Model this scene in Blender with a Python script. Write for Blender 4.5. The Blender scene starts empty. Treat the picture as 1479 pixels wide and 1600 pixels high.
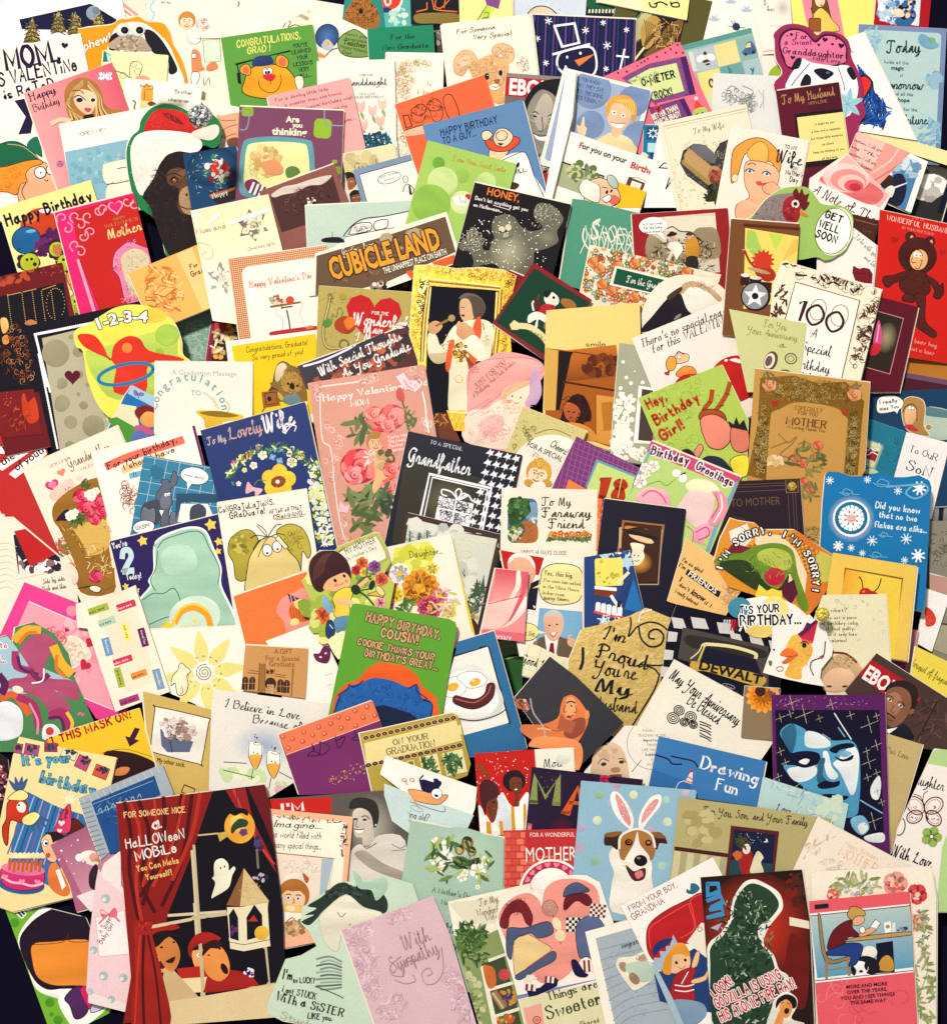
import bpy, math, random
from mathutils import Vector
from mathutils.geometry import tessellate_polygon
import numpy as np

# ---------------------------------------------------------------- camera, world, lamps, exposure
SC = bpy.context.scene
PW, PH = 1479.0, 1600.0
TILT = math.radians(9.0)
DIST = 1.95
SPAN_H = 1.30                       # metres of table seen down the middle of the picture
cam_d = bpy.data.cameras.new('camera'); cam = bpy.data.objects.new('camera', cam_d)
SC.collection.objects.link(cam); SC.camera = cam
CP = Vector((0, -DIST * math.sin(TILT), DIST * math.cos(TILT)))
cam.location = CP; cam.rotation_euler = (TILT, 0, 0)
cam_d.sensor_fit = 'VERTICAL'; cam_d.angle = 2 * math.atan(SPAN_H / 2 / DIST)
cam_d.clip_start = 0.05; cam_d.clip_end = 50
SC.render.resolution_x = 946; SC.render.resolution_y = 1024

world = bpy.data.worlds.new('World'); SC.world = world; world.use_nodes = True
wb = world.node_tree.nodes['Background']
wb.inputs[0].default_value = (1.0, 0.955, 0.895, 1); wb.inputs[1].default_value = 0.40

def lamp(name, loc, aim, size, power, col):
    d = bpy.data.lights.new(name, 'AREA'); d.energy = power; d.size = size; d.color = col
    o = bpy.data.objects.new(name, d); SC.collection.objects.link(o); o.location = loc
    o.rotation_euler = (Vector(aim) - Vector(loc)).to_track_quat('-Z', 'Y').to_euler()
    o['kind'] = 'structure'
    return o
lamp('ceiling_lamp', (-0.75, 1.05, 3.4), (0, -.05, 0), 0.3, 140, (1.0, 0.95, 0.88))
SC.view_settings.view_transform = 'Standard'; SC.view_settings.look = 'None'
SC.view_settings.exposure = 0.0; SC.view_settings.gamma = 1.0
SC.cycles.max_bounces = 4; SC.cycles.use_denoising = True

# ---------------------------------------------------------------- ray through a picture point, down to a height
FH = SPAN_H / 2 / DIST
CT, ST = math.cos(TILT), math.sin(TILT)
def ray(px, py, z):
    x = (px - PW / 2) / (PH / 2) * FH; y = -(py - PH / 2) / (PH / 2) * FH
    dx, dy, dz = x, y * CT + ST, y * ST - CT
    t = (z - CP.z) / dz
    return CP.x + dx * t, CP.y + dy * t, z

# ---------------------------------------------------------------- materials
def lin(c):
    c = c / 255.0
    return c / 12.92 if c <= 0.04045 else ((c + 0.055) / 1.055) ** 2.4
_cc = {}
def hexc(h):
    if h not in _cc:
        s = h if len(h) == 6 else ''.join(a + a for a in h)
        _cc[h] = tuple(min(0.86, 0.004 + 0.86 * lin(int(s[i:i + 2], 16))) for i in (0, 2, 4))
    return _cc[h]

def paper_mat(name, rough, spec, coat=0.0, metal=0.0, bump=0.15, bscale=900, emboss=0.0, vary=0.07):
    m = bpy.data.materials.new(name); m.use_nodes = True
    nt = m.node_tree; N = nt.nodes; Lk = nt.links.new; b = N['Principled BSDF']
    at = N.new('ShaderNodeVertexColor'); at.layer_name = 'Col'
    tc = N.new('ShaderNodeTexCoord')
    n1 = N.new('ShaderNodeTexNoise'); n1.inputs['Scale'].default_value = 620; n1.inputs['Detail'].default_value = 2
    n2 = N.new('ShaderNodeTexNoise'); n2.inputs['Scale'].default_value = 16; n2.inputs['Detail'].default_value = 5
    for n in (n1, n2): Lk(tc.outputs['Object'], n.inputs['Vector'])
    mr = N.new('ShaderNodeMapRange'); mr.inputs['From Min'].default_value = .3; mr.inputs['From Max'].default_value = .7
    mr.inputs['To Min'].default_value = 1 - vary; mr.inputs['To Max'].default_value = 1 + vary
    Lk(n1.outputs[0], mr.inputs[0])
    mr2 = N.new('ShaderNodeMapRange'); mr2.inputs['From Min'].default_value = .3; mr2.inputs['From Max'].default_value = .7
    mr2.inputs['To Min'].default_value = .955; mr2.inputs['To Max'].default_value = 1.03
    Lk(n2.outputs[0], mr2.inputs[0])
    mu = N.new('ShaderNodeMath'); mu.operation = 'MULTIPLY'; Lk(mr.outputs[0], mu.inputs[0]); Lk(mr2.outputs[0], mu.inputs[1])
    vm = N.new('ShaderNodeVectorMath'); vm.operation = 'SCALE'
    Lk(at.outputs[0], vm.inputs[0]); Lk(mu.outputs[0], vm.inputs['Scale'])
    Lk(vm.outputs[0], b.inputs['Base Color'])
    b.inputs['Roughness'].default_value = rough; b.inputs['Specular IOR Level'].default_value = spec
    b.inputs['Metallic'].default_value = metal
    b.inputs['Coat Weight'].default_value = coat; b.inputs['Coat Roughness'].default_value = 0.12
    nb = N.new('ShaderNodeTexNoise'); nb.inputs['Scale'].default_value = bscale; nb.inputs['Detail'].default_value = 3
    Lk(tc.outputs['Object'], nb.inputs['Vector'])
    bp = N.new('ShaderNodeBump'); bp.inputs['Strength'].default_value = bump; bp.inputs['Distance'].default_value = 0.0004
    Lk(nb.outputs[0], bp.inputs['Height']); Lk(bp.outputs[0], b.inputs['Normal'])
    return m
M_PAPER = paper_mat('matte_card', 0.7, 0.1)
M_GLOSS = paper_mat('glossy_card', 0.38, 0.08, coat=0.03, bump=0.12, bscale=130)
M_FOIL = paper_mat('foil_card', 0.34, 0.5, metal=0.8, bump=.6, bscale=200, vary=.16)
M_GLIT = paper_mat('glitter_card', 0.4, 0.6, metal=0.5, bump=1.0, bscale=1200, vary=.75)
MATS = {'m': M_PAPER, 'g': M_GLOSS, 'f': M_FOIL, 's': M_GLIT}
MI = {'m': 0, 'g': 1, 'f': 2, 's': 3}

# ---------------------------------------------------------------- lettering: outline glyphs and pen-stroke glyphs
_fc = bpy.data.curves.new('type', 'FONT'); _fc.resolution_u = 2; _fo = bpy.data.objects.new('type', _fc)
_gc = {}
def glyph_tris(ch, bold):
    k = (ch, bold)
    if k not in _gc:
        _fc.offset = (0, 0.018, 0.034)[bold]; _fc.body = ch
        me = _fo.to_mesh()
        vs = [(v.co.x / 0.7, v.co.y / 0.7) for v in me.vertices]
        tr = []
        for p in me.polygons:
            q = list(p.vertices)
            for i in range(1, len(q) - 1): tr.append((vs[q[0]], vs[q[i]], vs[q[i + 1]]))
        _fo.to_mesh_clear()
        _fc.body = ch + 'I'; me = _fo.to_mesh(); xm = max(v.co.x for v in me.vertices); _fo.to_mesh_clear()
        _fc.body = 'I'; me = _fo.to_mesh(); x0 = max(v.co.x for v in me.vertices); _fo.to_mesh_clear()
        _gc[k] = (tr, (xm - x0) / 0.7)
    return _gc[k]

PRINT = {   # strokes are pairs of digits in base 15: x, y (4 = baseline, 9 = x height, e = capital height); ~ smooth, @ closed
 'A':'043e64 1858','B':'040e ~0e3e5c3a0a ~0a4a673404','C':'~6c4e2e0b07244466','D':'040e ~0e3e6b673404','E':'6e0e0464 0a4a','F':'6e0e04 0a4a',
 'G':'~6c4e2e0b07244466 666939','H':'040e 646e 0a6a','I':'040e','J':'~5e57341406','K':'040e 6e09 2a64','L':'0e0464','M':'040e468e84','N':'040e646e',
 'O':'@3e0b0734676b','P':'040e ~0e4e6c4909','Q':'@3e0b0734676b 3774','R':'040e ~0e4e6c4909 3964','S':'~6c4e1d1b4967441406','T':'0e6e 3e34',
 'U':'~0e0734676e','V':'0e346e','W':'0e244c648e','X':'0e64 6e04','Y':'0e39 6e3934','Z':'0e6e0464','a':'@29062446 4a4465','b':'0e04 @29062446',
 'c':'~4829062445','d':'@29062446 4e44','e':'0747 ~4739190705143446','f':'~4e2d1b14 0939','g':'@29062446 ~49422001','h':'0e04 ~07294744','i':'0904 0c0d',
 'j':'~19120100 1c1d','k':'0e04 4906 1744','l':'0e04','m':'0904 ~07293734 ~37596764','n':'0904 ~07294744','o':'@29062446','p':'0900 @29062446',
 'q':'4940 @29062446','r':'0904 ~062938','s':'~48290826452405','t':'~1c162434 0939','u':'~09062446 4944','v':'092449','w':'0914385469',
 'x':'0944 4904','y':'0925 4910','z':'09490444','0':'@3e0b0734676b','1':'0c2e24','2':'~0b1e4e5b3804 0454','3':'~0d3e5c3a2a ~2a5867440506',
 '4':'4e0757 4e44','5':'5e1e19 ~1949574404','6':'~4e1a0634563918','7':'0e5e24','8':'@3e1c3a5c @3a163456','9':'~1439585e3e0b2958','.':'0405',
 '!':'0e08 0405','?':'~0c1e4e5c2927 2425',',':'1503',"'":'1e1b',':':'0405 0809','-':'0838','"':'1e1b 3e3b','&':'~644c2e1c4515043468','/':'044e',
 '$':'~6c4e1d1b4967441406 3f33','(':'~2e0b0724',')':'~0e2b2704',}
CURS = {   # joined script
 'a':'~054839161436494465','b':'~051b2e1e1434473859','c':'~053839161434 ~3455','d':'~054839161436 ~4e4465','e':'~05382917143455',
 'f':'~053c2e1e1211203565 0a3a','g':'~05483916143649420011 ~2265','h':'~051b2e1e1415384465','i':'~05191435 1c1d','j':'~0519110035 1c1d',
 'k':'~051b2e1e14 ~1648371634 3455','l':'~051b2e1e1434','m':'~051914153848343659786485','n':'~0519141538484465','o':'~0529391714344639 ~3969',
 'p':'~051910183947352555','q':'~054839161436494065','r':'~0519383455','s':'~053928362414 1455','t':'~051c1d143445 0b2b','u':'~0519143449484465',
 'v':'~051914244959','w':'~05191424373454687989','x':'~05192455 3914','y':'~051914344942102165','z':'~051939243420103165','A':'~0415376e64 1868',
 'B':'040e ~0c2e5e5b2a ~2a6a673404','C':'~5c6d4e2e0b07244465','D':'~2e1404256a4e1e0c','E':'~5c4e2e1b3a2a0706244465','F':'~0c1e7e6d ~3e341405 1a5a',
 'G':'~5c6d4e2e0b07344959 ~5a52200112','H':'~0c1e1404 ~6e545464 1a5a','I':'~0b3e4e2414','J':'~0b4e5e422000','K':'~0c1e1404~6e196474',
 'L':'~1b3e3c1504154474','M':'~0414052e35466e6474','N':'~04142e54647e','O':'@3e0b0734676b ~3e5c7d','P':'~2d240414 ~0c2e6d6a2918',
 'R':'~2d240414~0c2e6d6a2929546475','S':'~5d4e2d2b4956240406','T':'~0c1e7e7d ~4e340405','U':'~0c1e0734567e6474','V':'~0c1e24346e7e',
 'W':'~0c1e14344e54648e9e','Y':'~0c1e1929597e42100112',}
def _cr(pts, closed, n=4):
    if len(pts) < 3: return pts
    q = list(pts)
    P = ([q[-1]] + q + [q[0], q[1]]) if closed else ([q[0]] + q + [q[-1]])
    out = []
    for i in range(1, len(P) - 2):
        a, b, c, d = P[i - 1], P[i], P[i + 1], P[i + 2]
        for k in range(n):
            t = k / n; t2 = t * t; t3 = t2 * t
            out.append(tuple(0.5 * (2 * b[j] + (c[j] - a[j]) * t + (2 * a[j] - 5 * b[j] + 4 * c[j] - d[j]) * t2 + (3 * b[j] - a[j] - 3 * c[j] + d[j]) * t3) for j in (0, 1)))
    if not closed: out.append(tuple(P[-2]))
    return out
_sg = {}
def stroke_glyph(ch, cur):
    k = (ch, cur)
    if k not in _sg:
        src = CURS.get(ch) if cur else None
        join = src is not None and ch.islower()
        if src is None: src = PRINT.get(ch, '0838')
        st = []; xm = 0
        for s in src.split():
            f = s[0] if s[0] in '~@' else ''
            s = s.lstrip('~@'); s = s[:len(s) // 2 * 2]
            pts = [(int(s[i], 15), int(s[i + 1], 15) - 4) for i in range(0, len(s), 2)]
            xm = max(xm, max(p[0] for p in pts))
            if f: pts = _cr(pts, f == '@', 4)
            st.append((pts, f == '@'))
        _sg[k] = (st, xm if join else xm + (1.6 if cur else 2.4))
    return _sg[k]
def ribbon(pts, closed, w, nib=None):
    """triangles of a pen line; nib = (angle, thin ratio) makes it thick and thin"""
    tr = []; n = len(pts)
    if closed: pts = list(pts) + [pts[0], pts[1]]; n = len(pts)
    if n < 2: return tr
    L = []; R = []
    for i in range(n):
        a = pts[max(i - 1, 0)]; c = pts[min(i + 1, n - 1)]
        dx, dy = c[0] - a[0], c[1] - a[1]; l = math.hypot(dx, dy) or 1e-6; dx /= l; dy /= l
        ww = w
        if nib: ww = w * (nib[1] + (1 - nib[1]) * abs(dx * math.sin(nib[0]) - dy * math.cos(nib[0])))
        if 0 < i < n - 1:
            b = pts[i]; ux, uy = b[0] - a[0], b[1] - a[1]; vx, vy = c[0] - b[0], c[1] - b[1]
            cs = (ux * vx + uy * vy) / ((math.hypot(ux, uy) * math.hypot(vx, vy)) or 1e-9)
            if cs < .95: ww *= min(1.5, 1 / max(.6, math.sqrt(max(0.01, (1 + cs) / 2))))
        px, py = pts[i]; e = 0
        if not closed and i == 0: px -= dx * ww * .3; py -= dy * ww * .3
        if not closed and i == n - 1: px += dx * ww * .3; py += dy * ww * .3
        h = ww / 2
        L.append((px - dy * h, py + dx * h)); R.append((px + dy * h, py - dx * h))
    for i in range(n - 1):
        tr.append((L[i], R[i], R[i + 1])); tr.append((L[i], R[i + 1], L[i + 1]))
    return tr
def fill(pts):
    v = [Vector((p[0], p[1], 0)) for p in pts]
    return [tuple(pts[i] for i in t) for t in tessellate_polygon([v])]

# ---------------------------------------------------------------- drawing state: a frame of reference over the photograph and the card in hand
OX, OY, SX = 0.0, 0.0, 4.93
CARDS = []; CUR = None
def F(ox, oy, s=4.93):
    global OX, OY, SX
    OX, OY, SX = ox, oy, s
def g(x, y): return (OX + x / SX, OY + y / SX)
def K(z, label, x0, y0, x1, y1, h, base='fff6e6', sh=None, sm=0, m='m', gap=None, fold=None, leaf=True, name='greeting_card', cat='greeting card', back=None, grp=True):
    """a card: z = order in the pile, top-left and top-right corners, height; or sh = outline"""
    global CUR
    a = g(x0, y0); b = g(x1, y1); ang = math.atan2(b[1] - a[1], b[0] - a[0]); w = math.hypot(b[0] - a[0], b[1] - a[1]); h = h / SX
    ux, uy = math.cos(ang), math.sin(ang)
    if sh is None:
        out = [a, b, (b[0] - uy * h, b[1] + ux * h), (a[0] - uy * h, a[1] + ux * h)]; conv = True
        r = 1.2; o2 = []
        for i in range(4):
            p = out[i]; q0 = out[i - 1]; q1 = out[(i + 1) % 4]
            for q in (q0, q1):
                l = math.hypot(q[0] - p[0], q[1] - p[1]); o2.append((p[0] + (q[0] - p[0]) / l * r, p[1] + (q[1] - p[1]) / l * r))
        poly = o2
    else:
        out = [g(sh[i], sh[i + 1]) for i in range(0, len(sh), 2)]; conv = (len(out) == 4 and not sm)
        if sm: out = _cr(out, True, 5)
        poly = out
    CUR = dict(z=z, label=label, ang=ang, a=a, w=w, h=h, poly=poly, conv=conv and out, base=base, m=m, ops=[], name=name, cat=cat, n=len(CARDS),
               gap=gap, fold=fold or ('L' if h >= w else 'T'), leaf=leaf, back=back, part='printed_picture', grp=grp)
    CARDS.append(CUR); return CUR
def SEL(t):
    global CUR
    CUR = [c for c in CARDS if t in c['label']][0]
def op(tris, col, m=None, part=None, cols=None):
    if m is None: m = 'm' if (part or CUR['part']).endswith('photograph') else CUR['m']
    CUR['ops'].append((tris, col, m, part or CUR['part'], cols))
def part(name): CUR['part'] = name
def _pts(a): return [g(a[i], a[i + 1]) for i in range(0, len(a) - 1, 2)]
def P(c, *a, m=None): op(fill(_pts(a)), c, m)
def wash(tris, c, k=.13):
    """uneven printed ink: each corner a little lighter or darker"""
    b = hexc(c); ys = [p[1] for t in tris for p in t]; y0, y1 = min(ys), max(ys) + .01; out = []
    for t in tris:
        r = []
        for p in t:
            f = 1 + k * math.sin(p[0] * .11 + p[1] * .05) * math.cos(p[1] * .09 - p[0] * .03) + k * (.5 - (p[1] - y0) / (y1 - y0))
            r.append(tuple(min(.88, v * f) for v in b))
        out.append(tuple(r))
    return out
def B(c, *a, m=None, n=4):
    t = fill(_cr(_pts(a), True, n)); op(t, c, m, None, wash(t, c))
def L(c, w, *a, s=1, cl=0, m=None, nib=None):
    p = _pts(a)
    if s: p = _cr(p, bool(cl), 4)
    op(ribbon(p, bool(cl), w / SX, nib), c, m)
def BL(c, lc, w, *a, m=None):      # filled smooth shape with an inked outline
    B(c, *a, m=m); L(lc, w, *a, cl=1, m=m)
def ell(x, y, rx, ry, rot=0, n=None):
    if n is None: n = 10 if max(rx, ry) < 25 else 20 if max(rx, ry) < 90 else 32
    t = CUR['ang'] + math.radians(rot); c, s = math.cos(t), math.sin(t); X, Y = g(x, y); rx /= SX; ry /= SX
    return [(X + rx * math.cos(k * 6.28318 / n) * c - ry * math.sin(k * 6.28318 / n) * s, Y + rx * math.cos(k * 6.28318 / n) * s + ry * math.sin(k * 6.28318 / n) * c) for k in range(n)]
def E(c, x, y, rx, ry=None, rot=0, m=None, lc=None, lw=4):
    p = ell(x, y, rx, ry if ry is not None else rx, rot)
    if c:
        t = [(p[0], p[i], p[i + 1]) for i in range(1, len(p) - 1)]; op(t, c, m, None, wash(t, c) if rx > 24 else None)
    if lc: op(ribbon(p, True, lw / SX), lc, m)
def rect(x, y, w, h, rot=0, r=0):
    t = CUR['ang'] + math.radians(rot); c, s = math.cos(t), math.sin(t); X, Y = g(x, y); w /= SX; h /= SX; r = min(r / SX, w / 2, h / 2)
    q = []
    if r > 0:
        for (cx, cy, a0) in ((r, r, 180), (w - r, r, 270), (w - r, h - r, 0), (r, h - r, 90)):
            for k in range(5): a = math.radians(a0 + k * 22.5); q.append((cx + r * math.cos(a), cy + r * math.sin(a)))
    else: q = [(0, 0), (w, 0), (w, h), (0, h)]
    return [(X + u * c - v * s, Y + u * s + v * c) for u, v in q]
def R(c, x, y, w, h, rot=0, r=0, m=None, lc=None, lw=4):
    p = rect(x, y, w, h, rot, r)
    if c: op(fill(p) if r else [(p[0], p[1], p[2]), (p[0], p[2], p[3])], c, m)
    if lc: op(ribbon(p, True, lw / SX), lc, m)
def GR(c0, c1, x, y, w, h, rot=0, m=None, hz=0):   # printed two-tone blend
    p = rect(x, y, w, h, rot); a, b = hexc(c0), hexc(c1)
    q = (a, b, b, a) if hz else (a, a, b, b)
    op([(p[0], p[1], p[2]), (p[0], p[2], p[3])], c0, m, None, [(q[0], q[1], q[2]), (q[0], q[2], q[3])])
def RB(c0, c1, x, y, rx, ry=None, rot=0, m=None):  # printed round blend
    p = ell(x, y, rx, ry or rx, rot, 20); o = g(x, y); a, b = hexc(c0), hexc(c1)
    op([(o, p[i], p[(i + 1) % 20]) for i in range(20)], c0, m, None, [(a, b, b)] * 20)
def H(c, x, y, r, rot=0, m=None, lc=None, lw=4):
    t = CUR['ang'] + math.radians(rot); co, s = math.cos(t), math.sin(t); X, Y = g(x, y); r = r / SX
    q = []
    for k in range(20):
        a = k * 6.28318 / 20; u = math.sin(a) ** 3; v = -(13 * math.cos(a) - 5 * math.cos(2 * a) - 2 * math.cos(3 * a) - math.cos(4 * a)) / 16
        q.append((X + r * (u * co - v * s), Y + r * (u * s + v * co)))
    if c: op(fill(q), c, m)
    if lc: op(ribbon(q, True, lw / SX), lc, m)
def ST_(c, x, y, r, n=5, k=.45, rot=0, m=None):
    t = CUR['ang'] + math.radians(rot - 90); X, Y = g(x, y); q = []
    for i in range(2 * n):
        rr = (r if i % 2 == 0 else r * k) / SX; a = t + i * math.pi / n; q.append((X + rr * math.cos(a), Y + rr * math.sin(a)))
    op(fill(q), c, m)
def SN(c, x, y, r, w=6, n=3, m=None):            # asterisk snowflake
    for i in range(n):
        a = math.radians(180 / n * i + 15) + CUR['ang']; dx, dy = r * math.cos(a), r * math.sin(a)
        L(c, w, x - dx, y - dy, x + dx, y + dy, s=0, m=m)
def FL(c, x, y, r, n=5, c2='f4c542', rot=0, m=None, w=.48):
    tr = []
    for i in range(n):
        a = 360 / n * i + rot; ra = math.radians(a) + CUR['ang']
        p = ell(x + math.cos(ra) * r * .55, y + math.sin(ra) * r * .55, r * .5, r * w, a, 8)
        tr += [(p[0], p[k], p[k + 1]) for k in range(1, 7)]
    op(tr, c, m)
    if c2: E(c2, x, y, r * .26, m=m)
def RO(x, y, r, cs=('c8102e', 'e8405a', '9a0a20'), m=None):   # printed rose
    E(cs[2], x, y, r, r * .9, m=m); rr = random.Random(int(x * 7 + y))
    for k in range(5):
        a = k * 72 + rr.random() * 40; ra = math.radians(a); E(cs[0] if k % 2 else cs[1], x + math.cos(ra) * r * .5, y + math.sin(ra) * r * .5, r * .52, r * .4, a + 60, m=m)
    E(cs[2], x, y, r * .42, m=m); E(cs[1], x + r * .05, y - r * .05, r * .33, m=m); E(cs[0], x, y, r * .2, m=m); E(cs[2], x, y, r * .08, m=m)
def LF(c, x, y, l, w, rot, m=None, v=None):       # leaf from base along rot
    ra = math.radians(rot); co, s = math.cos(ra), math.sin(ra)
    q = [(0, 0), (.3, .5), (.6, .42), (1, 0), (.6, -.42), (.3, -.5)]
    pts = [g(x + (u * l) * co - (k * w) * s, y + (u * l) * s + (k * w) * co) for u, k in q]
    op(fill(_cr(pts, True, 2)), c, m)
    if v: L(v, max(2, w * .06), x, y, x + l * co, y + l * s, s=0)
def Y(cols, x, y, rx, ry, n, s, kind='o', seed=None, rot=0, m=None):
    """n small printed marks scattered in an ellipse: o blobs, f flowers, l leaves, c curls, - dashes"""
    rr = random.Random(seed if seed is not None else int(x * 3 + y * 5)); t = math.radians(rot) + CUR['ang']; co, si = math.cos(t), math.sin(t)
    cols = cols.split(); by = {}
    for i in range(n):
        q = math.sqrt(rr.random()); a = rr.random() * 6.283; u, v = rx * q * math.cos(a), ry * q * math.sin(a)
        X, YY = x + u * co - v * si, y + u * si + v * co; c = rr.choice(cols); z = s * (.6 + .8 * rr.random()); an = rr.random() * 360
        if kind == 'o': p = ell(X, YY, z, z * (.5 + rr.random() * .5), an, 7); tr = [(p[0], p[k], p[k + 1]) for k in range(1, 6)]
        elif kind == 'l':
            p = ell(X, YY, z * 1.15, z * .3, an, 6); tr = [(p[0], p[k], p[k + 1]) for k in range(1, 5)]
        elif kind == 'f':
            tr = []
            for k in range(5):
                ra = math.radians(an + 72 * k); p = ell(X + math.cos(ra) * z * .6, YY + math.sin(ra) * z * .6, z * .5, z * .45, 0, 6); tr += [(p[0], p[j], p[j + 1]) for j in range(1, 5)]
        elif kind == 'c':
            pt = [g(X + z * (1 - j * .1) * math.cos(math.radians(an + j * 50)), YY + z * (1 - j * .1) * math.sin(math.radians(an + j * 50))) for j in range(7)]
            tr = ribbon(pt, False, max(2.4, s * .1) / SX)
        else:
            ra = math.radians(an); pt = [g(X - z * .7 * math.cos(ra), YY - z * .7 * math.sin(ra)), g(X + z * .7 * math.cos(ra), YY + z * .7 * math.sin(ra))]; tr = ribbon(pt, False, max(2.2, s * .15) / SX)
        op(tr, c, m)
        if kind == 'f' and z * SX > 40: E('f8e070', X, YY, z * .3)
def STR(cols, x, y, w, h, rot=0, m=None, r=None):  # vertical stripes across a rectangle, widths in r
    cols = cols.split(); n = len(cols); ws = r or [1] * n; tt = sum(ws); u = 0; t = CUR['ang'] + math.radians(rot)
    for c, k in zip(cols, ws):
        d = w * k / tt
        if c != '-': R(c, x + u * math.cos(t), y + u * math.sin(t), d, h, rot, m=m)
        u += d
def CH(c1, c2, x, y, nx, ny, s, rot=0):             # checks
    t = CUR['ang'] + math.radians(rot); a, b = [], []
    for i in range(nx):
        for j in range(ny):
            p = rect(x + (i * math.cos(t) - j * math.sin(t)) * s, y + (i * math.sin(t) + j * math.cos(t)) * s, s, s, rot)
            (a if (i + j) % 2 else b).extend([(p[0], p[1], p[2]), (p[0], p[2], p[3])])
    op(a, c1)
    if c2: op(b, c2)
def T(txt, x, y, s, c, f='s', w=None, al='l', rot=0, b=0, sl=0.0, lw=1.3, j=0, sp=0, m=None, sx=1.0, arc=0, oc=None, ow=0):
    """lettering: baseline start, capital height s. f: i outline sans, s round pen, c joined script, r roman with thick and thin"""
    rr = random.Random(len(txt) * 7 + int(x)); u = 0; gl = []; cur = f == 'c'
    for ch in txt:
        if f == 'i':
            if ch == ' ': u += .38; continue
            tr, ad = glyph_tris(ch, b); gl.append((u, tr, ad)); u += ad + sp * .1
        else:
            if ch == ' ': u += .46 if not cur else .5; continue
            st, ad = stroke_glyph(ch, cur)
            wd = min(lw, 1.1 + (lw - 1.1) * .5) * (1, 1.35, 1.85)[b] if cur else lw * (1, 1.35, 1.85)[b]; nib = (math.radians(40), .5) if cur else (math.radians(5), .38) if f == 'r' else None
            tr = []
            for pts, cl in st:
                tr += ribbon(pts, cl, wd, nib)
                if f == 'r' and not cl:
                    for e, q in ((pts[0], pts[1]), (pts[-1], pts[-2])):
                        if abs(e[0] - q[0]) < abs(e[1] - q[1]) and (e[1] in (0, 10, 5)): tr += ribbon([(e[0] - 1.1, e[1]), (e[0] + 1.1, e[1])], False, wd * .4)
            tr = [tuple((q[0] / 10, q[1] / 10) for q in t) for t in tr]
            gl.append((u, tr, ad / 10)); u += ad / 10 + sp * .1 + (wd - 1.3) * (0 if cur else .1)
    tot = max(u, .01); S = s * (.9 if cur else 1 if f == 'i' else .83) / SX
    if w: sx = (w / SX) / (tot * S)
    off = {'l': 0, 'c': -tot / 2, 'r': -tot}[al]
    t = CUR['ang'] + math.radians(rot); co, si = math.cos(t), math.sin(t); X, YY = g(x, y); tris = []
    for (gu, tr, ad) in gl:
        jr = math.radians((rr.random() - .5) * j * 2.2); jy = (rr.random() - .5) * j * .02; js = 1 + (rr.random() - .5) * j * .03; cx = ad / 2
        cj, sj = math.cos(jr), math.sin(jr)
        for q in tr:
            o = []
            for (a, bb) in q:
                a2, b2 = (a - cx) * js, bb * js; a3 = a2 * cj - b2 * sj + cx + gu; b3 = a2 * sj + b2 * cj + jy
                U = (a3 + off + b3 * sl) * sx * S; V = b3 * S
                if arc:
                    Rr = arc / SX; th = U / Rr; U, V = (Rr + V) * math.sin(th), (Rr + V) * math.cos(th) - Rr
                o.append((X + U * co + V * si, YY + U * si - V * co))
            tris.append(tuple(o))
    if oc:
        sh = []
        d = (ow or s * .08) / SX
        for ax, ay in ((1, 0), (-1, 0), (0, 1), (0, -1), (.7, .7), (-.7, .7), (.7, -.7), (-.7, -.7)):
            sh += [tuple((p[0] + ax * d, p[1] + ay * d) for p in q) for q in tris]
        for k in range(8): op(sh[k * len(tris):(k + 1) * len(tris)], oc, m, 'lettering')
    op(tris, c, m, 'lettering')
def TT(lines, x, y, s, c, f='s', lh=1.6, **k):      # several lines
    t = CUR['ang'] + math.radians(k.get('rot', 0))
    for i, tx in enumerate(lines.split('|')):
        if tx: T(tx, x - math.sin(t) * i * s * lh, y + math.cos(t) * i * s * lh, s, c, f, **k)
def FACE(x, y, r, skin='f0c09a', hair='4a2a18', ey=1, hs='full', rot=0, lip='b8404a'):
    """small printed head: hair, face, eyes, nose, mouth"""
    t = CUR['ang'] + math.radians(rot); co, s = math.cos(t), math.sin(t)
    q = lambda u, v: (x + (u * co - v * s) * r, y + (u * s + v * co) * r)
    if hs: E(hair, *q(0, -.18), r * 1.12, r * 1.15, rot)
    if hs == 'long': E(hair, *q(-.75, .5), r * .5, r * .95, rot + 8); E(hair, *q(.75, .5), r * .5, r * .95, rot - 8)
    E(skin, *q(0, .08), r * .84, r * .98, rot)
    if hs:
        a = [q(-.9, -.1), q(-.55, -.75), q(0, -.95), q(.6, -.75), q(.9, -.1), q(.45, -.5), q(-.1, -.42), q(-.5, -.45)]
        B(hair, *[k for p in a for k in p])
    for sx in (-.34, .34):
        if ey: E('ffffff', *q(sx, .02), r * .15, r * .1, rot); E('201418', *q(sx, .03), r * .085, r * .09, rot)
        L('2a1810', r * .07, *q(sx - .17, -.17), *q(sx, -.23), *q(sx + .17, -.17))
    L('8a5038', r * .06, *q(.02, .05), *q(.1, .35), *q(-.04, .38))
    L(lip, r * .11, *q(-.3, .56), *q(0, .66), *q(.3, .56))
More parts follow.
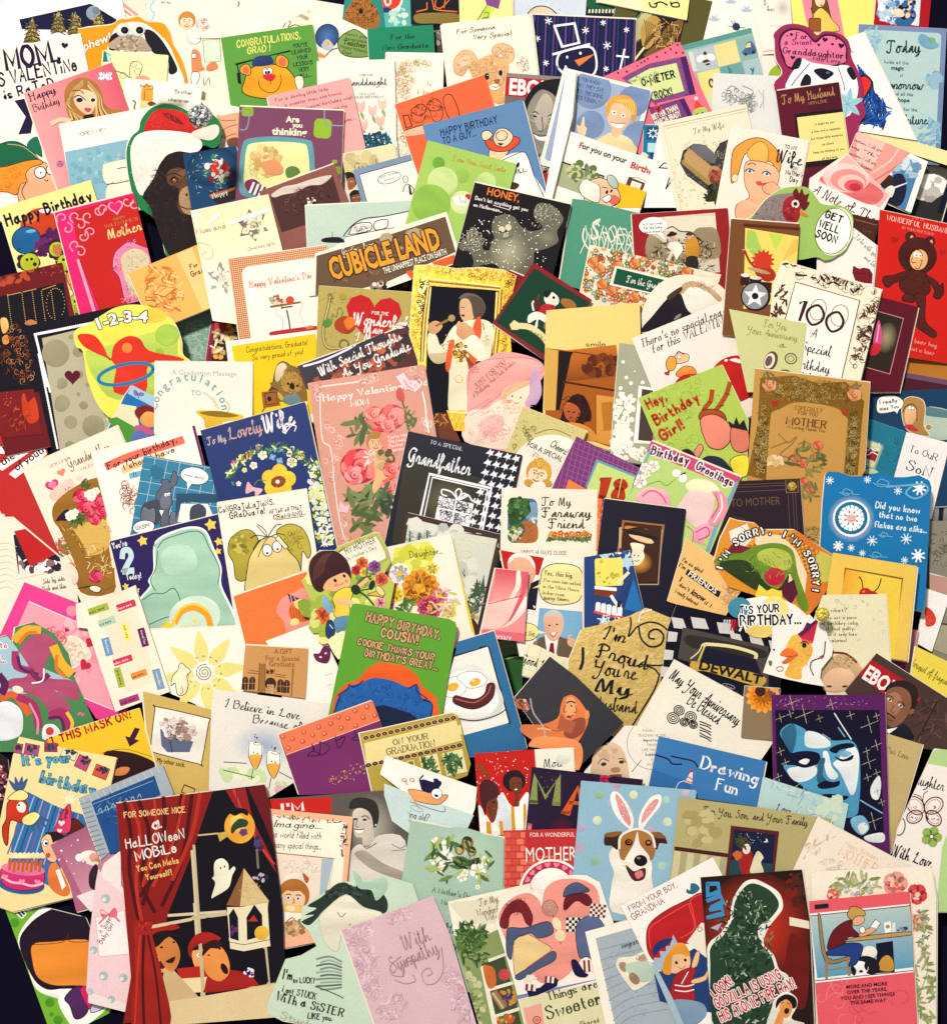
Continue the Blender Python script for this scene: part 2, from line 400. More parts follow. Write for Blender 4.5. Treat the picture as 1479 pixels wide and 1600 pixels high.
# ---------------------------------------------------------------- the surface under the pile
TABLE_Z = 0.0
def table():
    m = bpy.data.materials.new('dark_cloth'); m.use_nodes = True; nt = m.node_tree; b = nt.nodes['Principled BSDF']
    n = nt.nodes.new('ShaderNodeTexNoise'); n.inputs['Scale'].default_value = 60; n.inputs['Detail'].default_value = 6
    r = nt.nodes.new('ShaderNodeValToRGB'); r.color_ramp.elements[0].color = (.002, .002, .01, 1); r.color_ramp.elements[1].color = (.006, .004, .014, 1)
    nt.links.new(n.outputs[0], r.inputs[0]); nt.links.new(r.outputs[0], b.inputs['Base Color']); b.inputs['Roughness'].default_value = .9; b.inputs['Specular IOR Level'].default_value = .05
    me = bpy.data.meshes.new('table_surface'); me.from_pydata([(-1.6, -1.6, -.001), (1.6, -1.6, -.001), (1.6, 1.6, -.001), (-1.6, 1.6, -.001)], [], [(0, 1, 2, 3)])
    me.materials.append(m); o = bpy.data.objects.new('table_surface', me); SC.collection.objects.link(o); o['kind'] = 'structure'
    o['label'] = 'dark navy cloth surface under the pile of cards'
table()
# ================================================================ cards,top band
F(0,0)
K(1,'white card with a navy night sky and gold glitter fir trees',-260,60,900,-190,420,'fffdf8')
P('0c1238',150,150,700,28,900,150,880,240,170,225);E('8a98a8',720,100,55);E('6a7a8a',740,80,30)
for q in ((250,140,120,190),(450,90,110,160),(580,100,110,160),(760,110,100,110)):
    x,y,w,h = q;P('6a5a20',x,y-20,x+w*.28,y+h*.45,x+w*.6,y+h,x-w*.6,y+h,x-w*.28,y+h*.45,m='s');Y('c8b050 806820 3a3010 e8d890',x,y+h*.5,w*.4,h*.5,60,16,'-',m='s')
    for k in range(4): L('2a2412',7,x-w*.5,y+h*.5+k*30,x,y+h*.4+k*30,x+w*.5,y+h*.55+k*30)
K(0,'cream card with pink ribbon stripes along its top corner',660,-120,1160,230,300,'fbe4cc',sh=(640,-60,1180,-60,1180,240,960,200))
L('c03850',9,860,0,1010,120,s=0);L('e89a98',22,910,0,1060,120,s=0);L('e0b0a8',16,820,0,960,130,s=0)
K(2,'cream storybook card with a blond child and blue stitched border',1090,-100,1980,-40,1200,'fff2dc',sh=(1095,-60,1960,-60,1700,640,1400,1300,1150,200))
L('9cc4dc',12,1190,0,1160,60,1190,110,1165,160);Y('2a2a30',1130,70,20,80,26,5,'-');T('and dar.',1240,22,22,'6a5a48','c')
FACE(1440,165,60,'fbd8b4','c8843c');Y('d89890 a8b0b8 c87860',1560,190,45,55,30,12,'c')
K(7,'orange die-cut dog card with two googly eyes and Nephew lettering',640,240,1100,130,500,'f59a12',sh=(600,260,640,220,740,205,860,190,920,150,990,145,1070,128,1130,165,1240,175,1290,215,1330,330,1400,460,1440,640,1400,760,700,760,660,520),sm=1)
T("'phew!",630,400,66,'fff8e0','i',b=1,rot=-8,oc='b05a10',ow=5,sl=.2)
B('fffaf0',850,300,900,210,1000,170,1110,180,1200,240,1290,330,1350,450,1420,640,1300,660,1200,500,900,480,830,400)
B('15121e',840,380,850,290,900,250,940,300,920,380);B('15121e',1110,240,1180,240,1270,340,1365,520,1340,570,1300,560,1290,460,1160,390)
B('b8a088',840,370,900,290,990,265,1090,280,1140,340,1150,400);Y('8a7460 c8b49c a08870',1000,340,110,60,70,12)
K(6,'cream cartoon card of a long-nosed chef tasting soup',1250,300,1990,250,700,'fff0d6')
F(300,0)
E('fff8e8',20,300,50,40,lc='2a2018',lw=5);B('e88858',0,390,60,400,80,500,100,540,20,560,0,560);B('e88858',120,500,170,470,205,520,150,550,110,540);R('d8ecd0',85,310,130,170,lc='6a7058',lw=4)
E('ffffff',15,430,20,lc='201818',lw=5);L('2a2018',5,35,300,220,295,s=0);BL('fffdf4','2a2018',5,0,560,60,565,40,640,0,650);L('2a2018',5,90,600,95,660,130,600,140,660)
K(3,'plain cream card lying behind the green graduation bear card',370,-90,1250,60,900,'fdf2de')
E(None,345,28,20,lc='2a2418',lw=8);L('7ab4cc',12,250,0,270,60,285,110,300,180)
K(4,'cream card with a bow and script flourish behind the bluebird',600,240,1000,20,500,'f2e8d0')
B('fff8ea',780,50,850,35,930,40,900,90,820,100);Y('e8dcc0 fffaf0 d0c0a0',860,70,80,40,40,14,'o');L('5a4a3a',5,700,210,730,165,760,170,740,210,790,190,830,200);R('b8a888',820,95,90,26,55)
K(9,'green graduation card with an orange bear wearing a mortarboard',222,290,930,187,620,'5c9a3e')
T('CONGRATULATIONS,',350,365,62,'f4ec7a','s',w=500,b=1,j=2,sl=.12);T('GRAD !',430,415,56,'f4ec7a','s',w=185,b=1,sl=.12)
TT("YOU'VE|LEARNED|YOUR|LESSONS|VERY|WELL...",840,360,35,'10142a','s',b=1,al='c',lh=1.36,j=2,lw=1.5,sx=.82)
BL('f5a020','14101c',7,400,720,405,620,440,540,520,500,620,495,720,520,790,600,820,700,600,760)
BL('f5a020','14101c',6,440,580,375,560,380,510,430,495,455,540);E('e06a50',415,540,24,30);BL('f5a020','14101c',6,650,500,650,440,690,425,740,460,730,520);E('e06a50',695,475,28,36)
P('14101c',330,490,755,385,758,398,560,440,340,504);B('26366a',490,440,600,430,620,495,470,510);L('14101c',9,350,500,360,560,s=0);P('14101c',345,560,372,560,380,650,355,640)
E('fffaf0',565,550,22,28,lc='14101c',lw=5);E('fffaf0',600,545,20,28,lc='14101c',lw=5);E('14101c',570,560,9,14);E('14101c',594,556,9,14);B('d02838',545,585,600,570,645,580,620,620,580,620);L('14101c',5,510,620,530,680,600,715,660,690,688,620,680,575);L('14101c',5,604,620,604,650)
BL('f8eccc','14101c',5,790,600,850,590,860,660,820,700)
K(3.5,'pale blue curved envelope band under the purple television card',-100,660,600,760,300,'b4bcc8',sh=(-120,640,0,660,300,705,600,750,700,1000,-100,1000))
K(5,'white card with a round bluebird and a green speech leaf',960,60,1560,330,620,'fdf0de')
RB('4a78b4','24406e',1040,280,92,100);B('b8bcc8',1000,340,1040,300,1090,350,1080,390,1010,380);E('f0b040',1045,335,22,16);B('7a9a50',1130,300,1230,230,1300,250,1400,360,1370,430,1230,440,1140,400);L('2c3018',7,1130,300,1230,230,1300,250,1400,360,1370,430,1230,440,1140,400,cl=1)
TT("Here's your|Assignment,",1180,270,26,'1c2410','i',lh=1.35,rot=-14,j=2);T('Teacher...',1160,340,38,'1c2410','i',rot=-14,b=1);TT("Happy Valentine's|   Day!",1135,365,26,'1c2410','i',rot=-12,lh=1.5,j=2);L('20242c',8,1020,440,1070,390,1120,370);E('e89050',990,425,36,18)
K(4.5,'teal card with an animal photograph and bubble print at the top edge',1180,-60,1560,-20,500,'2c8a80')
B('a8682c',1180,100,1240,10,1330,-30,1430,90,1440,190,1360,230,1200,180);Y('7a4418 d09850 4a2810 b87838 6a3a18',1310,100,120,105,220,18,'-');E('140c10',1300,85,16,20)
K(12,'cream scalloped card with pink tulips and Granddaughter script',960,470,1560,455,1100,'f4ece0',m='m')
T('FOR YOU',1295,590,22,'2a2438','s',lw=1.6);T('Granddaught',1165,660,56,'2a1e3a','c',w=340,lw=1.8);T('WITH LOVE',1290,735,22,'2a2438');T('ON YOUR BIRTHDAY',1190,762,22,'2a2438',w=290)
for x,y in ((1390,850),(1300,820),(1465,800),(1320,960),(1450,930)): B('f4c0b0',x-30,y-40,x,y-20,x+28,y-45,x+30,y+20,x,y+45,x-30,y+15);LF('9aac60',x,y+40,70,24,70)
K(14,'pink verse card for a darling little lady',580,740,1215,597,560,'f4a8a4')
for i,(x,y,t) in enumerate(((645,785,'For a darling little lady'),(640,840,'who is sweeter than she knows,'),(700,880,'an extra-special birthday wish'),(1085,850,'and this'),(1150,900,'w'),(1170,940,'goes...'))): T(t,x,y,34,'7a2850','s',lw=1.3,j=4,sx=.92,w=(420,540,560,None,None,None)[i])
E('e8b050',1180,1030,18,12);E('5a4a8a',1165,1050,12)
K(13,'white card with dark teal leaf scrollwork border',1080,1070,1560,990,240,'f6f2ea')
Y('0f4a5e 1a6a80 0c3a50',1330,1110,200,75,90,30,'l');Y('0f4a5e',1330,1110,190,70,20,40,'c')
K(15,'cream sepia card with two women embracing',1150,1190,1560,1110,560,'e8dcb0')
Y('d8c890 f4ecc8 c8b880',1300,1300,140,120,30,50);T('Grandma',1265,1330,80,'5a6a68','c',lw=1.2,w=260);FACE(1210,1400,58,'9a5c30','20100c');B('3a2418',1200,1578,1210,1500,1240,1480,1300,1560);FACE(1262,1520,44,'8a4c28','20100c')
K(16,'purple card with a curved blue television screen frame',365,820,1168,853,900,'7a4260',fold='T')
R('8aac24',385,822,90,72,r=20);R('92b82c',945,910,135,150,2,r=36);L('8898a8',9,365,855,420,860,440,900,420,990,370,1000);L('8898a8',10,1020,850,1025,940,1080,965,1168,968,s=1);R('8aac24',1080,1230,38,28,r=6);R('7a9a28',1085,1280,60,60,r=10)
T('Are',725,940,46,'f8f0d0','i',b=2,rot=-1);T('you',775,980,36,'f8f0d0','i',b=2);T('thinking',618,1035,52,'f8f0d0','i',b=2,w=265)
B('5e98a0',385,1130,430,1070,640,1050,880,1075,930,1120,945,1300,930,1440,700,1530,430,1520,360,1450,365,1280);B('e8e29c',420,1150,460,1105,640,1090,850,1105,890,1150,905,1300,890,1400,700,1490,450,1480,400,1400,405,1280)
Y('d8c078 b89848 e8d898 a8843c',540,1250,100,120,60,30,'c');Y('d8b878 c8a058 eccf90',560,1240,110,110,50,30,'o');B('d89060',540,1260,640,1230,700,1290,690,1340,600,1350,560,1330);B('7a2450',410,1400,480,1380,540,1440,500,1500,420,1460);STR('f0e8e0 5a3a5a f0e8e0 5a3a5a f0e8e0 5a3a5a',470,1400,110,90,20);B('5a8038',720,1310,760,1280,810,1290,830,1330,740,1370)
K(17,'mauve brown card with a sepia photograph of a rocky canyon',515,1475,1095,1262,620,'8a5448')
P('4a2a28',600,1500,1080,1340,1170,1640,690,1790);B('d8c8bc',610,1500,700,1440,800,1420,920,1380,1050,1350,1075,1360,1000,1420,900,1430,800,1480,700,1500,640,1520);Y('241414 6a3a34 3a2020 805048',880,1540,200,100,80,26,'-');Y('e8dcd0 a03030 101010',900,1560,60,30,16,14)
K(15.5,'dark blue card with a glittering toy ship ornament',-70,1185,340,1122,900,'104068')
RB('1a5a80','0c2c50',160,1280,200,150);P('2a1a18',120,1490,330,1420,340,1530,200,1578);P('a86a40',130,1500,330,1440,330,1460,150,1530);Y('e8e8e8 c03020 204878 d0c8b0 308058 801818',200,1320,80,130,70,26,'o',rot=-18);Y('d8dce8 f4f0f0',120,1340,150,170,40,14,'-');T('Happy',165,1530,40,'e8e4dc','r',b=1,rot=-12)
F(600,0)
K(8,'teal card with bubbles and a round red cartoon badge',-20,-30,215,-60,300,'58b4a8')
E('fdf4e8',40,-5,105,98);E('e8402c',40,-10,90,85);L('fff8f0',14,0,-10,20,40,50,20,40,-20);B('24386a',-20,60,40,60,60,90,-20,95);Y('d8ecd8 b8dcd0',110,130,70,70,22,20,'o')
K(8.2,'black neon sign card with orange lettering beside brown ground',200,-80,600,-90,270,'161824')
L('f07828',9,250,90,330,70,330,20,s=0);L('f07828',9,370,0,385,70,430,80,560,90,s=0);L('f07828',8,400,-10,395,50,440,60,500,0);L('f07828',8,470,0,460,60,s=0);B('8a7438',240,110,400,98,570,110,560,185,400,180,250,175)
K(10,'green card for the new graduate with black blackletter',-130,220,378,190,420,'1c8460')
T('For the',55,305,44,'0e1c1c','r',w=185,sl=.1,b=1);T('New Graduate',-10,385,44,'0e1c1c','r',w=358,sl=.1,b=1)
K(7.5,'grey photograph card glimpsed beside the green graduate card',370,180,470,175,230,'4a4440');Y('a8a098 2a2624 787068',410,280,30,80,24,16)
K(9,'pale yellow card with a drawn purple striped sleeve and green hand',575,-70,985,-80,300,'faec9c')
P('884a90',770,-20,900,-20,880,70,790,40);L('7aa828',12,790,45,760,90,730,140,705,160);B('c8dc50',790,50,850,60,820,110,760,140,770,90);L('6a9820',8,770,100,800,95,800,130,750,140,810,138)
K(8.5,'pale blue card with a hooded cartoon head at the top edge',975,-80,1560,-40,230,'d4dce8');BL('dcc8a8','14141c',8,1110,130,1150,60,1230,48,1300,80,1325,140)
K(11,'navy purple striped card with a snowman drawn in white line',1135,112,1940,150,640,'12143e')
for i in range(26): R(('5a3a78','2a3a7a','1a1c50','6a4890','24306a')[i % 5],1150+i*31,110,(14,9,18,12,7)[i % 5],700)
BL(None or '12143e','ffffff',16,1345,530,1340,430,1400,390,1580,360,1630,440,1620,560,1500,640)
L('ffffff',17,1310,200,1465,180,1500,330,1370,360,1310,200,s=0);L('ffffff',17,1300,418,1580,340,s=0);E('ffffff',1408,440,9,12);E('ffffff',1510,410,10,12);P('f08030',1465,465,1630,410,1500,510);L('ffffff',15,1395,510,1420,550,1440,560);L('ffffff',14,1330+480,560,1850,380,s=0);L('ffffff',14,1790,430,1880,440,s=0)
for q in ((1265,160,28),(1178,297,22),(1245,485,22),(1685,175,20),(1550,235,26),(1715,350,30),(1865,230,20),(1708,530,20)): SN('ffffff',*q,w=7)
K(10.5,'cream card with a border of tiny looping roses to my wife',20,400,460,408,900,'fdf2de')
Y('e8a088 c8a850 8aa058 e0b890 a07848',150,600,85,120,70,22,'c');Y('c0a040 c8a060 909848',260,490,90,30,26,18,'c');Y('e8b060 90a860 e89898 c8a850',130,850,80,340,90,24,'c');T('To',325,655,34,'a89878','r',rot=8);T('My Wife',260,720,40,'a89878','r',w=250,rot=2)
K(12,'white card with a fluffy brown rabbit For Someone Very Special',430,192,1130,112,800,'fcf0dc')
T('For Someone',560,262,42,'241c20','s',w=300,lw=1.4,j=2,rot=-1,sl=.2);T('Very Special',685,304,42,'241c20','s',w=300,j=2,sl=.2,lw=1.4)
BL('e8b888','c88848',5,545,560,535,470,600,390,680,400,720,480,650,520,610,580,580,582);B('f0cca8',570,520,600,440,660,430,640,500);BL('ecc090','c88848',5,830,400,850,350,920,335,990,370,1000,440,970,485,930,470,900,410,860,440)
B('e4b078',680,600,660,520,740,450,850,420,950,480,960,560,930,700,800,720,700,650);Y('c88848 f8dcb8 b87838 f0c898',810,560,130,120,160,20,'-',rot=20);Y('c89058 f4d4b0',620,480,70,80,60,16,'-');Y('c89058 f4d4b0',920,400,70,60,60,14,'-')
E('120c10',790,588,17,26,10);E('120c10',896,560,14,22,10);E('fff',796,580,4);B('b06030',845,615,890,610,875,645,855,640);E('fdf0e0',850,670,40,24);L('5a3018',5,830,660,860,675,890,655);B('e0a860',820,710,910,700,920,790,850,790);Y('506050 c88898 e8c8a8 8898a8',1070,500,50,60,50,14,'-')
K(18,'bright orange card with a line drawing of two girls in a kitchen',80,805,770,575,640,'f0683e')
B('f8c0a0',160,1010,400,940,420,1000,180,1050)
for q in ('215,840,290,800,325,850,280,890,220,870','330,810,390,760,440,800,420,850,350,850'): BL('f0683e','141018',6,*map(float,q.split(',')))
BL('f0683e','141018',6,455,760,520,735,580,890,500,910);L('141018',5,210,850,220,930,290,940,320,880);L('141018',5,345,830,380,930,440,920,450,850,420,800);Y('141018',330,840,130,70,34,14,'c');L('141018',6,145,890,185,885,215,970,170,985,145,890,s=0);L('141018',5,165,1000,300,960,s=0)
K(15,'pale blue framed cartoon card of a man in a tie saying quit horsing around',-240,1310,300,1160,500,'7e94ae')
R('fdf4e4',-190,1345,560,400,lc='1c1c28',lw=5);E('fffaf0',40,1370,90,42,lc='1c1c28',lw=5);T('Quit horsing',-35,1375,20,'14141c','i');T('around!',0,1400,20,'14141c','i');E('fffaf0',165,1380,20,26,lc='1c1c28',lw=5);L('1c1c28',6,145,1480,160,1430,190,1420,230,1460,210,1500);P('14141c',188,1430,200,1425,215,1500,195,1500);R(None,245,1290,40,50,lc='1c1c28',lw=4)
K(13,'black and white magazine cover of a smiling woman in round glasses',940,560,1420,595,1100,'8a847c')
GR('6a6660','b0aaa0',935,720,460,800);R('c02030',930,590,460,150);T('EBONY',955,722,118,'fff8f0','i',w=420,b=2)
B('14141a',1090,860,1080,780,1160,660,1290,610,1400,640,1420,900,1350,1000,1330,820,1220,700,1130,780);B('8f867a',1100,850,1150,740,1230,690,1340,780,1330,1000,1290,1110,1220,1150,1160,1060,1110,960);B('b8ae9e',1150,880,1230,720,1300,800,1240,980,1190,1000)
L('3a3834',8,1120,890,1160,860,1190,880);L('3a3834',8,1250,905,1290,880,1330,900);E('14141a',1160,895,15,8,10);E('14141a',1290,920,15,8,10);E(None,1155,905,42,30,12,lc='c8c0b0',lw=5);E(None,1280,930,42,30,12,lc='c8c0b0',lw=5);L('4a4640',7,1215,900,1220,1000,1190,1010)
B('fdf8f0',1150,1030,1200,1055,1280,1045,1250,1085,1180,1075);L('2a2624',7,1145,1025,1200,1048,1290,1040);STR('1a1a1e d0cabe 1a1a1e d0cabe 1a1a1e d0cabe 1a1a1e',1180,1180,200,180,30);Y('1a1a1e d8d0c4',1240,1250,70,80,50,24,'-');R('c02030',1215,1330,100,100)
K(19,'blue cartoon card Happy Birthday to a guy with a bald man waving',295,965,1065,765,780,'6088b4',m='g')
T('HAPPY BIRTHDAY',440,1050,66,'141c58','s',w=455,b=1,j=2,rot=1,sl=.1);T('TO A GUY...',455,1112,60,'141c58','s',w=270,b=1,j=2,sl=.1)
BL('fcd0a8','141018',6,810,1220,830,1130,960,1150,940,1200,1060,1180,1010,1220,900,1240);BL('e8502c','141018',6,775,1090,800,1070,850,1080,1000,1050,1045,1090,960,1160,830,1160);BL('fcd8b4','141018',6,840,1060,870,1000,930,990,985,1030,985,1080,930,1130,860,1115);E(None,905,1045,45,38,lc='141018',lw=6);P('14101c',870,1100,925,1105,895,1125);BL('fcd8b4','141018',6,755,1070,755,1020,800,1005,835,1040,790,1080);L('141018',5,860,1030,880,1020)
B('fdf8f0',900,1240,1060,1170,1110,1220,1150,1340,1240,1540,900,1540);L('141018',6,900,1240,1060,1170,1110,1220,1150,1340,1240,1540);T('WILL.',1000,1345,42,'14141c','s',b=1,w=115);B('4a2c20',970,1400,1040,1420,1010,1460,960,1450);E('14101c',1030,1270,12,22,30)
K(22,'lime green card with pale circles From Your Secret Santa',335,1080,1020,1262,820,'a4c860')
for x,y,r,c in ((420,1255,48,'6aa834'),(600,1355,58,'94bc50'),(450,1400,116,'c8dc90'),(785,1400,75,'c0d888'),(360,1570,150,'8ab848'),(600,1560,90,'d8e4a8')): E(c,x,y,r)
T('From Your Secret Santa',525,1235,46,'c89020','c',w=420,lw=1.7,rot=-2);R('d02820',630,1490,60,40,r=10);E('fff8ec',590,1545,60,40);Y('e89090 d02820',590,1545,50,30,14,5)
K(21,'white die-cut edge card beside the blond speech bubble card',1405,530,1445,540,760,'fdf6ea',sh=(1405,530,1480,545,1450,900,1290,1540,1230,1540))
F(900,0)
K(6,'dark green night card with candles behind the snowman card',-120,-80,330,-40,400,'14201e')
B('1c5a38',80,0,180,0,320,40,300,80,200,70,90,60)
for i in range(8): R('e8e4d4',95+i*26,70,14,30,2);R('201828',97+i*26,100,12,50)
K(3,'olive brown envelope behind the autumn leaf card',600,-100,1120,30,500,'5a5428');
K(7,'brown card with gold and green autumn leaves in close-up',330,-60,850,60,560,'241a1c')
P('5a5428',310,55,470,95,440,180,290,130);LF('5c8048',440,340,260,110,-75,v='c8d0a0');B('c0bc80',440,200,520,100,580,110,560,220,470,310,440,280);B('c09a50',500,310,500,210,580,120,650,160,640,280,560,370,520,370)
for k in range(9): L('6a4a20',5,520,370,540+k*13,250-k*4,520+k*16,150+k*8)
L('f0e4b0',16,450,460,480,420,520,370);B('7a5a2c',520,420,620,330,700,200,850,140,760,300,640,400,560,440);Y('c89c50 4a3018 e0c078 2a1a10',700,280,110,120,90,34,'-',rot=-50);L('3a1828',16,780,330,850,150,880,80,s=0)
K(8,'pale yellow bordered card with a black scroll squiggle',150,10,850,155,100,'f4ecc0',sh=(160,-80,880,-80,850,155,165,15))
P('f6f09a',520,-80,880,-80,850,155,515,60);L('14141c',12,560,20,575,50,610,55,620,30);L('14141c',12,600,30,650,15,700,40);L('14141c',12,725,15,740,50,790,50,780,20,740,25,730,40)
K(2.5,'plain yellow envelope beside the toy print card',860,-80,1120,-80,280,'f4e8a4',sh=(870,-80,1100,-80,1000,190,850,135))
K(5,'white card printed with blue dragonflies and bees',1080,-120,1700,30,900,'fdf6ea')
for x,y in ((1190,25),(1060,160),(1310,90)): 
    for a in (20,70,110,160): LF('b4c8d4',x,y,50,22,a+180)
E('24406a',1230,205,30);L('18304a',5,1170,200,1300,215,s=0);L('18304a',5,1190,160,1260,240,s=0);L('18304a',5,1215,155,1245,250,s=0)
K(9.5,'teal and yellow patchwork baby card with bee and toy car',810,350,1345,212,800,'9cb8b0')
R('589a90',800,345,560,50);R('d8dcd0',860,400,100,160,m='m')
for i,(x,y,c) in enumerate(((890,390,'b8c4c8'),(1055,350,'eadc94'),(1225,305,'8cb4ac'),(930,565,'f0dc84'),(1105,520,'6ca4a4'),(1280,475,'a8c4c8'),(960,735,'e0dcb0'),(1140,690,'a8c4c8'))): R(c,x,y,172,172)
E('f4e8a0',995,455,34,22,70);E('303848',1000,470,30,12);E('303848',1012,495,20,8);E('fdf8f0',955,450,26,34,60);E('fdf8f0',1035,440,26,34,120);E('303848',990,410,14)
B('4a6a9c',1275,400,1300,370,1310,330,1350,320,1375,360,1385,390,1370,415,1290,420);P('f0dc84',1300,368,1318,332,1340,330,1342,362);E('202838',1303,418,12);E('202838',1362,400,12);T('y',1345,555,70,'18707c','s',lw=1.8,rot=8);T('b',1180,560,60,'3a8890','s',lw=1.8);E(None,1040,640,16,30,lc='3a4a58',lw=14)
K(13,'pink and purple laugh-o-meter birthday card with arrow panel',210,590,795,320,900,'f07088')
P('4a1a60',800,440,845,432,920,725,870,735);P('7a4a84',345,600,560,490,800,440,870,735,600,800);P('d8e49c',395,620,560,530,770,485,830,700,600,770);P('4a1a60',780,770,830,755,900,900,850,930);P('7a3a78',560,830,790,765,860,900,600,970)
for x,y in ((368,605),(465,560),(573,515),(685,475),(790,488),(815,575),(835,660),(780,740),(697,765),(612,800)): E('c83058',x,y,11)
T('Your Score on the',410,640,30,'3a5a48','c',w=240,rot=7,lw=1.1);T('O-METER',512,660,62,'14141e','s',b=2,w=270,rot=10,j=3);T('ROCK!',612,760,62,'14141e','s',b=2,w=145,rot=10,j=3)
TT('BETTER THAN|MARCIA BRADY',590,925,44,'f8f0d0','i',b=2,rot=2,w=215,lh=1.2);FL('e04868',630,840,30,8,'14101c');P('e84830',905,830,920,760,980,830);E('fff',922,758,14);E('b8d060',950,870,62,40);E('141018',930,880,8);E('141018',970,870,8);Y('481850',700,560,450,240,30,6)
for x,y in ((320,560),(388,550),(620,437),(525,470),(725,378),(780,345),(685,405),(905,545),(1005,735),(768,405),(820,405)): E('701838',x,y,8)
K(18,'blue circle print card of a blond man raising one finger',-100,530,580,700,760,'fdf2e6',m='g')
R('a0b0cc',-78,552,640,700,r=30)
for x,y,r in ((120,690,150),(110,960,108),(440,780,120),(500,1080,150),(480,720,90)): E('7890b8',x,y,r)
TT('YOU KNOW|WHAT THEY SAY,|WHEN THE GOING|GETS TOUGH..."',110,640,34,'1c2850','s',al='c',lh=1.4,j=4,rot=0,sx=.8)
B('ecd8a0',170,1090,200,1050,280,1020,400,1060,450,1120,500,1200,380,1170);B('f4c498',270,1030,290,940,350,950,340,1040,300,1060);B('f4c498',230,850,245,780,440,800,420,900,380,980,320,1020,270,980,240,920);B('e0a040',230,900,235,800,290,740,390,735,450,790,465,880,430,960,420,860,340,800,280,800,250,880)
for k in range(5): L('f4cc70',7,300+k*25,770,350+k*22,790,400+k*12,880)
B('ffffff',265,940,300,950,370,955,340,985,290,975);L('7a3a20',5,262,938,310,952,375,950);E('fff',290,868,22,16,10);E('fff',360,890,20,16,10);E('3a7a9a',292,868,9);E('3a7a9a',360,890,9);B('f8d0a8',0,960,30,970,50,905,62,910,65,970,80,990,60,1050,20,1030)
K(20,'white cartoon card of an old doctor For you on your Birthday',-60,1015,620,1250,700,'fdf6ea')
T('For you on your ',15,1135,46,'14141e','i',b=2,w=400,rot=0);T('F',15,1135,46,'c82030','i',b=2);T('Birthday',412,1290,50,'c01828','i',b=2,w=245)
R('3a2018',-140,1230,380,140);R('a8b088',-120,1250,345,180);Y('7a9060 c8c890 607848',50,1330,120,70,40,26,'o');R('6a3418',405,1365,130,125,2,lc='201010',lw=4);R('fdf4dc',428,1390,80,80);Y('6a6048',465,1430,30,28,12,12,'-');L('2a2018',3,410,1365,480,1370,540,1400,s=0);P('f4c020',320,1400,600,1500,560,1600,300,1600)
BL('f4c09c','1c1418',6,60,1500,100,1400,180,1370,260,1400,320,1460,330,1560,200,1600,80,1560);BL('f4ecdc','1c1418',5,20,1440,60,1380,120,1400,180,1440,170,1560,60,1520,30,1480);E('b8c8b8',280,1400,34,60,-52,lc='1c1418',lw=5);E('e86850',290,1540,42,34,lc='1c1418',lw=4);E('14101c',235,1480,10,16);E('14101c',270,1470,8,14);L('1c1418',6,200,1440,240,1450);Y('fdf8ec',100,1420,50,40,14,20,'c');BL('fdf8e8','1c1418',5,200,1530,250,1500,270,1530,230,1560)
K(16,'bright blue star tile card peeking out left of the heart wedding card',520,960,635,965,520,'1478a0')
R('0e4c80',545,975,88,100);ST_('f4f8f8',590,1028,46,8,.5);ST_('0e4c80',590,1028,26,8,.6);R('bce0e0',550,1100,80,70);R('0e3a70',570,1180,50,60,m='m')
K(18.5,'pink lettered sliver of a card beside the blue star card',520,1170,560,1200,160,'f8d8c8');T('h',528,1230,46,'d04858','i',b=1)
K(21,'white card with a single black ink loop drawing',560,1180,760,1210,500,'f4f0ea',sh=(640,960,820,1000,900,1600,520,1600))
L('14142c',9,640,1290,680,1255,725,1290,750,1360,720,1410,690,1455);L('14142c',9,635,1292,700,1296,728,1292);L('14142c',9,725,1290,722,1350,690,1450)
K(23,'cream wedding card with a heart window showing clasped hands',630,960,1310,812,1000,'f4e8cc')
R(None,668,975,1000,1000,r=0,lc='d8c8a0',lw=5);R(None,695,990,1000,1000,lc='e0d2ae',lw=3);T('To My Wife',905,1030,44,'6a5838','c',w=245,lw=1.2)
H('3c3a3c',1075,1285,272,4);Y('c8b890 a8986c',1010,1340,290,290,120,12,'c')
K(11,'pale grey embossed card with line-drawn roses and champagne glass',1055,562,1640,588,600,'e4e4e0')
Y('6a6a6a 8a8a88 545454',1250,750,130,60,50,24,'c');L('8a8a88',5,1150,700,1200,660,1260,700);L('8a8a88',5,1280,660,1360,700,1330,750);Y('8a8a88',1340,800,40,60,18,18,'c');L('c8b8a8',5,1400,690,1440,760,1410,830);L('c8b8a8',5,1440,690,1440,830,s=0)
F(900,0)
CUR = CARDS[-2];part('heart_photograph')
P('c09a60',830,1190,870,1140,1050,1290,1080,1340,1030,1400,830,1260);P('a8864c',815,1230,1040,1400,1030,1440,810,1260);B('b88858',1020,1300,1080,1280,1130,1340,1120,1420,1040,1410);Y('7a3828 b05840 4a2018',1080,1370,50,60,40,18);Y('2a3018 3a4428 1a1c14',1080,1480,90,70,50,30,'l');B('6a6a70',880,1130,960,1110,1060,1180,1060,1260,940,1200)
CUR = CARDS[-1]
K(24,'white card with an orange-haired pin-up woman to my wife on Mothers Day',1190,965,1790,1080,900,'f6ecdc')
BL('f0a040','6a3410',6,1190,1400,1200,1180,1270,1100,1380,1060,1480,1090,1570,1200,1560,1330,1500,1250,1420,1240,1350,1170,1290,1200,1250,1330,1230,1380)
BL('f4b858','b06a20',6,1320,1160,1400,1090,1470,1130,1470,1240,1400,1270,1330,1220);BL('f6b890','7a3a20',5,1290,1330,1320,1240,1480,1260,1560,1330,1540,1450,1500,1560,1460,1700,1250,1700,1230,1580,1330,1520,1300,1430)
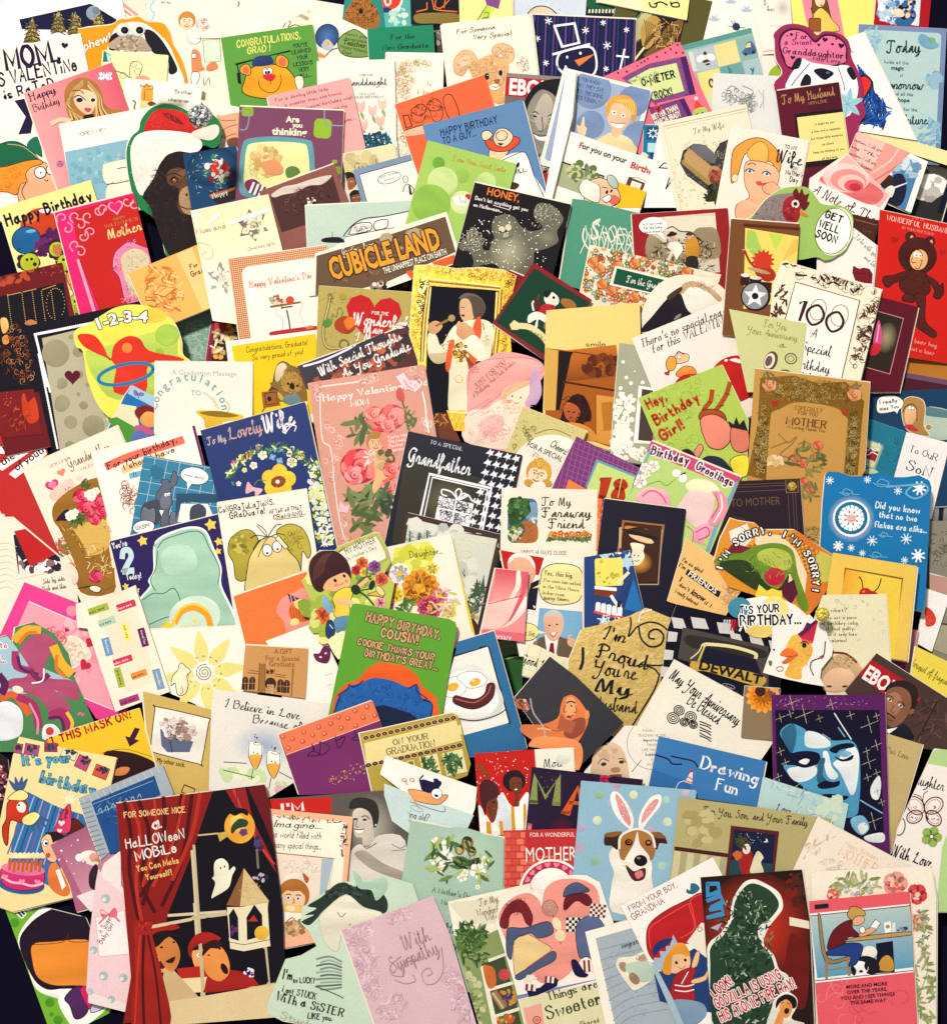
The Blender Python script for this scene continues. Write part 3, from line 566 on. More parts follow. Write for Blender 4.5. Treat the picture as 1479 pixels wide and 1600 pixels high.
B('f6b890',1240,1578,1300,1540,1400,1578,1500,1640,1280,1700);E('fff',1332,1318,26,15,10);E('fff',1460,1338,26,15,10);E('2a5a8a',1335,1320,12);E('2a5a8a',1466,1340,12);L('14101c',9,1300,1318,1330,1300,1370,1318);L('14101c',9,1430,1335,1460,1318,1495,1342);L('14101c',6,1315,1270,1350,1255,1380,1270);B('d8583c',1380,1400,1420,1395,1430,1410,1470,1405,1430,1430,1395,1425);E('f4e0b0',1220,1370,24,30,lc='a87838',lw=4);BL('f6b890','7a3a20',4,1430,1440,1510,1400,1580,1470,1540,1500,1460,1490)
F(1179,0)
CUR = CARDS[-1]
T('TO MY',228,1140,32,'24242e','s',w=98,b=1);T('Wife',160,1235,95,'24242e','c',w=205,lw=1.8);T('ON',288,1305,30,'24242e','s',b=1);T("MoTHer's",235,1340,40,'24242e','s',w=140,b=1,j=3);T('Day',265,1395,46,'24242e','s',w=70,b=1,j=3)
K(9,'cream sympathy card with grey photograph and the word help',-130,-100,240,-110,600,'fbeee0',sh=(-60,-80,265,-80,300,400,60,420))
T('help',95,85,40,'3a3430','c',w=85);T('f',70,30,40,'3a3430','c');RB('c4bcb4','fbeee0',215,60,70,80);Y('c8a8a0',180,200,60,8,20,6,'-');L('e8a8a0',10,65,395,200,380,s=0)
K(8,'cream card behind the pink heart puppy card',50,410,300,400,500,'fbeee0');E('9cbc30',160,590,60,90,20)
K(7,'bright yellow card with a cartoon brunette in a yellow coat on pink',250,-80,960,-80,400,'f8f07c',sh=(262,-80,930,-80,970,170,700,330,300,240))
P('f090a0',345,-80,620,-80,690,290,420,240,390,150);BL('7a4a20','2a1410',5,440,90,440,0,450,-60,530,-60,580,120,590,180,520,60,470,90);E('fbd8b0',500,5,38,48);E('e05868',510,40,12,6);BL('f0d060','6a4a18',5,440,130,500,60,560,100,590,150,640,200,640,240,500,240,470,180);R('9a5a24',415,140,90,100,r=14,lc='4a2410',lw=5);L('6a3a18',8,450,130,430,60)
K(12,'fuchsia die-cut heart puppy card for a sweet granddaughter',140,300,730,300,900,'9c2858',sh=(150,310,145,260,220,195,320,185,420,215,475,270,530,240,640,255,720,320,740,440,790,540,830,650,830,780,850,880,800,960,770,1120,700,1150,400,1000,150,690,210,560,160,450),sm=1)
B('3c0c2c',180,330,210,250,290,215,390,240,460,310,520,265,620,270,700,340,710,440,680,500,600,540,290,540,210,450);B('f078a0',195,335,225,262,295,232,385,255,462,330,530,282,615,286,690,345,695,430,660,490,290,520,225,440)
for a in ((315,300,'For',54,95),(228,345,'a Sweet',54,220)): T(a[2],a[0],a[1],a[3],'2a0c28','r',w=a[4],b=1,j=4)
T('Granddaughter',212,410,58,'2a0c28','r',w=480,b=1,rot=5,j=4);T('with Love',445,462,46,'2a0c28','r',w=220,b=1,rot=8,j=4)
for x,y,r in ((280,266,15),(247,275,8),(290,443,18),(538,305,22),(490,345,13),(595,340,13),(663,352,24),(625,300,10)): H('2a0c28',x,y,r,10)
B('fdfbf8',250,690,260,600,330,500,370,450,430,480,620,510,660,500,740,520,790,640,780,760,700,900,500,700);B('1a1226',280,520,320,450,360,455,340,520,300,535);B('1a1226',350,640,390,570,430,600,420,660,360,670);B('1a1226',705,540,740,515,780,590,750,615);L('5a3a58',7,280,660,340,580,420,490);L('5a3a58',6,640,520,680,640,690,700)
B('14102a',452,540,520,525,605,560,570,600,530,615,480,580);E('5a6080',560,560,16,10)
for k in range(6): LF('a0d0dc',715,800,125,52,k*62-80,v='5a9ab0')
K(13,'burgundy framed card to my husband with a small verse on cream',158,700,645,632,900,'5a0e24')
P('4a0c22',375,670,640,635,780,1240,520,1300);P('2c0a1a',640,632,665,660,800,1260,760,1230);R('1c0812',300,880,400,420,rot=1);R('f0e08c',322,905,370,350,rot=1)
T('To My Husband',212,800,70,'c8985c','c',w=410,lw=1.3,rot=-2);T('WITH LOVE',412,808,26,'b88858','s',w=150)
TT("It might be just|a kiss and a squeeze,|but those little moments|we share|keep me thinking of you|all day long.",540,955,21,'3a2418','s',al='c',lh=2.55,lw=1.6,rot=0)
K(11,'white card with a red heart and blue crayon scribble',560,340,840,245,900,'fcfaf4',sh=(700,290,835,245,1240,1080,790,1010,760,500))
T('l...',740,405,36,'2a2a34','c')
for k in range(16): L(('0c3a8c','0e5cb4','1a2a6a')[k % 3],12,790+k*14,500+k*16+(k>8)*60,820+k*12,640+k*18,800+k*12,760+k*16,840+k*11,960-k*2)
Y('0c4a9c 1664b8 142a6a',900,850,120,110,70,60,'-',rot=45);B('e03020',800,620,850,590,890,640,860,720,810,740);L('14142c',12,790,600,850,580,900,640,850,740,830,780)
K(9,'dark red card and cartoon snowball card at the top right edge',940,-100,1360,-60,300,'b01020')
P('e4ecf4',935,-80,1280,-80,1260,200,960,160);Y('fdfdfd c0d4e4 8ab0d0 3a78b0 c8d8e8',1070,90,120,80,90,24,'o');B('2c6aa0',1080,180,1110,110,1200,60,1240,120,1180,200);Y('14141c e86850 f8d0b0 2c6aa0',1180,60,60,90,30,18);B('fdd8b8',1060,80,1120,70,1150,120,1090,130)
K(10,'pale blue poem card about today with watercolour leaf border',798,185,1475,220,1050,'a8c8cc')
GR('7c90b8','6c86b4',798,185,700,1100);R('b8d4d0',835,225,600,930,r=30);Y('8ab8cc a0c8d4',900,300,70,100,14,40,'l');B('78aac4',1255,310,1280,260,1360,300,1420,350,1360,380,1290,360);E('78b088',1360,310,30,22);Y('7aaac8 98c0d4',1380,620,60,50,14,34);Y('7aaccc 98c0d4',1340,1050,110,110,26,40,'l')
T('Today',1015,400,95,'14283c','c',w=260,lw=1.7,rot=-3);T('holds all the',995,485,27,'7a9098','s',w=190,lw=1.6);T('magic',1045,535,30,'14283c','i',w=100,b=1);T('of',1115,590,24,'5a7880','s');T('Tomorrow',950,680,72,'14283c','c',w=350,lw=1.7,rot=-2);T('and all the',1050,730,27,'5a7880','s',w=170,lw=1.6);T('hope',1098,782,30,'14283c','i',w=90,b=1);T('for the',1145,850,27,'5a7880','s',w=105,lw=1.6);T('Future.',1120,950,72,'14283c','c',w=220,lw=1.7,rot=-2)
K(10.5,'pale yellow envelope flap under the white scribble card',870,980,1500,1180,100,'f4eaa8',sh=(870,980,1500,1170,1500,1280,800,1060))
K(14,'pale pink ribbon card with sometimes I call you script',790,1010,1200,1180,420,'f4a498')
P('f8c8bc',780,1010,1010,1090,900,1300,780,1240);L('e08078',16,1190,1180,1120,1260,1000,1340,900,1400);L('f8c8bc',16,1100,1150,1040,1240,900,1330);TT('Sometimes I call you|my "7h."|Sometimes I call you|every nickname...',750,1080,26,'3a1c20','c',lh=2.1,rot=0,w=240)
K(8.8,'black and white photograph card of white flowers at right edge',1195,1155,1560,1260,600,'2a2826')
GR('181816','6a6660',1195,1155,330,260);B('e8e4de',1300,1350,1400,1345,1480,1400,1460,1480,1360,1540,1240,1530,1220,1440,1270,1420);Y('c8c2ba fdfaf4 a8a098',1340,1440,110,80,30,40);P('0c1028',1479,1400,1500,1400,1500,1640,1400,1640)
K(15,'white framed sky card with a woman in a dark headscarf',1060,1180,1330,1245,520,'fbf6ee',sh=(1190,1180,1330,1245,1200,1640,880,1500))
P('4a80ac',1180,1225,1275,1270,1150,1640,900,1500);Y('a8c4dc 6a98c0 d8e4ec',1150,1290,110,70,30,34);B('161c34',1050,1400,1080,1340,1140,1350,1165,1450,1120,1578,1000,1578,1040,1480);B('3a2018',950,1390,1010,1340,1060,1370,1050,1450,1000,1450,960,1420);B('e8e4d4',990,1470,1040,1430,1075,1450,1050,1520,1000,1500);P('e4e8ec',1050,1445,1170,1405,1172,1412,1055,1460)
K(16,'white thank you note card with a large soft pink rose photograph',420,1390,715,1185,600,'fdf0ea',sh=(715,1185,1040,1510,900,1800,400,1700,430,1380))
P('f4b8b0',710,1190,1038,1505,960,1600,480,1400);B('e87070',500,1390,560,1340,700,1300,860,1390,990,1490,900,1578,700,1500)
for k,(x,y,r) in enumerate(((700,1370,180),(720,1390,140),(740,1410,105),(760,1430,75),(770,1440,45))): E(('f8d0c8','f09890','f8c4bc','e85860','c83048')[k],x,y,r,r*.62,40)
T('A Note of Thanks',440,1480,80,'14142c','c',w=640,rot=62,lw=1.2)
K(25,'green die-cut rooster card with a round white speech bubble',90,1500,500,1440,400,'a0c468',sh=(60,1600,110,1510,240,1450,350,1430,440,1480,500,1560,540,1640,600,1900,400,2250,150,2000),sm=1)
F(0,0)
K(8,'white card with huge black hand lettering Mom this valentine is rated X',-150,412,622,255,700,'fff6e4',sh=(-150,412,622,255,760,900,800,1700,-150,1700))
T('"MOM,',-20,560,190,'181038','s',w=530,b=2,j=3,rot=0,lw=1.2);H('181038',500,350,28,20);T('THIS VALENTiNe',-150,690,118,'181038','s',w=780,b=2,j=4,lw=1.0);T('is RaTeD',50,765,90,'181038','s',w=400,b=2,j=4,lw=1.1,rot=-3);T('"',40,800,70,'181038','s',b=2);P('181038',112,775,190,760,240,880,300,740,330,740,260,900,240,1028,142,1036,200,900)
part('cartoon_figure')
BL('126040','101018',7,-120,1200,0,1110,120,1090,220,1140,300,1220,340,1290,200,1270,100,1310,-100,1310);L('b8b870',6,60,1110,180,1130,300,1220,325,1235);B('1a6a50',210,1130,240,1070,300,1060,330,1200,300,1200);BL('f0b088','2a1410',6,180,1290,300,1240,400,1290,440,1400,460,1560,180,1600,140,1420)
BL('f09028','4a1808',6,-40,1310,60,1280,200,1240,300,1230,330,1260,240,1290,200,1340,210,1400,160,1420,130,1500,60,1480,-40,1460);Y('c85818 f8b040 e06818',80,1380,130,80,34,22,'c')
E('fffaf0',312,1328,45,lc='14101c',lw=7);E('fffaf0',390,1308,32,36,lc='14101c',lw=7);E('14101c',315,1330,7);E('14101c',394,1312,7);L('14101c',5,345,1385,362,1395,372,1382);L('2a1410',5,200,1410,170,1480,220,1578)
K(11,'pink birthday card with a long-haired girl and a silver butterfly',185,718,865,480,900,'ec8888',m='g')
GR('f0a0a0','d85868',185,718,720,900,hz=1);T('Happy',235,780,66,'2a1230','c',w=215,lw=1.6);T('Birthday',268,862,62,'2a1230','c',w=210,lw=1.6)
B('a87034',500,700,560,620,650,595,740,640,790,720,800,790,860,840,950,850,900,910,700,920,570,945,510,840);B('f4c8a0',570,740,620,690,690,700,745,740,730,830,685,885,620,850,580,800)
for k in range(9): L(('e8c890','7a4820','c89850')[k % 3],10,640,620+k*4,560-k*6,700+k*12,530+k*4,800+k*8,560+k*14,920)
for k in range(7): L(('e8c890','7a4820','c89850')[k % 3],10,680,630+k*5,770-k*5,740,790-k*8,830,840-k*16,900)
B('fff4f0',590,755,620,745,655,775,610,790);B('fff4f0',700,755,735,760,738,785,705,780);E('1c1428',615,770,26,18,20);E('1c1428',718,770,18,15,20);L('4a2a60',8,570,750,610,735,660,770);L('4a2818',6,560,700,610,695,650,720);B('c84860',650,835,680,830,705,838,690,862,665,858);B('20141c',650,890,720,880,715,920,650,930)
for a in (-150,-200,-30,20): LF('d8c8d8',812,590,60,40,a,m='s')
Y('c0a8c0',812,590,50,40,20,9,'c');E('c878a0',465,1260,28,24);Y('8a4880',465,1260,24,20,10,8,'c');L('f4c8a8',34,400,950,470,920,540,930)
K(9,'pale yellow card with a line drawing of a tall slipper',800,385,1300,425,420,'f0ecb4')
P('187a70',778,378,858,425,855,470,790,480);P('b8e0d0',820,410,858,430,850,475,830,465);L('8a8450',6,1000,585,1005,500,1050,470,1095,500,1080,570,1040,615,1000,585);E(None,1030,495,24,lc='8a8450',lw=4);E(None,1060,550,24,lc='8a8450',lw=4);L('5a5430',7,890,545,960,570,1010,610);E(None,950,580,24,lc='8a8450',lw=4);B('f0a088',1050,590,1110,580,1160,610,1060,620)
K(10,'white card with a tall skinny orange cartoon cat',965,600,1560,655,600,'fdf4e4')
B('f0a038',1095,680,1130,650,1175,680,1180,760,1160,790,1090,780);L('5a3010',6,1090,680,1086,655,1115,670,1130,645,1145,665,1172,660,1178,690);L('5a3010',5,1120,690,1110,780);B('e8d090',1085,780,1160,785,1210,800,1200,830,1090,850);E('6a4420',1170,800,32,18);L('3a2418',10,1025,775,1045,790,1035,830,1060,855);E('2a1810',1135,690,5);E('2a1810',1158,690,5);T('Brother,',1350,718,38,'2c2420','s',j=4);T('whenever',1298,778,38,'2c2420','s',j=4)
K(12,'white and blue card reading open me above a drawn refrigerator',455,965,1250,815,760,'fdf4e4')
P('86b4c4',500,1170,1260,1020,1340,1600,580,1700);Y('a0c4cc 74a8bc',760,1280,220,120,40,22);T('"OPEN ME"',610,1050,34,'6a7070','s',w=215,lw=1)
BL('f6ead0','b0a888',4,790,1290,830,1255,1040,1230,1080,1400,830,1420);BL('f6ead0','b0a888',4,830,1428,1080,1400,1100,1600,860,1650);L('2a2a28',8,830,1420,920,1408,1000,1392,s=0);L('3a3a30',7,905,1300,960,1288,990,1290)
K(15,'green die-cut card of a chimpanzee in a fluffy santa hat',980,1000,1500,900,800,'1a7840',sh=(975,1180,1010,1060,1070,1000,1090,920,1170,830,1290,800,1400,830,1500,880,1600,860,1700,950,1700,1080,1650,1140,1560,1120,1500,1200,1560,1500,1500,2000,1300,2000,1220,1720,1060,1580,1000,1400),sm=1)
B('c82420',1120,1020,1140,920,1200,850,1300,840,1420,870,1480,940,1560,1000,1480,1060,1300,1060);B('7a1418',1250,870,1340,890,1420,960,1320,930);Y('e84030 a01c1c',1250,920,100,60,24,26,'-')
B('f4e8dc',1010,1130,1060,1040,1180,1005,1350,1010,1500,1040,1560,1120,1480,1190,1320,1180,1250,1240,1180,1400,1160,1480,1080,1500,1030,1380,1010,1250);Y('fffaf4 e8d8c8 f8ece0 dcc8b8',1180,1120,170,100,90,20,'-');Y('fffaf4 e8d8c8',1080,1320,60,150,60,20,'-')
B('1c1012',1240,1250,1320,1180,1420,1170,1560,1250,1560,1700,1500,1960,1300,1960,1160,1600,1100,1510,1180,1380);Y('3a2418 140a0c 4a3020',1280,1560,150,280,160,22,'-',rot=0);B('5a3c28',1290,1330,1370,1290,1440,1330,1480,1450,1440,1640,1370,1600,1380,1450,1300,1420);E('7a5038',1400,1340,60,26,-20);L('2a1810',9,1290,1350,1340,1335,1400,1360);E('140a0a',1345,1385,32,26);E('8a5430',1345,1390,16);E('f0e0d0',1340,1383,4);B('a88460',1400,1460,1470,1430,1540,1480,1520,1640,1420,1640,1380,1540);L('2a1810',8,1390,1590,1450,1610,1520,1590);E('2a1810',1440,1500,8,14);Y('8a6848 3a2418 6a4a30',1400,1440,70,130,50,14,'-')
F(300,0)
B('f4d8cc',0,1020,100,980,190,960,210,1020,150,1080,40,1060)
K(14.2,'white card with a photograph of human hands beside the pompom',60,780,380,830,420,'f4ebe2',sh=(62,778,400,840,400,1200,200,1160,250,1020,150,860))
B('e8a884',185,900,240,890,380,880,380,1080,300,1110,240,1060);L('9a5c40',6,190,910,240,930,340,925);L('9a5c40',6,240,1000,300,970,350,960);L('9a5c40',6,250,1060,300,1040,340,1030);B('7a4a30',270,1080,350,1060,350,1140,290,1140)
F(0,280)
K(16,'yellow birthday card with balloons and lime green creatures',-10,225,700,5,1000,'f6e890')
E('c83c18',320,370,165,150);E('e8702c',250,300,60,30,-20);B('fdf4e8',300,240,370,225,440,245,420,260,330,260);E('e8a020',560,300,110,100,lc='5a2810',lw=5);E('105a8c',205,470,112,105,lc='0a1c3c',lw=7);E('6ab0d0',240,400,40,14,10);E('0a3c6c',150,540,16,8);Y('3a0c3c 501450 6a1c5c',400,500,110,120,40,34,'o')
for x,y,r in ((230,640,75),(440,540,62),(510,640,70),(600,960,80)): Y('3a0c3c',x,y,r,r,16,26);E('b4c020',x,y,r,r*.95,lc='2a2410',lw=5);E('1c1420',x-20,y-20,12);E('1c1420',x+15,y-25,12);E('1c1420',x+40,y+15,16)
B('c07848',410,520,450,505,480,545,450,590,415,570);BL('f09028','3a1410',6,510,740,560,700,600,760,620,900,560,860);Y('3a0c3c c02030',575,830,40,40,16,16,'c');Y('2a2410 90a818',610,1000,60,40,20,14,'c');P('fdf8ec',560,1060,680,1020,690,1045,560,1075)
T('Happy Birthday',60,360,100,'14142a','s',w=700,b=1,j=2,rot=0,lw=1.6)
K(18,'pink bordered red mother card with a scrollwork oval mirror',420,258,1030,105,1000,'e0206c')
P('c41c18',560,250,1000,130,1075,240,1350,1060,850,1200,610,610)
for q in ((480,300),(580,290),(520,380),(620,350),(680,290),(760,240),(700,410),(640,440),(580,510),(620,560),(800,230),(980,170),(1030,190)):
    L('f49cb4',10,*[k for j in range(7) for k in (q[0]+(48-j*6)*math.cos(j*.9+q[0]),q[1]+(48-j*6)*math.sin(j*.9+q[0]))])
P('f8a0b8',590,620,610,612,760,1080,735,1085);L('9a1018',5,612,612,850,1200,s=0)
T('HAPPY',880,320,26,'a89050','r');T("VALENTINE'S",810,375,26,'a89050','r',w=270);T('Mother',840,460,78,'e8d890','c',w=270,lw=1.8,rot=-2)
H('f49cb4',893,215,62,4);H('e0206c',893,212,48,4)
BL('f080a8','7a1038',6,880,580,930,520,1000,480,1080,510,1160,540,1210,600,1200,680,1060,960,970,950,920,760,870,690);B('d4c8a0',935,660,950,580,1030,535,1110,560,1150,640,1060,900,1000,860);Y('6a6040 f4ecd0 f09ab0',1030,640,90,90,50,16,'-');Y('f4ecd0 8a7a50',1010,850,40,70,20,14,'c');Y('f8b8c8 d03070',990,490,60,24,14,16,'c');Y('f8b8c8 d03070',900,660,24,50,14,16,'c');Y('f8b8c8 d03070',1000,920,60,30,14,16,'c')
K(20,'apricot graduation card with an embossed mortarboard bouquet',985,725,1640,455,480,'f4b45c',sh=(985,725,1640,455,1850,900,1185,1170))
P('f8cc84',1360,580,1480,530,1680,970,1560,1010);Y('d8883c f8cc88 c87830 e8a054',1260,850,150,190,130,26,'l');P('f4b868',1180,880,1240,820,1350,840,1270,905);L('b06020',5,1180,880,1240,820,1350,840,1270,905,1180,880,s=0);L('b06020',5,1225,870,1280,835);L('b06020',4,1120,905,1180,910,1190,935,1120,930,1120,905,s=0);L('b06020',4,1290,930,1380,910,s=0)
T('For',1470,690,40,'5a2818','s');T('Graduate',1480,750,46,'5a2818','s')
K(17,'dark red and black theatre poster card with beaded gold letters',-260,810,480,640,1360,'6a1018',m='m')
Y('8a2c18 b84820 5a1018',120,740,200,50,40,30,'o');Y('c84020',400,700,90,60,24,6);P('0a0714',-260,960,490,795,620,1600,-260,1700)
for x,t in ((-50,'M'),(60,'T'),(180,'T'),(320,'Q')): pass
for xs in ((60,130,80,300),(170,110,60,250),(250,120,40,180),(320,130,60,240),(395,90,60,160)):
    for k in range(16): E('e8b868',xs[0]+k*2.2,890+k*16-(xs[0]-60)*.1,3.6);
for k in range(22): a = k*.24;E('e8b868',430+70*math.cos(a+2),960+120*math.sin(a+2),3.6)
for k in range(12): E('e8b868',60+k*9,895-k*2,3.6);E('e8b868',180+k*9,868-k*2,3.6);E('e8b868',330+k*9,850-k*3,3.6)
B('f0b868',5,1080,50,1070,70,1130,50,1180,20,1180);B('e8a050',20,1220,60,1200,70,1260,30,1270);B('c88048',190,1110,240,1080,290,1110,250,1130);Y('7a2c18 b85828 4a1818 e0a060',160,1350,110,230,110,22,'c');Y('6a3018 8a4820',30,1400,60,120,30,20,'-')
K(19,'black framed card with white beading and one maroon heart',190,1135,1160,920,1100,'08081a')
P('ffffff',265,1195,720,1105,720,1120,285,1203,385,1600,360,1600)
P('08081a',285,1205,900,1080,900,1140,325,1222,400,1600,380,1600);P('b8b094',325,1225,720,1130,920,2100,480,2200)
for i in range(30): E('fff',270+i*15,1194-i*3,9);E('fff',272+i*4,1200+i*15,9)
for x,y,r in ((430,1340,105),(600,1330,40),(545,1215,18),(610,1500,30),(480,1570,40)): E('9c9474',x,y,r)
H('5a0c24',560,1520,62,12)
K(22,'lime die-cut counting card with a red shape and a blue hoop',600,1150,1400,1100,800,'e8e45c',sh=(570,1200,600,1150,680,1120,780,1050,900,985,1050,965,1200,1000,1330,1090,1390,1230,1400,1340,1460,1400,1400,1480,1390,1650,1250,1830,1000,1880,800,1800,680,1560,640,1330,590,1290),sm=1)
B('b8d058',660,1340,760,1300,1300,1160,1370,1340,1350,1600,900,1700,720,1520);E('a8c850',1290,1200,90,80,lc='8aa838',lw=4);E('8cb83c',1230,1335,36);E('e8d850',900,1180,120,90);E('f0c848',1180,1050,110,60)
T('1-2-3-4',745,1165,84,'fff8f0','i',b=2,w=400,rot=-22,oc='2a1c10',ow=7,arc=700)
B('d8301c',850,1400,880,1280,980,1210,1080,1230,1150,1320,1380,1370,1400,1400,1150,1420,1120,1640,880,1640,890,1430,720,1330,640,1280,600,1200,720,1200,800,1290);E(None,970,1500,215,75,-8,lc='1c7aa8',lw=26);E('f08838',980,1300,40)
K(17.5,'sage green card with pale swirls behind the graduation message card',1100,1000,1700,900,600,'7aa08c')
Y('a8c4b0 94b4a0',1440,1250,130,170,30,60,'c')
F(300,280)
Y('a8c4b0 94b4a0',60,1250,110,130,24,60,'c')
K(20.6,'clear wrapped gold card with lacy snowflakes for husband',-10,250,590,122,900,'e8dcae',m='g',sh=(-10,250,590,122,800,950,800,1180,160,1090))
Y('f4ecc8 dcd09c',350,600,300,300,80,20,'-')
for cx,cy,r,n in ((465,355,130,6),(240,760,130,6)):
    ST_('5a4a38',cx,cy,r,n,.58);Y('e8dcae f0e8c8',cx,cy,r*.75,r*.75,70,13,'f');ST_('c8b888',cx,cy,r*.25,n,.6);Y('5a4a38 3a2c20',cx,cy,r*.55,r*.55,30,10,'c')
T('Husband',40,420,46,'b8a468','s',w=230,rot=0);T('Christmas lights',435,550,30,'9a8858','s',w=215,rot=-2);L('c4b47c',6,0,495,80,490,155,530,150,600,90,610,80,570,110,560)
part('clear_wrapper')  # glints of the clear wrapping, painted on as plain white streaks
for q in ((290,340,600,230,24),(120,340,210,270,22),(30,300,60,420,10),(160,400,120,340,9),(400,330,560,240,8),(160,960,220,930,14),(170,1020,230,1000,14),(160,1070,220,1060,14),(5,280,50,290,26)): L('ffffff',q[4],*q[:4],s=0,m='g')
K(21,'gingham bordered Valentine card with a table of small treasures',280,615,1040,508,1000,'c85428')
for i in range(50):
    L('f0d8a8',3.6,285+i*15.3,600+0-i*2.1,285+i*15.3+90,1300-i*2.1,s=0)
for i in range(44): L('f0d8a8',3.6,284+i*2,625+i*15.3,1050+i*2,515+i*15.3,s=0)
R('fdf0e0',378,680,600,600,0,r=60);T("Happy Valentine's Day",445,835,52,'e8503c','c',w=500,lw=1.7,rot=-1)
P('7a6438',600,975,835,940,838,955,605,992);E('c84828',755,932,32);B('b8b090',590,910,660,910,700,950,620,965);Y('4a5038 c85838 e8d0b0 6a6a58',670,930,50,30,24,14);R('6a5430',685,985,90,12);L('5a4828',12,730,1010,745,1080,755,1150);L('5a4828',6,690,965,690,1000,s=0);L('a89878',4,650,1000,650,1040,700,1080,690,1170);L('a89878',4,840,940,850,980,830,1030,860,1110);B('b02c30',600,1180,700,1160,950,1130,1000,1160,950,1200,640,1210);E('d87860',905,1140,32,14)
K(18.5,'maroon card with orange pansies and leaves',150,1090,700,1080,500,'8c1c3c',sh=(150,1090,720,1080,720,1300,260,1420,100,1420))
P('c83844',175,1105,700,1105,700,1120,170,1240);P('3a1014',165,1230,420,1120,700,1130,700,1200,270,1400,150,1400)
for x,y in ((205,1340),(290,1210),(480,1160),(570,1160),(320,1130),(400,1190)): FL('f0b048',x,y,52,5,'8a3010',rot=x)
Y('f8ecc0 c8c088 a8b070',330,1200,190,60,26,30,'l');Y('f8ecc0 b8b080',200,1280,50,90,12,30,'l');L('a02850',20,155,1090,110,1420,s=0)
K(22,'cream and yellow graduation card with an embossed hound',258,1250,1000,1155,700,'fdf0dc')
P('f0c818',305,1285,950,1190,1050,1800,400,1850);T('Congratulations, Graduate!',420,1335,52,'2a2a18','s',w=480,lw=1.2,sl=.15);T('So very proud of you!',465,1395,50,'2a2a18','s',w=400,lw=1.2,sl=.15)
B('6a5228',600,1700,620,1560,650,1440,700,1400,760,1430,830,1470,860,1578,870,1700);B('c8a850',660,1600,700,1500,780,1490,840,1570,820,1700,680,1700);B('d8c8b0',640,1530,650,1450,690,1415,710,1440,680,1530);Y('3a2c18 8a6a38 e8d080',740,1540,100,110,70,16,'-')
K(20.5,'pale green retro card with a line drawing of a station wagon',875,205,1700,165,500,'c0d4c4')
P('fdf4e8',1180,460,1240,380,1320,320,1700,240,1700,460,1100,520);B('241028',1010,455,1120,445,1170,470,1160,490,1010,485);L('141018',8,1165,440,1230,360,1320,305,1480,285,1700,240);L('141018',6,1180,445,1480,385,1700,360);BL('fdf4e8','241028',7,1215,410,1250,350,1370,335,1370,395,1220,425);BL('fdf4e8','241028',7,1410,330,1500,310,1500,370,1410,390);Y('241028 6a5868',1300,380,70,25,20,14,'c');L('3a5048',4,1080,405,1080,450,s=0);Y('241028',1090,465,80,18,24,12,'-')
K(22.5,'sepia scalloped postcard reading greetings from cubicle land',950,560,1950,245,460,'f4ecd8',sh=(950,570,1480,400,1960,250,2040,500,2060,640,1500,840,900,900))
P('6a5038',960,590,1480,440,1950,288,2030,560,1480,800,950,930);Y('4a3424 8a6c50 7a6048 a08468',1500,600,480,130,160,34,'-',rot=0);Y('b0a080',1600,480,300,60,8,40,'o')
T('Greetings from',1165,585,54,'f4ecd8','c',w=250,lw=1.8,rot=2);T('CUBICLE LAND',1080,775,165,'f4a030','i',w=880,b=2,oc='3a2010',ow=9,rot=1);T('THE UNHAPPIEST PLACE ON EARTH',1480,730,48,'f4ecd8','i',w=510,b=1,rot=0,oc='3a2418',ow=3)
P('e06028',1850,640,2020,580,2030,640,1880,690);Y('e8dcc8 2a1c14 8a7a68',1440,820,60,30,20,20);P('e06020',1640,710,1700,700,1720,830,1680,790,1690,770)
K(20.2,'sepia office photograph card with orange arrows under the postcard',1250,800,1800,650,500,'5a4234');Y('c8b8a0 3a281c 8a6a50',1500,850,160,80,40,26);P('e06020',1640,710,1710,690,1720,840,1680,790,1695,775)
K(23,'olive card with red heart for the wonderful man I married',975,820,1600,868,800,'b8a458',sh=(975,820,1690,870,1690,1250,950,1500))
Y('c8b870 a89448 d4c888',1150,1050,200,300,90,20,'-');H('c41c20',1395,1060,215,2);T('FOR THE',1385,1040,28,'fff4e8','s',b=1);T('Wonderful',1240,1110,92,'fff8f0','c',w=420,lw=2,rot=1);T('Man',1325,1180,72,'fff8f0','c',lw=2,w=150);T('I Married',1260,1240,62,'fff8f0','c',lw=2,w=320,rot=-3)
L('6a5a38',22,1065,900,1045,1000,1010,1150,1020,1260,1060,1300,1140,1300);L('c8b878',12,1065,900,1045,1000,1010,1150,1020,1260,1060,1300,1140,1300);B('5a8a38',1005,1110,1040,1070,1080,1090,1060,1130,1020,1140);L('6a8a48',8,1080,1080,1080,1040,1110,1060,1130,990,1160,1020,1140,1080);B('a83c20',1100,1100,1150,1060,1200,1060,1260,1130,1200,1190,1110,1160);B('e07828',1170,1090,1230,1060,1260,1110,1200,1160);E(None,1170,1270,34,lc='7a6a48',lw=12);Y('6a5a38',1070,910,30,30,8,12,'c');E('a89438',1160,905,26)
K(25,'dark red marbled graduation card with ribbon and white script',800,1440,1680,1080,600,'4a1014',m='g',sh=(810,1440,1250,1280,1660,1120,2060,2040,1700,2100,870,1600),gap=2)
Y('7a2c18 2a080c 9a4424 c05828 20060a',1320,1400,400,130,150,34,'o',rot=0);P('14102a',830,1440,1250,1280,1480,1180,1480,1240,1200,1380,880,1570);L('e8e4f0',16,860,1440,1000,1400,1200,1310,1290,1250);B('f0ece8',1560,1110,1620,1080,1660,1090,1640,1140,1580,1150)
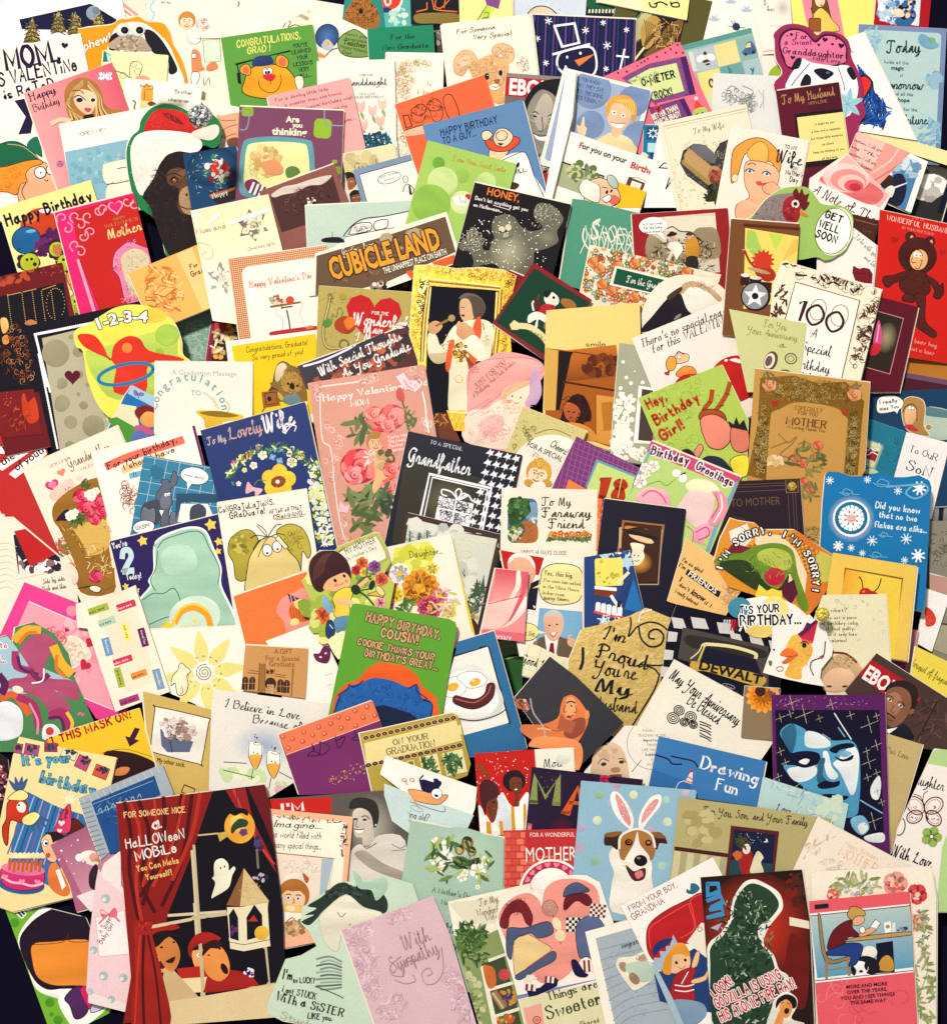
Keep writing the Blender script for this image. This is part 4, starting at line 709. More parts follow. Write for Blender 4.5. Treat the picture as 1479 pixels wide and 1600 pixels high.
T('With Special Thoughts',990,1510,72,'fff8f4','c',w=690,lw=2.2,rot=-2);T('As You Graduate',1165,1530,72,'fff8f4','c',w=570,lw=2.2,rot=-1)
F(600,280)
K(24,'black glittery ghost card reading honey dont let anything get you',698,25,1440,195,760,'141016',sh=(698,25,1440,195,1300,740,1000,760,525,670))
T('HONEY,',785,118,58,'f48028','i',b=1,w=260);TT("Don't let anything get you|on Halloween...",700,155,32,'fff8f0','s',b=1,lh=1.65,w=None);L('fff8f0',4,840,200,970,238,s=0)
B('6a6856',590,480,640,440,660,380,700,370,720,420,760,460,760,540,830,540,860,480,830,400,840,310,920,270,1000,290,1050,360,1130,400,1220,370,1150,280,1180,190,1260,190,1330,230,1380,310,1330,400,1340,480,1260,530,1160,560,1150,620,1100,740,700,740,690,640,660,560,580,540)
RB('b0ac90','6a6856',960,560,150,180);RB('98947c','6a6856',930,380,85,90);RB('8a8870','6a6856',1250,450,80,60);Y('f8f4e0 fffff4',950,500,330,240,170,4,'o',m='s');Y('f8f4e0',1250,290,110,100,60,4);Y('f8f4e0',670,480,90,90,50,4)
for x,y,a in ((630,470,-30),(660,440,-10),(690,420,0),(720,450,20),(740,490,30),(1190,240,-20),(1230,240,0),(1270,250,10),(1310,280,30)): E(None,x,y,18,44,a,lc='a8a48c',lw=5)
E('d8d0b0',905,385,28,26,lc='3a3428',lw=4);E('d8d0b0',955,372,28,30,lc='3a3428',lw=4);E('14101c',895,405,9);E('14101c',940,398,9);E('b0ac98',938,430,22,18);B('0c0a10',720,690,780,655,860,660,900,730)
K(26,'gold ornate framed card of a singer in a white jumpsuit',240,655,1020,730,1300,'d8a830',m='f',sh=(235,665,380,660,560,690,760,680,920,700,1020,745,960,1000,980,1340,1000,1800,300,1800,260,1400,195,1200,220,850),name='greeting_card')
Y('fff0a0 4a2408 f8d860 b88018 2a1008 ffe070',640,720,360,50,240,18,'c',m='g');Y('fff0a0 4a2408 f8d860 b88018 ffe070',270,1050,60,380,260,18,'c',m='g');Y('3a1008 f8d860 2a0808 c89020',950,1000,40,350,170,16,'c',m='g');Y('fff4b0 4a2408',300,900,50,140,60,14,'f',m='g')
for k in range(4): L(('fff0a0','a87018','ffe478','7a4808')[k],12,330+k*9,765+k*20,900-k*8,828+k*12,s=0,m='g');L(('fff0a0','a87018','ffe478','7a4808')[k],10,360-k*10,830,330-k*12,1100,310-k*10,1400,m='g');L(('fff0a0','a87018','ffe478','7a4808')[k],9,870+k*12,850,850+k*12,1150,820+k*14,1400,m='g')
part('singer_photograph')
P('050514',365,822,860,858,830,1400,760,1800,315,1800,330,1200)
B('6a5c50',575,920,620,880,700,885,760,930,780,1000,750,1060,690,1080,670,1000,640,930);B('e0b088',590,930,650,925,690,990,690,1070,640,1100,600,1080,580,1010);B('55483e',640,900,740,920,775,1000,740,1060,690,1060,670,960);L('4a2c20',5,590,985,620,990);E('2a1410',608,1050,12,9);L('8a5a40',4,582,1010,580,1040,595,1045)
B('f0e4c4',340,1190,400,1200,440,1280,520,1150,600,1100,760,1080,840,1140,830,1300,800,1420,720,1400,660,1500,640,1800,500,1800,500,1500,470,1400,400,1420,340,1350);B('c8b48c',340,1350,400,1420,480,1400,500,1330,430,1340);B('e85c34',700,1090,740,1060,750,1180,720,1260,680,1180);B('e85c34',500,1260,540,1240,530,1340,500,1480,470,1440);B('d8a070',560,1150,600,1100,680,1150,690,1210,620,1240,560,1200);B('d8a070',340,1120,400,1090,450,1130,400,1190,345,1180)
B('e85c34',640,1270,700,1320,720,1380,660,1480,640,1400);B('f8ecd0',580,1270,700,1200,780,1340,740,1400,600,1290);Y('8a5c20 f4dca0 d8a840 6a4418',590,1340,60,80,50,16,'f');L('9a7038',18,400,1130,500,1080);E('b89058',520,1070,27);L('6a5020',7,760,1110,770,1160,s=0);Y('c8a048',790,1240,30,40,12,12,'c');B('e0ae80',555,1140,580,1090,600,1150,630,1100,650,1170);Y('c8b890 4a4030',480,1260,60,60,20,5);E('e8d8a8',575,1540,28,lc='b89858',lw=4);part('printed_picture')
K(27,'dark green card in a red border with a dog and bear, a holiday',1148,640,1560,880,600,'8a1c24',sh=(1148,640,1600,930,1280,1420,832,1110))
P('0a3c28',1155,685,1640,990,1275,1380,858,1100);B('f0e4d0',1235,900,1290,870,1340,910,1340,960,1290,980,1240,950);B('1c1420',1225,870,1290,860,1260,910,1235,905);E('1c1420',1305,912,12);B('b82430',1200,990,1240,960,1320,980,1260,1040,1190,1030);B('f4ecdc',1110,1050,1180,1020,1260,1060,1250,1110,1190,1080,1180,1140,1160,1130,1170,1080,1110,1110);L('f4ecdc',14,1150,1010,1140,960,1150,940);B('a86c38',1365,960,1370,920,1440,930,1480,980,1430,1010);B('b8743c',1230,1150,1240,1100,1280,1100,1270,1160);B('6a1420',1160,960,1190,930,1200,1000,1170,1010);Y('1c6a48 b82430',1190,910,20,20,8,8,'l')
L('e8d8a0',46,1030,1130,1120,1140,1220,1210,1280,1300);P('e8d8a0',965,1120,1000,1085,1060,1120,1030,1160,980,1160);T('A HOLIDAY',1115,1175,30,'6a5a28','s',rot=0,w=240)
K(25.5,'maroon sliver of a card behind the green holiday card',960,700,1200,800,500,'7a1420');
K(28,'pink frilly bonnet die-cut card reading just for you',650,1480,1230,1400,600,'f4a8a0',sh=(640,1500,700,1430,800,1380,900,1330,1050,1345,1180,1390,1235,1450,1220,1530,1160,1600,1120,1800,1140,2080,700,2080,640,1650),sm=1)
F(900,280)
K(23.5,'pale teal card behind the shoe script card',-60,140,480,260,900,'50987c',sh=(-30,150,60,160,520,270,520,1000,-130,800))
L('f8ecd8',13,150,350,180,310,130,340,150,400,160,450,120,460)
T('SHOES',110,455,140,'f8ecd8','s',w=340,lw=.9,j=6,rot=-2);L('f8ecd8',12,60,380,50,450,80,520,130,560)
for k in range(16): L('f8ecd8',7,70+k*22,360+(k*53)%90,80+k*24,450+(k*37)%60,70+k*23+(k%3-1)*40,570)
K(25,'brick red framed sepia card of a couple in hats with a speech bubble',425,270,1165,222,900,'981c20')
R('d8ccb4',550,300,520,460,-1);P('e8dcc4',680,290,1068,280,1080,400,690,400);B('9a8868',900,410,1000,370,1085,400,1100,600,900,600,700,500,560,430,560,620,900,650);Y('2a2018 6a5844 c8b898 4a3c2c a89070',830,560,250,110,220,18,'l',rot=-2);Y('1c1418 4a3c30 d8ccb8',880,700,200,50,70,24,'-')
L('14101c',6,700,380,740,365,800,400,890,410,940,480,950,540);B('f0ece0',700,520,730,480,790,490,820,540,790,590,770,620,740,560);E('d8a888',740,460,22,26);E('14101c',735,425,40,14,-10);E('241c1c',735,415,20,14);B('c88c28',840,520,850,460,920,450,950,540,930,600,850,600);E('d8a888',868,440,20,24);E('4a4028',870,422,28,14);B('2a241c',850,600,930,600,930,700,850,680);L('e8d8c0',22,745,540,710,620)
E('fffaf4',590,358,108,66);P('fffaf4',620,420,650,400,690,475);TT('Is it too windy|for the baby|back there?',590,350,22,'14141c','s',al='c',lh=1.4,b=1)
K(26,'floral paisley graduation card with a dark green name band',100,510,1110,740,520,'f4e4c8',sh=(110,505,1115,735,1000,1100,10,980))
Y('c85830 d87848 b83c3c e89060 7a9860 4a7048 88a8b8 c84860 f0d8a8',500,790,520,250,520,17,'f');Y('3c5c38 5c7c48 7a4a28',500,790,500,240,200,14,'l')
for x,y in ((180,690),(450,650),(130,640),(200,810),(450,910),(270,860),(320,670),(850,715)): RO(x,y,44,('d07038','e89858','a84020'))
P('f8ecd8',300,665,740,770,700,910,255,815);P('0c5038',312,685,735,790,690,900,282,805);T('For the Graduate',385,790,52,'f8f0e0','c',w=330,lw=1.9)
K(24.3,'tan striped spine card edge beside the smile card',0,900,600,960,200,'c8b868',sh=(15,900,560,980,560,1060,0,970));L('5a5428',6,15,930,560,1015,s=0)
K(29,'round card with a black and white puppy photograph',500,900,1150,800,800,'f4e8d4',sh=(500,1100,530,950,620,820,740,750,880,735,1030,770,1150,860,1220,1000,1220,1200,1100,1400,800,1450,560,1350),sm=1)
B('1a1220',510,1140,580,1060,700,920,790,870,830,940,890,1020,800,1100,520,1180);B('c8a880',790,870,830,800,930,790,1050,850,1120,920,1090,940,1000,860,880,830,820,880);B('f8f0e2',830,880,900,830,1000,870,1080,950,1000,1050,880,1030,830,950);B('4a3420',700,900,800,830,810,860,720,930);Y('8a6a48 d8c0a0',960,830,130,40,40,16,'-',rot=20);E('1a1220',790,1080,60,50);E('8a8478',780,1060,34,12,-30)
K(31,'buff card with smile printed under a plain blank top',-240,1020,485,940,420,'f4d480',sh=(-230,1010,488,950,500,1395,330,1372,290,2100,0,2010,-260,1900))
T('smile',75,1288,46,'24201c','s',w=160,lw=1.1,rot=6)
K(33,'white cartoon valentine card reading theres no special reason',425,1225,1245,895,900,'f4e8dc')
T("There's no special reason",505,1298,74,'3a0c28','r',w=780,sl=.25,lw=1.1,b=1,rot=0);T('for this VALENTINE...',592,1338,74,'3a0c28','r',w=680,sl=.25,lw=1.1,b=1,rot=0);L('3a0c28',4,830,1165,1225,1010,s=0)
E('c41c1c',1220,1540,200,180);B('fff4f0',1180,1390,1230,1380,1280,1405,1265,1418,1200,1402);E('fff4f0',1152,1395,14,10)
BL('f4c090','3a1810',5,740,1400,780,1340,860,1350,865,1390,840,1410,780,1420);E('e8a838',730,1420,40,58,30,lc='3a1810',lw=5);BL('f0923c','3a1810',5,770,1490,830,1440,900,1450,920,1500,850,1530,780,1520);L('3a1810',6,770,1340,790,1325,810,1340,830,1350);H('b81c28',700,1495,22);E('fff',790,1368,14,lc='3a1810',lw=3);B('c01c20',760,1570,820,1510,900,1500,950,1500,850,1560)
K(35,'white framed cartoon drum kit card with a yellow burst',1190,305,1720,345,900,'7a4a28',m='g')
F(1179,280)
R('5a2414',-90,340,590,24,r=8);R('5a2414',470,350,24,500);P('f4d868',-76,375,480,465,470,900,-90,1000);P('a8cc60',-60,390,0,400,60,560,20,640,-70,520);P('c8d858',100,410,220,430,160,560);P('a8cc60',470,560,480,620,300,740,270,700);P('f8c058',300,460,420,480,200,640)
ST_('d03820',60,630,95,14,.7);B('b02c1c',10,690,130,690,160,760,90,790,10,740);L('a03020',18,-80,550,-60,600,-30,650,20,690);L('e8c890',5,-100,545,-5,535,s=0)
for x,y,w in ((-50,740,70),(20,760,90)): R('3a1418',x-60,y,w,75);E('e8e0d4',x-60+w/2,y,w/2,14);E('b89868',30,705,90,16,10);R('3a1418',50,790,80,80)
E('1a141c',5,900,115);E('98989c',0,900,100);ST_('f4f4f0',0,900,92,5,.45);E('14141c',0,900,26);B('c8501c',330,570,370,590,375,640,330,650,345,610)
E('1a141c',5,900,115);E('98989c',0,900,100);ST_('f4f4f0',0,900,92,5,.45);E('14141c',0,900,26);B('c8501c',330,570,370,590,375,640,330,650,345,610)
K(30,'green die-cut rooster card with a get well soon bubble',90,250,700,200,500,'9cc060',sh=(-90,360,-10,270,70,170,140,110,220,70,330,55,400,65,450,110,500,180,560,200,660,205,740,260,755,350,710,490,630,590,540,625,470,600,300,620,0,560),sm=1)
CARDS.remove([c for c in CARDS if c['label'].startswith('green die-cut rooster card with a round')][0])
B('8a7a78',-60,360,20,240,110,140,220,110,330,130,300,320,0,330);Y('6a5a5c a89c98 c8beb8 54484c',120,250,130,90,120,14,'-',rot=-30);B('a01c24',210,250,230,160,300,130,350,200,330,320,250,325);B('6a1018',290,110,320,70,340,110,360,70,380,120,415,110,400,170,420,180,380,240,340,200);B('d8803c',345,235,370,250,405,275,400,290,350,275);E('f0e8e0',310,190,30,32);E('14101c',310,190,16);Y('c83040 7a141c',270,260,50,60,30,12)
E('d8e8b0',615,405,140,190,20);E('fdf8ec',600,400,136,178,18,lc='2a3820',lw=5);T('GET',538,290,62,'14141c','s',b=2,rot=26,w=150);T('WELL',490,365,66,'14141c','s',b=2,rot=24,w=170);T('SOON',465,440,66,'14141c','s',b=2,rot=24,w=180)
K(27,'brown card peeking out above the white kiss card',740,265,960,320,500,'4a2018');L('9a7848',4,770,310,940,355,s=0);T('Love',830,400,30,'7a5430','r')
K(29,'white card with dark red paper lips to be with you',500,250,940,420,700,'f8f0e6',sh=(480,350,720,345,935,505,905,860,470,900))
T('To be with you',765,450,42,'5a4a40','c',w=230,rot=22,lw=1.2);T('and love',835,605,38,'5a4a40','c',rot=22,w=130,lw=1.2);P('7a1020',755,665,800,690,835,680,880,690,905,730,900,805,840,800,770,780,748,720,m='m');L('4a0814',5,755,735,830,725,900,740)
K(34,'red valentine card with a child in a brown bear suit',960,235,1560,370,980,'d41f18',sh=(960,235,1560,360,1560,1430,900,1330),m='g')
T('FOR MY',1215,300,24,'f0a898','r',rot=0,w=95);T('WONDERFUL HUSBAND',1012,312,46,'f8c8b8','r',w=500,rot=0,b=1);T("ON VALENTINE'S DAY",1130,380,24,'f0a898','r',w=250,rot=0)
H('b01820',1072,468,32,6);H('b01820',1440,562,28,6)
for a in ((1195,445,42),(1345,480,42)): E('4a1c18',a[0],a[1],a[2]);E('e89888',a[0]+10,a[1]+5,13,20)
E('4a1c18',1250,590,150,145);BL('55201a','2a0c10',5,1150,740,1110,790,1120,850,1180,885,1300,900,1350,850,1330,770,1310,720,1210,700);BL('55201a','2a0c10',5,1160,710,1060,740,990,750,985,800,1020,835,1070,800,1150,770);BL('55201a','2a0c10',5,1310,740,1380,850,1370,900,1410,925,1450,880,1445,800,1420,820,1390,780);BL('55201a','2a0c10',5,1230,890,1250,1000,1220,1110,1330,1200,1380,1220,1395,1180,1310,1090,1310,900);BL('55201a','2a0c10',5,1160,880,1130,930,1220,950,1220,895)
E('f0b878',1260,620,68,80);E('fff',1235,580,16,22);E('fff',1268,585,16,22);E('1a1210',1240,585,6);E('1a1210',1272,590,6);L('3a1c10',5,1210,600,1205,640,1240,640);L('3a1c10',5,1230,680,1260,690,1285,630,1275,625);L('2a0c10',5,1210,550,1260,545,1290,590);Y('6a3024 3a1414',1250,800,100,80,40,14,'-')
T('you a bear hug',1100,1230,38,'f49888','s',b=1,rot=0,w=310);T("you're not a bear",1080,1290,38,'f49888','s',b=1,rot=0,w=310)
K(36,'cream card with brown scrollwork border for a 100 special birthday',210,620,970,855,1200,'f8ecd0',sh=(205,630,975,855,800,1600,60,1600,140,800))
Y('3a1c14 4a2c18 5a3828',560,750,360,70,50,36,'c');Y('3a1c14 5a3828',190,950,50,150,26,26,'l');Y('3a1c14 5a3828',850,1150,55,330,44,34,'c',rot=-2);Y('3a1c14 5a3828',850,1150,60,330,40,22,'l');Y('3a1c14',560,750,360,70,36,22,'l')
P('fdf4e8',310,790,805,935,650,1600,120,1600);L('4a1c20',6,210,1150,312,792,805,935,650,1600,s=0)
T('100',305,1075,190,'3a1428','s',w=400,lw=1.1,rot=2);E(None,485,1005,62,82,lc='3a1428',lw=5);E(None,650,1050,66,84,lc='3a1428',lw=5);T('A',425,1215,76,'2a1428','c',lw=1.4,rot=-8);T('Special',355,1320,80,'2a1428','c',w=230,lw=1.5,rot=-6);T('Birthday',290,1440,80,'2a1428','c',w=290,lw=1.5,rot=-6);T('Wish',350,1560,80,'2a1428','c',w=170,lw=1.5,rot=-6)
K(35,'maroon matted card with a photograph of a red flower bud',920,895,1255,975,900,'5c0c20',sh=(920,895,1255,985,1110,1640,780,1640))
P('c88088',930,1010,1145,1070,1040,1505,830,1445);P('2a2018',937,1018,1138,1076,1034,1497,838,1440);RB('a89878','3a3024',1010,1220,80,120);B('d84888',910,1270,930,1140,955,1085,975,1180,970,1270);B('d02038',880,1330,910,1270,970,1275,950,1340,900,1360);L('f0b8c8',10,935,1250,955,1120)
K(33,'orange brown card strip at the right edge under the red bear card',1150,1330,1600,1400,500,'b87428');P('6a4a68',1100,1480,1560,1560,1560,1620,1100,1560);P('4a1428',1000,1500,1560,1600,1560,1640,1000,1640)
K(32.5,'off white speckled card edge beside the maroon bud card',1100,1300,1240,1340,400,'f0e4cc',sh=(1150,1330,1180,1350,1260,1640,1090,1640))
K(38,'pale green anniversary card with gold rings and gears',-60,1030,395,1112,460,'d0d090',sh=(-200,1000,395,1112,330,1640,-60,1640))
T('For You',65,1135,60,'8a8440','c',w=180,lw=1.2,rot=0);T('Your Anniversary',-60,1180,56,'8a8440','c',w=390,lw=1.2,rot=0);T('s',180,1290,60,'8a8440','c',w=60)
E('5a4438',120,1400,52,78,10);E('e8dcc0',110,1400,40,62,10);E('6a5058',105,1400,26,42,10);E(None,275,1382,44,40,lc='5a5038',lw=9);E(None,275,1382,24,22,lc='8a8460',lw=6);E(None,232,1505,50,34,lc='6a5c40',lw=12)
F(0,560)
SEL('theatre poster');P('7a1418',-60,265,260,235,330,580,-60,620);B('c83c10',170,300,190,270,215,340,270,300,300,420,290,480,230,500,180,430);Y('c84018 e86020 5a1018',130,470,110,90,40,26,'-');Y('e06030',60,320,30,60,12,5)
SEL('white beading')
for x,y,r in ((480,340,58),(470,360,50),(465,210,25),(645,360,32),(605,275,15),(545,490,50),(720,520,85),(750,270,18),(540,670,36),(675,200,16)): E('9c9474',x,y,r)
for i in range(46): E('fff',300+i*3.2,-30+i*16,9)
for i in range(6): E('fff',810+i*5,400+i*15,9)
K(16.5,'thin pale green card edge poking out below the theatre poster card',140,600,330,565,60,'7a9a70',sh=(140,600,330,565,335,600,150,632))
K(14,'bright red card with white strips of fountain of youth lettering',-60,600,340,560,1200,'c01c1c',sh=(-60,600,340,560,500,1480,230,1620,-10,1150,-60,1000),m='g')
for a in ((-40,735,'',200),): pass
P('fffaf4',0,680,210,590,230,640,30,735,-20,730);P('fffaf4',-10,810,320,590,350,640,20,865,-10,850);P('fffaf4',70,890,350,660,360,740,120,925)
T("I've",30,715,56,'181420','i',b=1,rot=-25);T('the fountain',25,830,58,'181420','i',b=1,rot=-29,w=430);T('of youth',130,870,58,'181420','i',b=1,rot=-29,w=290)
K(15,'white card with faint ribbed relief at the left edge',-100,1200,25,1200,700,'f4ece0',sh=(-80,1190,25,1200,130,1600,130,1900,-80,1900))
for k in range(7): L('e4dac8',5,-20+k*8,1300+k*40,60+k*6,1320+k*40,110,1400+k*30)
K(24,'blue crumpled card with butterflies and a picture of a flower',1020,205,1500,480,700,'1c6cb0',sh=(1018,205,1240,320,1420,450,1500,490,1479,560,960,660,800,600,900,420,960,290))
P('a4c8dc',1018,205,1240,320,1420,470,1400,530,1230,400,985,270);P('e8dcb8',930,350,1050,370,1080,560,860,470);P('4a9030',830,470,900,450,1060,540,1010,640,960,660);P('d8e0c0',1240,520,1330,575,1200,600)
for x,y in ((1065,280),(1335,480)): E('7878b0',x-20,y-14,26,16,40);E('7878b0',x+22,y-4,26,16,-30);E('a8b0d8',x-8,y+18,16,10,70);L('1c2040',5,x-10,y-20,x+6,y+26)
B('7a1c14',1040,400,1120,360,1220,400,1250,480,1220,540,1120,480,1060,460);B('f0a050',1080,460,1130,410,1200,430,1220,500,1160,530,1100,510);B('c8507c',1040,520,1110,520,1180,560,1160,590,1060,570);FL('f8a8c0',1105,600,26);B('5870b0',1020,590,1070,550,1140,590,1140,620,1020,640)
K(26,'cream card with a deep basket of red roses with love grandmother',170,845,905,520,1200,'fae8d4')
T('WITH LOVE',390,845,28,'7a6438','s',w=150);T('Grandmother',540,845,84,'7a5c28','c',w=350,lw=1.4,rot=0);T("VALENTINE'S",625,868,28,'7a6438','s',w=220);H('f08878',475,878,34);H('d8286c',405,978,54,2);H('f080a8',405,975,34,2);B('f8c8b8',380,1050,480,950,560,930,560,1020,440,1100);H('f8d0c0',610,925,24);Y('c03048',530,1015,30,20,8,5)
B('9a6a24',410,1240,420,1120,560,1000,740,920,830,980,820,1280,860,1578,880,1800,620,1800,560,1500,470,1330);B('d8b058',590,1280,700,1260,820,1250,840,1450,700,1520,640,1440);B('2a1424',430,1250,520,1160,600,1250,480,1250);Y('c89840 8a5818 e8c870 6a4418',560,1450,90,180,60,34,'-',rot=0);T('NANA',700,1400,90,'9a7430','r',w=190,b=0,rot=10)
for x,y,r in ((625,1065,66),(660,1165,70),(755,1110,60),(735,1240,48),(790,1180,50)): RO(x,y,r,('d8204c','f0607c','a01030'))
Y('4a6028 6a7a38 384a20',600,1230,80,50,22,26,'l');Y('4a6028',650,960,30,50,8,24,'l');Y('fffdf4',720,1050,50,40,9,26,'f');Y('fffdf4',560,1205,40,30,6,24,'f');Y('e87870 6a7a38 f8c0a8',490,1450,60,60,20,22,'l')
K(28,'white card with a red brushed strip For your birthday',705,720,1500,515,1200,'fdf2e4')
P('6a2c60',1480,520,1560,490,1620,820,1560,830);L('f0705c',62,830,830,1000,755,1250,680,1400,630);L('f8c888',54,955,860,1100,800,1250,750);L('78b0cc',44,1010,905,1090,885,1150,870)
T('For your birthday,',840,858,62,'3a1018','s',w=580,rot=-8,lw=1.1,j=3,b=1);T('I should have',965,860,54,'5a3020','s',rot=-6,lw=1.1,w=420,b=1);T('TI',1025,915,40,'1c3048','s');Y('8a3418 b86840 6a2410',1010,1060,60,120,40,32,'c')
K(30,'teal tiled bathroom card with a grey clay rabbit saying gasp',1110,745,1834,870,900,'2c7ca0',m='g')
for i in range(9): L('a8c4cc',5,1105+i*95,740+i*18,975+i*95,1380+i*18,s=0)
for i in range(8): L('a8c4cc',5,1110-i*20,755+i*93,1900-i*20,893+i*93,s=0)
Y('246a8c 3888a8',1200,900,60,60,4,40)
BL('5a6070','1c2430',5,1240,1180,1200,1060,1250,980,1240,940,1290,930,1310,960,1330,880,1350,870,1370,920,1350,980,1310,1010,1330,1100,1300,1180,1310,1280,1240,1290);B('3c4250',1100,1130,1150,1100,1230,1100,1220,1280,1090,1230);E('727888',1275,1105,42,56);E('fff',1280,1050,13);E('fff',1302,1045,12);E('14141c',1283,1052,5);E('14141c',1304,1048,5);P('fff',1228,1170,1262,1170,1245,1215);BL('6a7080','1c2430',5,1090,1180,1110,1140,1150,1160,1190,1150,1200,1220,1180,1280,1090,1250);BL('6a7080','1c2430',5,1310,1220,1330,1180,1380,1200,1385,1280,1310,1280)
P('fdf4e8',1395,1120,1600,1120,1680,1290,1370,1260);P('1c4868',1360,1040,1479+300,1045,1479+240,1330,1479+215,1330,1479+220,1110,1400,1105,1350,1260);B('3c4250',1470,1150,1540,1120,1590,1170,1560,1260,1470,1260)
E('fffaf4',1108,1298,84,50,-18,lc='14141c',lw=5);T('GASP!!',1052,1322,36,'14141c','s',w=112,b=1,rot=-22);E('fffaf4',1500,905,110,66,lc='14141c',lw=5);P('fffaf4',1440,950,1480,960,1445,1010);T('Honey dearly!',1420,905,26,'14141c','s',w=160)
K(34,'purple card with stars and a plump mint cloud shape, youre 2 today',845,1410,1684,1200,880,'241458',m='g')
F(300,560)
K(25,'cream graduation message card with a curved Congratulations over a horn',-285,28,470,35,560,'f4e8d8')
T('A Graduation Message',-155,125,40,'9aa4a0','i',w=500,rot=1);T('Congratulations',0,440,66,'7ca4a8','i',w=680,b=1,al='c',arc=255) ;CUR['ops'].pop()
for i,ch in enumerate('Congratulations'):
    a = math.radians(-80 + i * 12.4);T(ch,-20+250*math.sin(a),420-250*math.cos(a),62,'7ca4a8','i',b=1,rot=-80+i*12.4,al='c')
T('TO',-10,285,40,'7ca4a8','i');B('dcb430',30,410,120,400,260,410,390,440,370,470,240,490,220,540,110,540,90,470);B('8a6a18',60,415,200,405,360,440,260,455,120,440);L('a88428',4,90,260,150,310,190,380);L('a88428',4,160,300,190,350,210,390);L('a88428',4,260,330,290,370,270,420)
SEL('embossed hound')
F(300,560)
B('8a6a30',620,220,600,190,640,170,650,90,700,25,750,60,830,90,870,180,880,350,720,350,700,290,640,240);B('e0c8a8',640,160,650,80,690,35,730,60,700,130,660,180);B('b88c40',690,150,760,100,830,130,850,220,780,270,700,240);E('16120e',772,215,20,28);E('16120e',740,195,10);E('16120e',812,212,10);B('6a8488',720,290,800,270,840,330,820,350,720,350);Y('5a4018 c8a058 3a2810',770,170,90,110,110,14,'-')
P('9a5a28',535,260,650,245,680,360,550,380);R(None,560,270,90,90,lc='4a2410',lw=5);E('14100c',596,312,16,20);L('4a2c10',6,590,245,620,225,660,245);L('5a3418',6,560,380,540,410)
K(32,'navy blue card with a flower wreath to my lovely wife',65,555,870,335,1500,'122c6c',m='g',sh=(65,555,870,335,1115,1470,1090,1700,380,1800))
T('To My',125,665,60,'d8c8b8','c',w=145,lw=1.8,rot=3);T('Lovely',290,625,100,'d0a898','c',w=265,lw=1.7);T('Wife',560,560,130,'f4f0f4','c',w=245,lw=2.2,rot=2);L('f4f0f4',8,790,480,760,520,720,570,700,560,740,520,800,520,790,560)
for x,y,r,c,n in ((390,770,36,'f0d468',5),(440,740,30,'f0a040',5),(325,810,28,'c060a8',5),(545,745,36,'f8f4e0',5),(475,825,30,'f8f4e0',5),(770,800,40,'f8f4d0',6),(830,745,38,'f0d870',5),(510,680,22,'d880b0',5),(640,700,24,'5a98c8',4),(690,700,24,'5a98c8',4),(750,735,24,'f8f8f0',6),(620,760,26,'6aa8d0',4),(675,790,28,'6aa8d0',4),(980,1000,36,'f8f080',5),(1000,1060,40,'f4f4e0',6),(980,1370,30,'f0e070',5),(1030,1375,30,'f0e070',5),(930,960,30,'a878b8',5),(405,860,20,'f0f0a0',5),(360,965,20,'f8f8f8',5),(940,1060,30,'f4f4e0',5),(1010,1200,34,'5a98c8',4)): FL(c,x,y,r,n,'f0c030',rot=x)
for k in range(26): a = math.radians(195+k*9);Y('3a6a48 5a8a50 2c5040 e8e8a0',640+350*math.cos(a),1010+320*math.sin(a),44,44,8,20,'l',seed=k)
Y('f8f8e8 f0e880 d8e8f0 3a6a48',970,920,70,130,70,15,'f',rot=12);Y('f8f8e8 f0e880 d8e8f0',990,1180,60,260,90,14,'f');Y('3a6a48 f0f0e0',1010,1330,70,140,40,22,'l')
for a in range(5): E('f4c830',668+75*math.cos(a*1.257-1.5),945+72*math.sin(a*1.257-1.5),60)
E('8a3c10',665,950,58,44);Y('5a2008 c07020',665,950,60,44,26,18,'-');E('f8f0e0',660,950,16);B('f4b0b8',430,950,470,990,545,1010,490,1065,480,1020,415,1040);L('5a8a40',7,480,980,510,940,570,940)
K(36,'cream cartoon card of a sad hound graduate after all that cramming',190,1118,885,1010,1050,'f8ecdc')
T('CoNGRaTuLaTioNS,',210,1190,52,'18141c','s',w=440,b=1,j=3);T('GRaDuaTe!',295,1235,58,'18141c','s',w=280,b=1,j=3);T('AFTeR all THaT',600,1198,36,'18141c','s',w=258,b=1,j=3);T('CRaMMiNG...',630,1240,40,'18141c','s',w=260,b=1,j=3);L('18141c',5,650,1245,860,1215,s=0)
BL('b0a038','18140c',6,320,1578,280,1500,290,1400,360,1335,440,1320,500,1370,510,1440,470,1540,420,1700,340,1700);BL('b8a840','18140c',6,650,1340,700,1290,770,1275,850,1310,900,1400,915,1500,890,1540,850,1490,830,1700,760,1600,700,1440);Y('7a7428 988c30 c8bc58',370,1450,70,90,20,24,'o');Y('7a7428 988c30 8a6420',790,1400,80,90,24,20,'c')
BL('e0c880','18140c',6,440,1900,430,1600,480,1470,560,1380,660,1390,760,1500,830,1600,850,1900);E('fffaf0',580,1478,38,46,lc='18140c',lw=6);E('fffaf0',655,1450,36,44,lc='18140c',lw=6);E('18140c',580,1500,9);E('18140c',660,1470,9)
for q in ((580,1380,520,1310,500,1290),(580,1380,560,1320,500,1275),(580,1380,640,1290,690,1275),(580,1390,520,1400,470,1470),(580,1385,540,1450,510,1530),(590,1380,660,1350,715,1360),(590,1380,500,1360,450,1385)): L('18140c',5,*q)
P('f4e8c0',640,1390,670,1360,740,1450,715,1470);L('18140c',5,640,1390,720,1470,745,1455,670,1365,640,1390,s=0)
K(31,'dusty pink valentine card for mom with roses and foil scrolls',890,190,1789,45,1500,'d89884',m='g')
